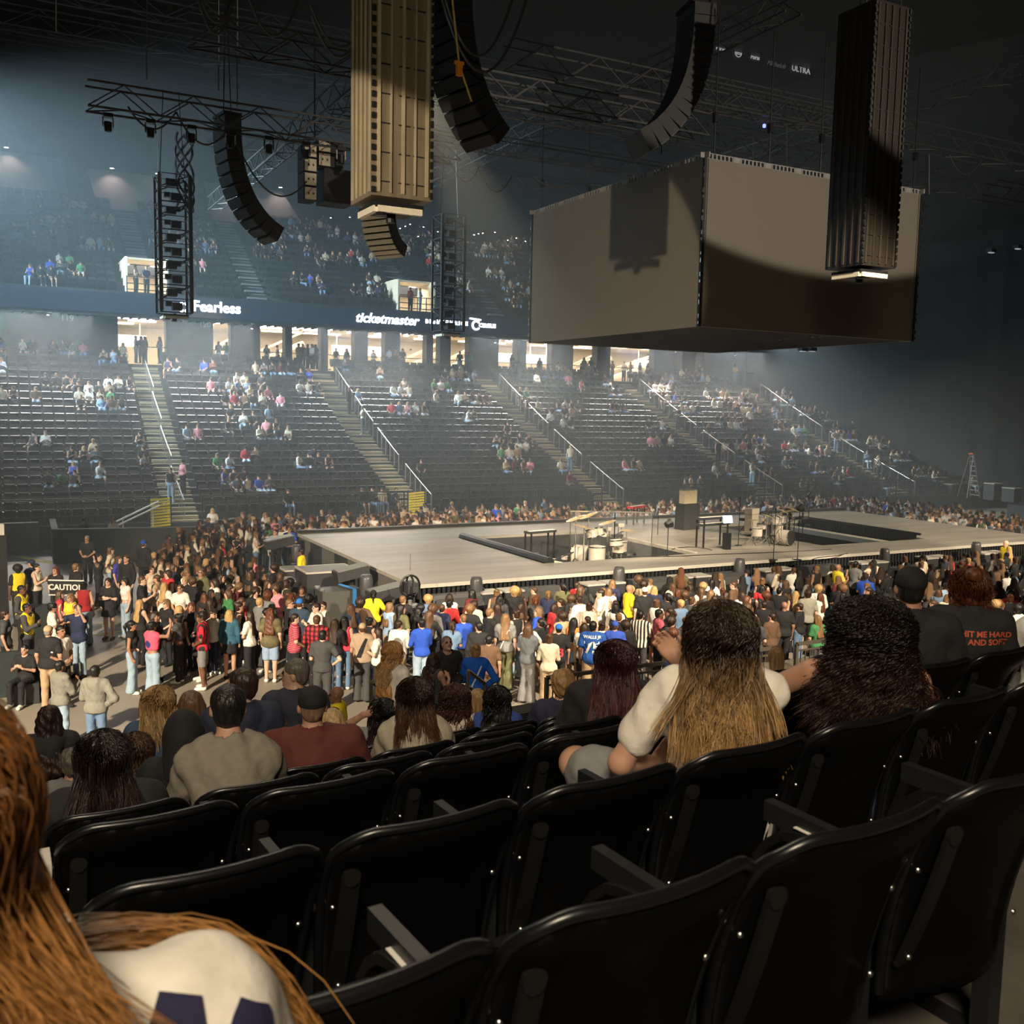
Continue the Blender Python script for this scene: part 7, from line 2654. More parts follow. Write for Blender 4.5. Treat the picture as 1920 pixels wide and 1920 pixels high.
AW, IM_R, IM_L, CAMF = -28, -118, 62, 152
M_STR1 = stripes_mat('jersey_stripes', (0.62, 0.02, 0.04), (0.02, 0.015, 0.02), 11)
M_PLAID = stripes_mat('plaid', (0.60, 0.03, 0.05), (0.08, 0.01, 0.012), 10, 'X', (0.35, 0.3, 0.3))
M_MARS = stripes_mat('maroon_stripes', (0.38, 0.03, 0.06), (0.62, 0.30, 0.32), 24, 'Z', thr=0.75)
M_REF = stripes_mat('referee_stripes', (0.72, 0.68, 0.60), (0.012, 0.012, 0.012), 14)
M_CAMO = mat('camouflage', (0.14, 0.12, 0.06), 0.85, var=0.45, scale=9)
M_PAT = mat('patterned_red', (0.55, 0.10, 0.14), 0.85, var=0.5, scale=30)
spec_people = [
    (380, 1146, 1.80, 70, 'hands_front', False, 'short_curly', 'short', 'short', 4, 'red', 'grey', 'black', 'white', 'man in a red and black striped jersey with grey shorts and white socks', dict(topm=M_STR1, yaw=0.2)),
    (285, 1165, 1.68, -60, 'one_up', False, 'short_curly', 'crop', 'wide', 3, (0.85, 0.10, 0.18), 'pale denim', 'black', 'white', 'person in a bright pink jersey and pale jeans raising an arm', {}),
    (246, 1163, 1.66, -110, 'arms_down', True, 'pony', 'crop', 'wide', 3, 'black', 'pale denim', 'black', 'white', 'woman with curly ponytail in a cropped black tee and pale jeans', {}),
    (334, 1150, 1.64, 55, 'hand_hip', True, 'bun', 'crop', 'long', 4, 'dark grey', 'black', 'black', 'white', 'dark-skinned woman in a cropped dark tee beside the striped jersey', {}),
    (430, 1143, 1.66, -30, 'arms_down', True, 'bob', 'long', 'skirt', 1, (0.03, 0.11, 0.17), 'black', 'blond', 'black', 'blond woman in an off-shoulder teal sweater and black skirt', {}),
    (468, 1146, 1.66, 50, 'arms_crossed', True, 'long', 'short', 'wide', 0, 'white', 'black', 'dark brown', 'black', 'dark-haired woman in a white tee and black cargo trousers', {}),
    (112, 1238, 1.68, -60, 'phone', False, 'short', 'hoodie', 'long', 4, (0.20, 0.195, 0.165), 'pale denim', 'black', 'grey', 'left person of the two in pale grey hoodies and jeans', dict(h=0.012, fat=1.05)),
    (178, 1247, 1.75, -28, 'hand_hip', False, 'short', 'hoodie', 'long', 4, (0.21, 0.205, 0.175), 'denim', 'black', 'grey', 'right person of the two in pale grey hoodies, arm held out', dict(h=0.012, fat=1.05)),
    (90, 1173, 1.80, -30, 'arms_down', False, 'cap', 'short', 'long', 1, 'black', 'tan', 'grey', 'white', 'man in a tan cap, black tee and khaki trousers', dict(hatc=CL['tan'], fat=1.12, h=0.012)),
    (113, 1172, 1.78, -140, 'hands_front', False, 'short', 'short', 'short', 3, 'white', 'black', 'black', 'black', 'man in a white tee beside the man in the tan cap', dict(h=0.012)),
    (46, 1209, 1.66, 150, 'sit_phone', False, 'short', 'jersey', 'long', 5, 'black', 'black', 'black', 'white', 'boy in a dark jersey seated against the low black wall', {}),
    (146, 1133, 1.74, 140, 'one_up', False, 'beanie', 'jersey', 'long', 0, 'navy', 'pale denim', 'brown', 'black', 'person in a navy hockey-style jersey and pale cap, arm raised', dict(hatc=CL['light blue'])),
    (98, 1130, 1.68, -100, 'phone', True, 'short_curly', 'short', 'long', 3, 'white', 'white', 'black', 'white', 'woman in a white tee with black curls raising her hands', {}),
    (157, 1090, 1.72, -20, 'arms_down', True, 'bun', 'tank', 'wide', 1, (0.32, 0.015, 0.02), 'pale denim', 'black', 'black', 'person in a dark red sleeveless top and wide jeans', {}),
    (112, 1107, 1.62, -100, 'arms_crossed', True, 'wavy', 'short', 'long', 5, (0.5, 0.05, 0.07), 'black', 'brown', 'black', 'girl with wavy hair in a crimson tee', {}),
    (132, 1112, 1.64, 130, 'hands_front', True, 'long', 'tank', 'long', 1, 'yellow', 'black', 'light brown', 'black', 'girl with light brown hair in a yellow top near the caution board', {}),
    (203, 1083, 1.70, 150, 'arms_crossed', True, 'long', 'short', 'skirt', 2, 'black', 'black', 'dark brown', 'brown', 'woman in black tee and black shorts with cowboy boots', {}),
    (235, 1082, 1.68, 110, 'arms_down', True, 'long', 'crop', 'wide', 2, 'white', 'pale denim', 'black', 'white', 'woman with long black hair in a cropped white top and pale jeans', {}),
    (184, 1038, 1.70, -110, 'hands_head', True, 'short', 'tank', 'wide', 2, 'black', 'black', 'black', 'white', 'woman all in black on the open floor with hands at her head', {}),
    (207, 1026, 1.70, -110, 'hand_hip', True, 'wavy', 'short', 'wide', 2, 'cream', 'pale denim', 'brown', 'white', 'woman in a cream top and pale jeans behind the woman in black', {}),
    (222, 1042, 1.68, -130, 'arms_down', True, 'wavy', 'short', 'long', 2, (0.06, 0.05, 0.35), 'black', 'brown', 'black', 'woman with big wavy hair and violet-blue jacket', {}),
    (237, 1040, 1.80, 140, 'arms_down', False, 'short', 'long', 'long', 0, 'black', 'black', 'brown', 'black', 'man in a black jacket over white on the left of the crowd', {}),
    (269, 1013, 1.86, -40, 'arms_down', False, 'cap', 'long', 'long', 1, 'black', 'black', 'brown', 'black', 'tall man in black with a blue cap at the left crowd edge', dict(hatc=CL['royal blue'])),
    (262, 1124, 1.64, -60, 'phone', True, 'long', 'tank', 'long', 2, 'black', 'black', 'blond', 'black', 'blond woman in black beside the ponytailed woman', {}),
    (312, 1123, 1.66, 120, 'hands_front', True, 'bob', 'short', 'long', 2, 'black', 'black', 'light brown', 'black', 'person with glasses and light brown hair in a black printed tee', {}),
    (266, 1080, 1.82, -110, 'phone', False, 'short', 'short', 'short', 2, 'black', 'black', 'brown', 'black', 'man in a black tee facing right near the boots woman', {}),
    (294, 1077, 1.76, 60, 'hands_front', False, 'short', 'short', 'long', 0, 'tan', 'black', 'brown', 'black', 'bare-shouldered person facing the man in the black tee', {}),
    (338, 1095, 1.70, 150, 'hands_front', True, 'short', 'short', 'long', 1, 'white', 'black', 'brown', 'black', 'person in a white printed tee looking towards us', {}),
    (308, 1092, 1.62, -40, 'arms_down', True, 'long', 'short', 'long', 1, 'white', 'black', 'blond', 'black', 'girl with very long blond hair in the left crowd', {}),
    (142, 1056, 1.80, -60, 'arms_down', False, 'short', 'short', 'long', 2, 'black', 'black', 'light brown', 'black', 'young man in a black tee with gold chain behind the caution board', {}),
    (68, 1056, 1.72, -120, 'phone', True, 'bun', 'tank', 'long', 2, 'cream', 'black', 'black', 'black', 'woman in a cream sleeveless top leaning on a black counter', {}),
    (59, 1049, 1.80, 40, 'arms_down', False, 'cap', 'short', 'long', 5, 'navy', 'black', 'black', 'black', 'man with a blue cap behind the woman in the cream top', dict(hatc=CL['navy'])),
    (104, 1062, 1.70, 140, 'hands_front', True, 'wavy', 'short', 'long', 0, 'black', 'black', 'red', 'black', 'red-haired woman in black left of the caution board', {}),
    (33, 1060, 1.76, 20, 'arms_down', True, 'afro', 'short', 'long', 4, 'black', 'black', 'black', 'black', 'guard with black curls and yellow vest by the black column', {}),
    (40, 1097, 1.76, -120, 'hands_front', False, 'short', 'long', 'long', 4, 'dark grey', 'black', 'black', 'black', 'guard in a yellow vest with folded arms, middle of three', {}),
    (50, 1131, 1.72, -120, 'phone', False, 'short', 'long', 'long', 4, 'dark grey', 'black', 'black', 'black', 'guard in a yellow vest, lowest of three by the column', {}),
    (8, 1143, 1.70, -100, 'arms_down', True, 'pony', 'short', 'long', 5, 'dark grey', 'black', 'dark brown', 'black', 'woman in a dark grey tee leaning on the low black wall', {}),
    (163, 972 + 32, 1.7, 152, 'hands_front', False, 'short', 'short', 'long', 1, 'black', 'black', 'grey', 'black', 'pale-haired man behind the caution board', {}),
    # middle
    (507, 1140, 1.76, -30, 'arms_down', True, 'wavy', 'jersey', 'short', 2, 'olive', 'light blue', 'red', 'white', 'person with red curls in a camouflage shirt and denim shorts', dict(topm=M_CAMO, fat=1.1)),
    (562, 1122, 1.84, -40, 'phone', False, 'cap', 'short', 'long', 2, (0.03, 0.06, 0.10), 'black', 'brown', 'white', 'man in a slate blue tee with a bright blue backwards cap', dict(hatc=(0.03, 0.20, 0.65))),
    (594, 1130, 1.78, 100, 'phone', False, 'short', 'short', 'long', 2, 'white', 'black', 'dark brown', 'black', 'dark-haired man in a white tee behind the plaid shirt', {}),
    (553, 1150, 1.74, -100, 'hands_front', False, 'short', 'jersey', 'long', 2, 'maroon', 'black', 'dark brown', 'black', 'man in a maroon striped shirt with dark hair', dict(topm=M_MARS, fat=1.12)),
    (594, 1153, 1.76, -30, 'hands_front', False, 'short', 'long', 'long', 1, 'red', 'black', 'brown', 'black', 'broad man in a red and black plaid shirt', dict(topm=M_PLAID, fat=1.15, wide=1.1)),
    (605, 1181, 1.80, -28, 'hand_hip', False, 'short', 'short', 'wide', 2, 'dark grey', 'dark grey', 'black', 'black', 'man in a charcoal tee and black trousers with his back turned', {}),
    (628, 1160, 1.68, -40, 'phone', True, 'long', 'long', 'long', 2, 'black', 'denim', 'dark brown', 'white', 'woman with long dark hair in black top and blue jeans', {}),
    (646, 1155, 1.70, -40, 'arms_down', True, 'long', 'tank', 'long', 5, (0.65, 0.05, 0.09), 'denim', 'black', 'white', 'woman in a coral red top beside the woman in blue jeans', {}),
    (680, 1168, 1.76, -32, 'arms_down', False, 'cap', 'short', 'wide', 1, (0.40, 0.29, 0.20), 'dark grey', 'brown', 'black', 'man in a tan tee with a tan cap and a black sling', dict(hatc=CL['tan'])),
    (709, 1177, 1.66, 60, 'phone', True, 'long', 'short', 'long', 2, 'white', 'black', 'dark brown', 'black', 'woman in a white tee facing left beside the tan tee', {}),
    (700, 1106, 1.72, -20, 'hand_hip', True, 'pony', 'short', 'long', 5, (0.95, 0.66, 0.02), 'black', 'black', 'black', 'guard with dark ponytail in a yellow tee by the stage equipment', {}),
    (565, 1028, 1.80, 60, 'hands_front', False, 'short', 'short', 'long', 4, (0.95, 0.66, 0.02), 'black', 'black', 'black', 'guard in a yellow shirt facing the left crowd', {}),
    (516, 992, 1.78, 152, 'arms_down', False, 'short', 'long', 'long', 2, (0.36, 0.42, 0.45), 'black', 'brown', 'black', 'man in a pale blue and grey jersey by the far stage corner', {}),
    (543, 987, 1.76, 152, 'hands_front', False, 'short', 'short', 'long', 1, 'royal blue', 'black', 'brown', 'black', 'person in a royal blue tee at the far stage corner', {}),
    (917, 1190, 1.72, -30, 'arms_down', False, 'short', 'short', 'long', 1, 'brown', 'brown', 'black', 'black', 'boy in a brown printed tee behind the blue sweater', {}),
    (948, 1150, 1.80, -30, 'arms_down', True, 'long', 'short', 'wide', 2, 'grey', 'olive', 'light brown', 'black', 'person in a grey tee with a white cross-body strap and olive trousers', {}),
    (991, 1170, 1.78, -60, 'phone', False, 'bob', 'short', 'wide', 2, (0.12, 0.13, 0.15), 'grey', 'brown', 'black', 'long-haired man in a slate grey tee and grey trousers', {}),
    (1030, 1188, 1.66, -30, 'phone', True, 'bun', 'long', 'wide', 2, 'cream', 'tan', 'brown', 'white', 'woman with hair tied up in a cream sweater and khaki trousers', {}),
    (1048, 1170, 1.70, -30, 'arms_down', False, 'cap', 'jersey', 'long', 5, 'black', 'black', 'black', 'black', 'boy in a black jersey with red numbers and a blue cap', dict(hatc=(0.03, 0.16, 0.6))),
    (1076, 1158, 1.66, -60, 'phone', True, 'long', 'tank', 'skirt', 3, 'orange', 'light blue', 'black', 'white', 'woman with long black hair, orange top and denim skirt', {}),
    (1112, 1164, 1.84, -35, 'arms_down', False, 'short', 'jersey', 'wide', 4, (0.015, 0.09, 0.38), 'tan', 'black', 'black', 'man in a blue football jersey with white number 75', dict(fat=1.12, wide=1.08)),
    (1201, 1144, 1.80, -50, 'phone', False, 'short', 'short', 'long', 5, 'white', 'dark grey', 'black', 'black', 'man in a black and white vertically striped referee shirt', dict(topm=M_REF)),
    (1236, 1142, 1.80, -110, 'hands_front', False, 'short', 'short', 'long', 4, 'pink', 'black', 'black', 'black', 'man in a red and white patterned shirt', dict(topm=M_PAT)),
    (1153, 1164, 1.74, -30, 'hands_front', False, 'cap', 'short', 'long', 1, (0.04, 0.10, 0.55), 'black', 'brown', 'black', 'person in a bright blue and white jersey beside the football jersey', {}),
    (1127, 1104, 1.84, 60, 'arms_crossed', False, 'short', 'short', 'long', 2, 'white', 'black', 'dark brown', 'black', 'man in a white tee standing tall before the stage front', {}),
    (1209, 1101, 1.80, -20, 'arms_down', False, 'cap', 'short', 'long', 2, 'black', 'black', 'brown', 'black', 'man in black with a white backwards cap', dict(hatc=CL['white'])),
    (1180, 1096, 1.80, -100, 'hands_front', False, 'bald', 'short', 'long', 3, (0.95, 0.66, 0.02), 'black', 'black', 'black', 'bald guard in yellow beside the white cap', {}),
    (1515, 1106, 1.80, -28, 'arms_down', False, 'short_curly', 'short', 'short', 2, (0.30, 0.29, 0.24), 'black', 'dark brown', 'black', 'man in a light grey tee with thick dark hair right of the crowd', {}),
    (1492, 1108, 1.70, -28, 'arms_down', True, 'long', 'tank', 'long', 2, 'black', 'black', 'blond', 'black', 'woman with long blond hair left of the light grey tee', {}),
    (1471, 1128, 1.78, -28, 'arms_down', False, 'bald', 'short', 'long', 3, 'black', 'black', 'black', 'black', 'bald man in a black tee with white strap', dict(fat=1.1)),
    (1887, 1013, 1.84, 70, 'arms_down', False, 'bald', 'short', 'long', 2, (0.95, 0.66, 0.02), 'black', 'grey', 'black', 'bald guard in yellow standing at the right end of the stage front', {}),
    (1572, 1058, 1.74, -100, 'phone', False, 'bald', 'short', 'long', 3, (0.85, 0.62, 0.1), 'black', 'black', 'black', 'guard with pale yellow vest near the middle right crowd', {}),
    (1605, 1052, 1.80, -90, 'hands_front', False, 'short', 'short', 'long', 4, 'grey', 'black', 'black', 'black', 'dark-skinned man with camera strap right of the middle', {}),
    (1628, 1066, 1.72, 90, 'phone', False, 'cap', 'short', 'long', 2, 'black', 'black', 'light brown', 'black', 'person in a cream backwards cap facing left in the right crowd', dict(hatc=CL['cream'])),
]
for (px, yt, hg, fc, pose, fem, hair, tk, bk, sk, tc, bc, hc, sc_, lab, kw) in spec_people:
    kw = dict(kw)
    r_, res, J = floor_person(px, yt, hg, fc, pose, fem, hair, tk, bk, sk, tc, bc, hc, sc_, lab, **kw)
    if 'yellow vest' in lab:
        vest(r_, 0.018, pose)
    if 'number 75' in lab:
        wrap_text('75', 0.34, res['shirt'].data, 0, 1.17, cloth_mat((0.85, 0.85, 0.8)), 'jersey_number', res['shirt'], bold=0.012, off=0.006)
        wrap_text('WALLS JR', 0.085, res['shirt'].data, 0, 1.40, cloth_mat((0.85, 0.85, 0.8)), 'jersey_name', res['shirt'], bold=0.003, off=0.006)
    if 'red numbers' in lab:
        wrap_text('23', 0.26, res['shirt'].data, 0, 1.08, cloth_mat((0.6, 0.04, 0.08)), 'jersey_number', res['shirt'], bold=0.01, off=0.006)
    if 'pink jersey' in lab:
        mb = []
        wrap_poly([[(0.085 * math.cos(t), 1.22 + 0.085 * math.sin(t)) for t in np.linspace(0, 2 * PI, 17)[:-1]]], res['shirt'].data, cloth_mat((0.02, 0.03, 0.16)), 'round_emblem', res['shirt'], 0.006, 0.015)
    if 'cross-body' in lab:
        wrap_poly([[(-0.12, 0.95), (-0.09, 0.95), (0.10, 1.38), (0.07, 1.38)]], res['shirt'].data, cloth_mat((0.8, 0.8, 0.78)), 'bag_strap', res['shirt'], 0.006, 0.02)
    if 'black sling' in lab:
        wrap_poly([[(-0.12, 1.0), (0.0, 1.0), (0.13, 1.40), (0.08, 1.42)]], res['shirt'].data, cloth_mat((0.012, 0.012, 0.013)), 'sling_bag', res['shirt'], 0.012, 0.02)
# small furniture at left
a_ = on_z(46, 1285, 0)
top('seat_box', MB().box((on_z(46, 1209, 1.26).x, on_z(46, 1209, 1.26).y + 0.02, 0.22), (0.5, 0.4, 0.44)), M_CASE, 'black box under the seated boy in the dark jersey', 'box')
pw = on_z(60, 1215, 0.9)
pb_ = on_z(46, 1209, 1.26)
top('barricade_wall', MB().bar(Vector((pb_.x - 1.8, pb_.y + 0.75, 0.5)), Vector((pb_.x + 0.55, pb_.y + 0.55, 0.5)), 0.12, 1.0), M_BARR, 'low black wall behind the seated boy at left', 'barrier')
pc = on_z(74, 1150, 0.9)
top('counter', MB().box((pc.x, pc.y, 0.55), (0.9, 0.5, 1.1)), M_BARR, 'black draped counter under the woman in the cream top', 'counter')
pcol = on_z(10, 1190, 0.0)
mb = MB().box((pcol.x - 0.25, pcol.y + 1.5, 1.3), (0.75, 0.7, 2.6))
top('equipment_column', mb, M_DRAPE, 'tall black draped column at the left edge with a pale lamp head on top', 'column')
mb = MB().box((pcol.x - 0.1, pcol.y + 1.4, 2.75), (0.35, 0.3, 0.3)).tube([(pcol.x - 0.1, pcol.y + 1.4, 2.9), (pcol.x - 0.1, pcol.y + 1.4, 3.3)], 0.04, 6)
top('spotlight', mb, mat('pale_lamp', (0.5, 0.48, 0.42), 0.5), 'pale lamp head on the black column at the left edge', 'lamp')
p = on_z(125, 1088, 1.5)
root = empty('caution_board', (p.x, p.y, 0), 'black board with white word CAUTION standing in the left crowd', 'sign', rotz=R(-28))
MB().box((0, 0, 1.3), (0.95, 0.04, 0.42)).bar((-0.4, 0, 0), (-0.4, 0, 1.1), 0.04).bar((0.4, 0, 0), (0.4, 0, 1.1), 0.04).build('board', M_BLACK, root)
MB().bar((-0.49, -0.03, 1.5), (0.49, -0.03, 1.5), 0.03).bar((-0.49, -0.03, 1.09), (0.49, -0.03, 1.09), 0.03).build('white_border', mat('white_paint', (0.8, 0.78, 0.7)), root)
text_obj('lettering', 'CAUTION', 0.22, mat('white_paint', (0.8, 0.78, 0.7)), (0, -0.03, 1.3), (PI / 2, 0, 0), root, 0.004, 0.006)

# ---- generated crowd spots
def inside(poly, x, y):
    c = False
    n = len(poly)
    for i in range(n):
        (x1, y1), (x2, y2) = poly[i], poly[(i + 1) % n]
        if (y1 > y) != (y2 > y) and x < (x2 - x1) * (y - y1) / (y2 - y1) + x1:
            c = not c
    return c


REG = [  # polygon, spacing, facing centre, jitter, zone words
    ([(3.0, 22.7), (3.6, 26.5), (4.5, 33.0), (5.4, 37), (7.4, 40.8), (9.8, 42.5), (9.8, 37), (7.2, 34), (7.6, 29), (7.2, 26.2), (7.6, 24.2), (6.8, 22.4)], 0.50, -85, 60, 'left crowd'),
    ([(6.6, 20.6), (8.6, 24.3), (8.9, 23.4), (18, 23.4), (18, 17.2), (12.5, 17.3), (9.6, 19.2)], 0.56, -28, 45, 'front crowd'),
    ([(18, 17.2), (18, 23.4), (30, 23.4), (30, 15.5), (18, 15.5)], 0.62, -10, 45, 'front right crowd'),
    ([(30, 17), (30, 23.4), (41, 23.4), (52, 27), (52, 17)], 0.66, 10, 50, 'far right crowd'),
    ([(8.2, 41.5), (10.2, 43.4), (44, 43.6), (44, 39.6), (39.3, 37.7), (10.2, 37.7), (9.6, 38.5)], 0.55, 165, 40, 'crowd beyond the stage'),
    ([(39.9, 24), (46.5, 24), (46.5, 41), (44, 43.6), (39.9, 38.5)], 0.56, 90, 45, 'crowd at the stage end'),
]
g = np.random.default_rng(5)
spots = []
grid = {}


def free(x, y, d):
    gx, gy = int(x // 1), int(y // 1)
    for i in (-1, 0, 1):
        for j in (-1, 0, 1):
            for (a, b) in grid.get((gx + i, gy + j), ()):
                if (a - x) ** 2 + (b - y) ** 2 < d * d:
                    return False
    return True


for (a, b) in FLOOR:
    grid.setdefault((int(a // 1), int(b // 1)), []).append((a, b))
# keep the view of the hand-placed people open: nobody right in front of them
def blocks(x, y):
    for (a, b) in FLOOR:
        dx, dy = a * 0.985 - x, b * 0.985 - y
        da = math.hypot(a, b)
        dd = math.hypot(x, y)
        if dd < da and da - dd < 2.6:
            # perpendicular distance to the sight line
            if abs(x * b - y * a) / da < 0.24:
                return True
    return False


for ri, (poly, sp, fc, jit, zone) in enumerate(REG):
    A = np.array(poly)
    x0, y0, x1, y1 = A[:, 0].min(), A[:, 1].min(), A[:, 0].max(), A[:, 1].max()
    tries = int((x1 - x0) * (y1 - y0) / (sp * sp) * 7)
    for _ in range(tries):
        x, y = g.uniform(x0, x1), g.uniform(y0, y1)
        if not inside(poly, x, y) or not free(x, y, sp):
            continue
        if 6.9 < x < 10.6 and 24.2 < y < 37 and ri == 0 and x > 7.3 and y < 36.2:
            continue
        px, py = proj((x, y, 1.6))
        if px < -15 or px > 1940 or py > 1500:
            continue
        if ri < 2 and blocks(x, y):
            continue
        grid.setdefault((int(x // 1), int(y // 1)), []).append((x, y))
        spots.append((x, y, ri, depth_of((x, y, 1.6))))
spots.sort(key=lambda s: s[3])
N_IND = 300 - COUNT_P
TOPN = ['black'] * 16 + ['white'] * 5 + ['cream'] * 2 + ['dark grey'] * 3 + ['grey', 'navy', 'navy', 'royal blue', 'light blue', 'red', 'pink', 'maroon', 'olive', 'tan', 'brown', 'brown', 'denim', 'green']
HN = ['black', 'black', 'black', 'dark brown', 'dark brown', 'dark brown', 'brown', 'brown', 'light brown', 'light brown', 'blond', 'red']
poses = ['arms_down', 'arms_crossed', 'phone', 'hands_front', 'hand_hip', 'phone', 'hands_front', 'arms_down']
posew = {'arms_down': 'arms hanging', 'arms_crossed': 'arms folded', 'phone': 'hands raised', 'hands_front': 'hands clasped', 'hand_hip': 'hand on hip', 'hands_head': 'hands at head', 'one_up': 'one arm up'}
garm = {'short': 'tee', 'long': 'long-sleeved top', 'hoodie': 'hoodie', 'tank': 'sleeveless top', 'crop': 'cropped tee', 'jersey': 'loose jersey'}
hairw = {'short': 'short', 'short_curly': 'short curly', 'long': 'long', 'wavy': 'long wavy', 'bob': 'chin-length', 'bun': 'tied-up', 'pony': 'ponytailed', 'cap': 'capped', 'afro': 'round curly', 'beanie': 'covered'}
VK = []
for i in range(26):
    fem = i % 5 < 3
    hair = ['long', 'wavy', 'long', 'bob', 'bun', 'pony'][i % 6] if fem else ['short', 'short_curly', 'cap', 'short', 'afro'][i % 5]
    topk = ['short', 'short', 'tank', 'crop', 'long', 'hoodie'][(i * 5) % 6] if fem else ['short', 'short', 'hoodie', 'jersey', 'long'][(i * 3) % 5]
    botk = ['long', 'wide', 'short', 'skirt'][(i * 7) % 4] if fem else ['long', 'long', 'short', 'wide'][(i * 3) % 4]
    VK.append(dict(pose=poses[i % 8], fem=fem, hair=hair, topk=topk, botk=botk, yaw=[-0.5, 0.0, 0.5][i % 3], h=0.024))
FARK = []
for i in range(18):
    fem = i % 5 < 3
    hair = ['long', 'wavy', 'long', 'bob', 'bun', 'pony'][i % 6] if fem else ['short', 'short_curly', 'cap', 'short', 'short'][i % 5]
    V, Q, T = single_person(poses[(i * 3) % 8], fem, hair, ['short', 'long', 'short', 'none'][i % 4], 'long' if i % 3 else 'short', 0.034, [-0.5, 0, 0.5][i % 3])
    FARK.append((V, Q, T, poses[(i * 3) % 8], hair, ['short', 'long', 'short', 'tank'][i % 4], fem))
FAR_ME = []
for (V, Q, T, *_r) in FARK:
    FAR_ME.append(mesh_np('person', V, Q, [skin_mat(SK[0]), cloth_mat(CL['black']), cloth_mat(CL['black']), hair_mat(K), cloth_mat(CL['black']), M_EYE, M_LIP], True, T))
places = {0: [(26, 'near edge of left crowd'), (31, 'middle of left crowd'), (60, 'back of left crowd')],
          1: [(12, 'by the near stage corner'), (15, 'left part of front crowd'), (99, 'centre of front crowd')], 2: [(24, 'right part of front crowd'), (99, 'far right of front crowd')], 3: [(99, 'far right crowd')]}
lab_seen = {}
last = 'black'
for i, (x, y, ri, dep) in enumerate(spots[:N_IND]):
    tn, hn = TOPN[g.integers(len(TOPN))], HN[g.integers(len(HN))]
    bn = ['black', 'black', 'denim', 'pale denim', 'dark grey', 'tan', 'navy'][g.integers(7)]
    fc = REG[ri][2] + g.normal(0, REG[ri][3] * 0.7)
    if ri == 0 and g.uniform() < 0.25:
        fc += 180
    sz = g.normal(0.975, 0.04)
    sz = min(1.07, max(0.9, sz))
    key_ = y if ri == 0 else x
    zone = next(w_ for lim, w_ in places.get(ri, [(99, 'front crowd')]) if key_ < lim)
    if dep < 30:
        vk = VK[g.integers(len(VK))]
        hw, gm, pw_ = hairw[vk['hair']], garm[vk['topk']], posew[vk['pose']]
    else:
        f_ = FARK[i % len(FARK)]
        hw, gm, pw_ = hairw[f_[4]], garm[f_[5]], posew[f_[3]]
    lab = 'person in %s %s, %s %s hair, %s, %s' % (tn, gm, hw, hn, pw_, zone)
    lab_seen[lab] = lab_seen.get(lab, 0) + 1
    grp = None
    if lab_seen[lab] > 1:
        lab2 = 'person in %s %s, %s %s hair, %s, beside %s top' % (tn, gm, hw, hn, posew[vk['pose']].split()[0] if dep < 30 else pw_.split()[0], last)
        lab = lab2 if lab2 not in lab_seen else lab
        lab_seen[lab] = 1
    lab = lab.replace('long-sleeved top', 'long top').replace('sleeveless top', 'tank top')
    while len(lab.split()) > 16:
        lab = lab.replace(' part of', '').replace('hand on hip', 'hand-on-hip').replace('light brown', 'fair').replace('dark brown', 'dark') if lab.count('brown') else lab.replace('person in ', '').replace(' near edge of', '')
        if len(lab.split()) > 16:
            lab = ' '.join(lab.split()[:16])
    grp = 'people standing in the ' + {0: 'left', 1: 'front', 2: 'front right', 3: 'far right', 4: 'far', 5: 'end'}[ri] + ' crowd'
    last = tn
    sk = SK[g.choice(7, p=[.27, .15, .22, .1, .07, .13, .06])]
    if dep < 30:
        place_person(x, y, 0, R(fc), vk, sk, CL[tn], CL[bn], HAIRC[hn], CL['white'] if g.uniform() < 0.5 else CL['black'], lab, grp, sz,
                     hatc=CL[['black', 'white', 'royal blue', 'red', 'cream'][g.integers(5)]])
    else:
        o = link('person', FAR_ME[i % len(FARK)], None, (x, y, 0), R(fc))
        o.scale = (sz,) * 3
        for sl, m_ in ((0, skin_mat(sk)), (1, cloth_mat(CL[tn])), (2, cloth_mat(CL[bn])), (3, hair_mat(HAIRC[hn]))):
            set_mat(o, m_, sl)
        tag(o, lab, 'person', grp)

# ---- the rest of the people, too many to count: one object
CO = []
for i in range(12):
    fem = i % 5 < 3
    hair = ['long', 'wavy', 'long', 'short', 'bun', 'short'][i % 6] if fem else ['short', 'cap', 'short'][i % 3]
    V, Q, T = single_person(poses[i % 8], fem, hair, ['short', 'long', 'none'][i % 3], 'long', 0.05)
    CO.append((V, Q, T))
CS = []
for i in range(10):
    fem = i % 5 < 3
    V, Q, T = single_person(['sit', 'sit_phone', 'sit_lean', 'sit'][i % 4], fem, ['long', 'short', 'wavy', 'short', 'bun'][i % 5], ['short', 'long', 'none'][i % 3], 'long' if i % 2 else 'short', 0.056, fat=1.0 + 0.1 * (i % 2))
    CS.append((V, Q, T))


def vtags(V, Q, T):
    vt = np.zeros(len(V), int)
    for k in range(4):
        vt[Q[:, k]] = T
    return vt


CO = [(V, Q, vtags(V, Q, T)) for V, Q, T in CO]
CS = [(V, Q, vtags(V, Q, T)) for V, Q, T in CS]
people = []      # (variant, x, y, z, rot, size)
for (x, y, ri, dep) in spots[N_IND:]:
    people.append((CO[g.integers(len(CO))], x, y, 0, R(REG[ri][2] + g.normal(0, REG[ri][3] * 0.6)), min(1.08, max(0.9, g.normal(0.98, 0.04))), 0))
# seated groups in the far stands: clustered
def seat_groups(seats, dens, up, seed):
    gg = np.random.default_rng(seed)
    by = {}
    for s_ in seats:
        by.setdefault((s_[4], s_[5]), []).append(s_)
    out = []
    for key in sorted(by):
        row = sorted(by[key])
        i = 0
        while i < len(row):
            d_ = dens(row[i])
            if gg.uniform() < d_:
                n = int(gg.integers(1, 6))
                for j in range(n):
                    if i + j < len(row) and gg.uniform() < 0.92:
                        out.append(row[i + j])
                i += n + 1
            else:
                i += 1
    return out


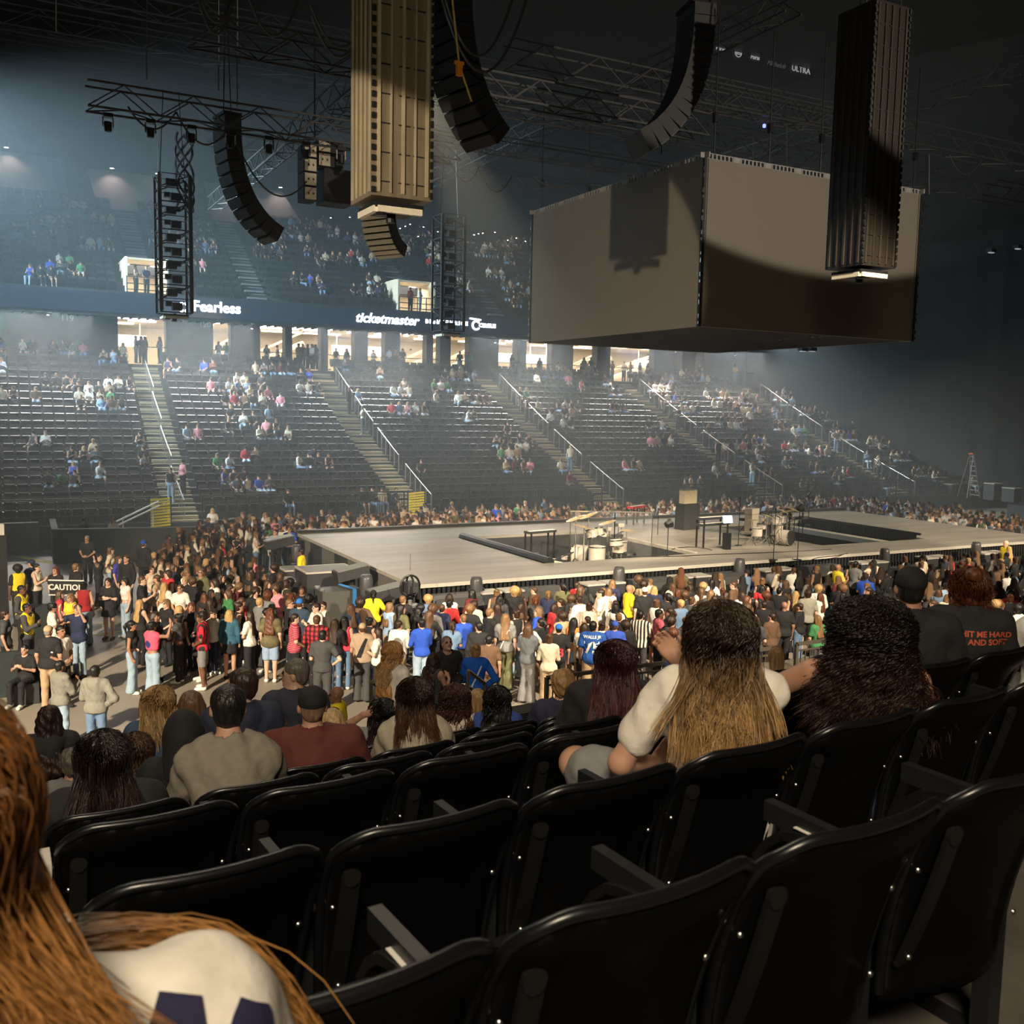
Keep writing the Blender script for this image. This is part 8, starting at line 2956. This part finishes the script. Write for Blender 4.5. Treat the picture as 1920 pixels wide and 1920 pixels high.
lowp = seat_groups(FAR_LOW, lambda s_: 0.045 + (0.03 if s_[4] > 10 else 0) + (0.03 if s_[0] < 8 and s_[4] in (3, 4, 5, 6) else 0) + (0.06 if s_[0] > 44 else 0), 0, 3)
upp = seat_groups(FAR_UP, lambda s_: 0.10, 1, 4)
for s_ in lowp + upp:
    people.append((CS[g.integers(len(CS))], s_[0], s_[1] - 0.13, s_[2], PI + g.normal(0, 0.3), 1.0, 1))
# people standing on stairs and the walkway, silhouettes in doorways
for (px, py, Y) in ((265, 660, 65.2), (272, 665, 65.4), (255, 662, 65), (300, 668, 65), (560, 668, 64.9), (568, 670, 65), (577, 668, 65.2), (585, 672, 64.8), (592, 670, 65), (730, 676, 65), (742, 672, 65.3), (755, 672, 65), (770, 672, 65.1),
                    (862, 680, 64.8), (875, 678, 65), (880, 684, 65), (1095, 690, 65), (1108, 690, 65), (960, 684, 65.5), (972, 684, 65.6), (1170, 692, 68), (1182, 694, 68), (1200, 694, 68), (1215, 694, 68), (1148, 692, 68),
                    (1312, 700, 66), (1378, 704, 64.8), (500, 668, 68), (520, 668, 68), (410, 668, 67), (425, 668, 67), (630, 672, 68), (650, 670, 68), (700, 672, 68), (820, 676, 68), (1012, 686, 68), (1030, 686, 68)):
    p = on_y(px, py, Y)
    people.append((CO[g.integers(len(CO))], p.x, Y, 8.68, PI + g.normal(0, 0.8), 1.0, 0))
for (vx, dx) in ((VOM[0][0], 0), (VOM[0][0], -0.6), (VOM[1][0], -0.35), (VOM[1][0], 0.35)):
    people.append((CO[g.integers(len(CO))], vx + dx, 63.3, 12.7, PI + g.normal(0, 0.5), 1.0, 2))
for ax, rows in ((7.9, (2, 3)), (19.3, (14, 17, 11)), (31.2, (5, 13)), (43.2, (2, 6, 12)), (55.2, (3, 8))):
    for r_i in rows:
        people.append((CO[g.integers(len(CO))], ax + g.uniform(-0.4, 0.4), row_y(r_i) + 0.3, row_z(r_i) + 0.02, g.uniform(0, 6.28), 1.0, 0))
for (x, y) in ((19.0, 44.9), (20.5, 45.0), (4.4, 42.8), (3.3, 42.9), (8.8, 45.2), (26.0, 45.3), (38, 45.0)):
    people.append((CO[g.integers(len(CO))], x, y, 0, PI + g.normal(0, 0.4), 1.0, 0))
VV, QQ, CC, off = [], [], [], 0
pal_top = [CL[c] for c in TOPN]
for (var, x, y, z, a, s_, kind) in people:
    V, Q, vt = var
    ca, sa = math.cos(a), math.sin(a)
    W = V * s_
    W = np.stack([W[:, 0] * ca - W[:, 1] * sa + x, W[:, 0] * sa + W[:, 1] * ca + y, W[:, 2] + z], 1)
    tc = pal_top[g.integers(len(pal_top))]
    if kind == 1 and g.uniform() < 0.15:
        tc = CL[['white', 'cream', 'cream', 'white', 'tan'][g.integers(5)]]
    pal = np.array([SK[g.choice(7, p=[.27, .15, .22, .1, .07, .13, .06])], tc, CL[['black', 'black', 'denim', 'pale denim', 'dark grey'][g.integers(5)]], HAIRC[HN[g.integers(len(HN))]], (0.3, 0.3, 0.3), (0.05, 0.04, 0.04), (0.4, 0.15, 0.12)])
    VV.append(W)
    QQ.append(Q + off)
    CC.append(pal[vt])
    off += len(V)
o = link('crowd', mesh_np('crowd', np.concatenate(VV), np.concatenate(QQ), attr_mat('crowd_cloth', 0.8), True, cols=np.concatenate(CC)))
tag(o, 'distant crowd around the stage and in the far stands', 'crowd', kind='stuff')
print('PEOPLE', COUNT_P, len(spots), len(people), 'near seats', near_count)
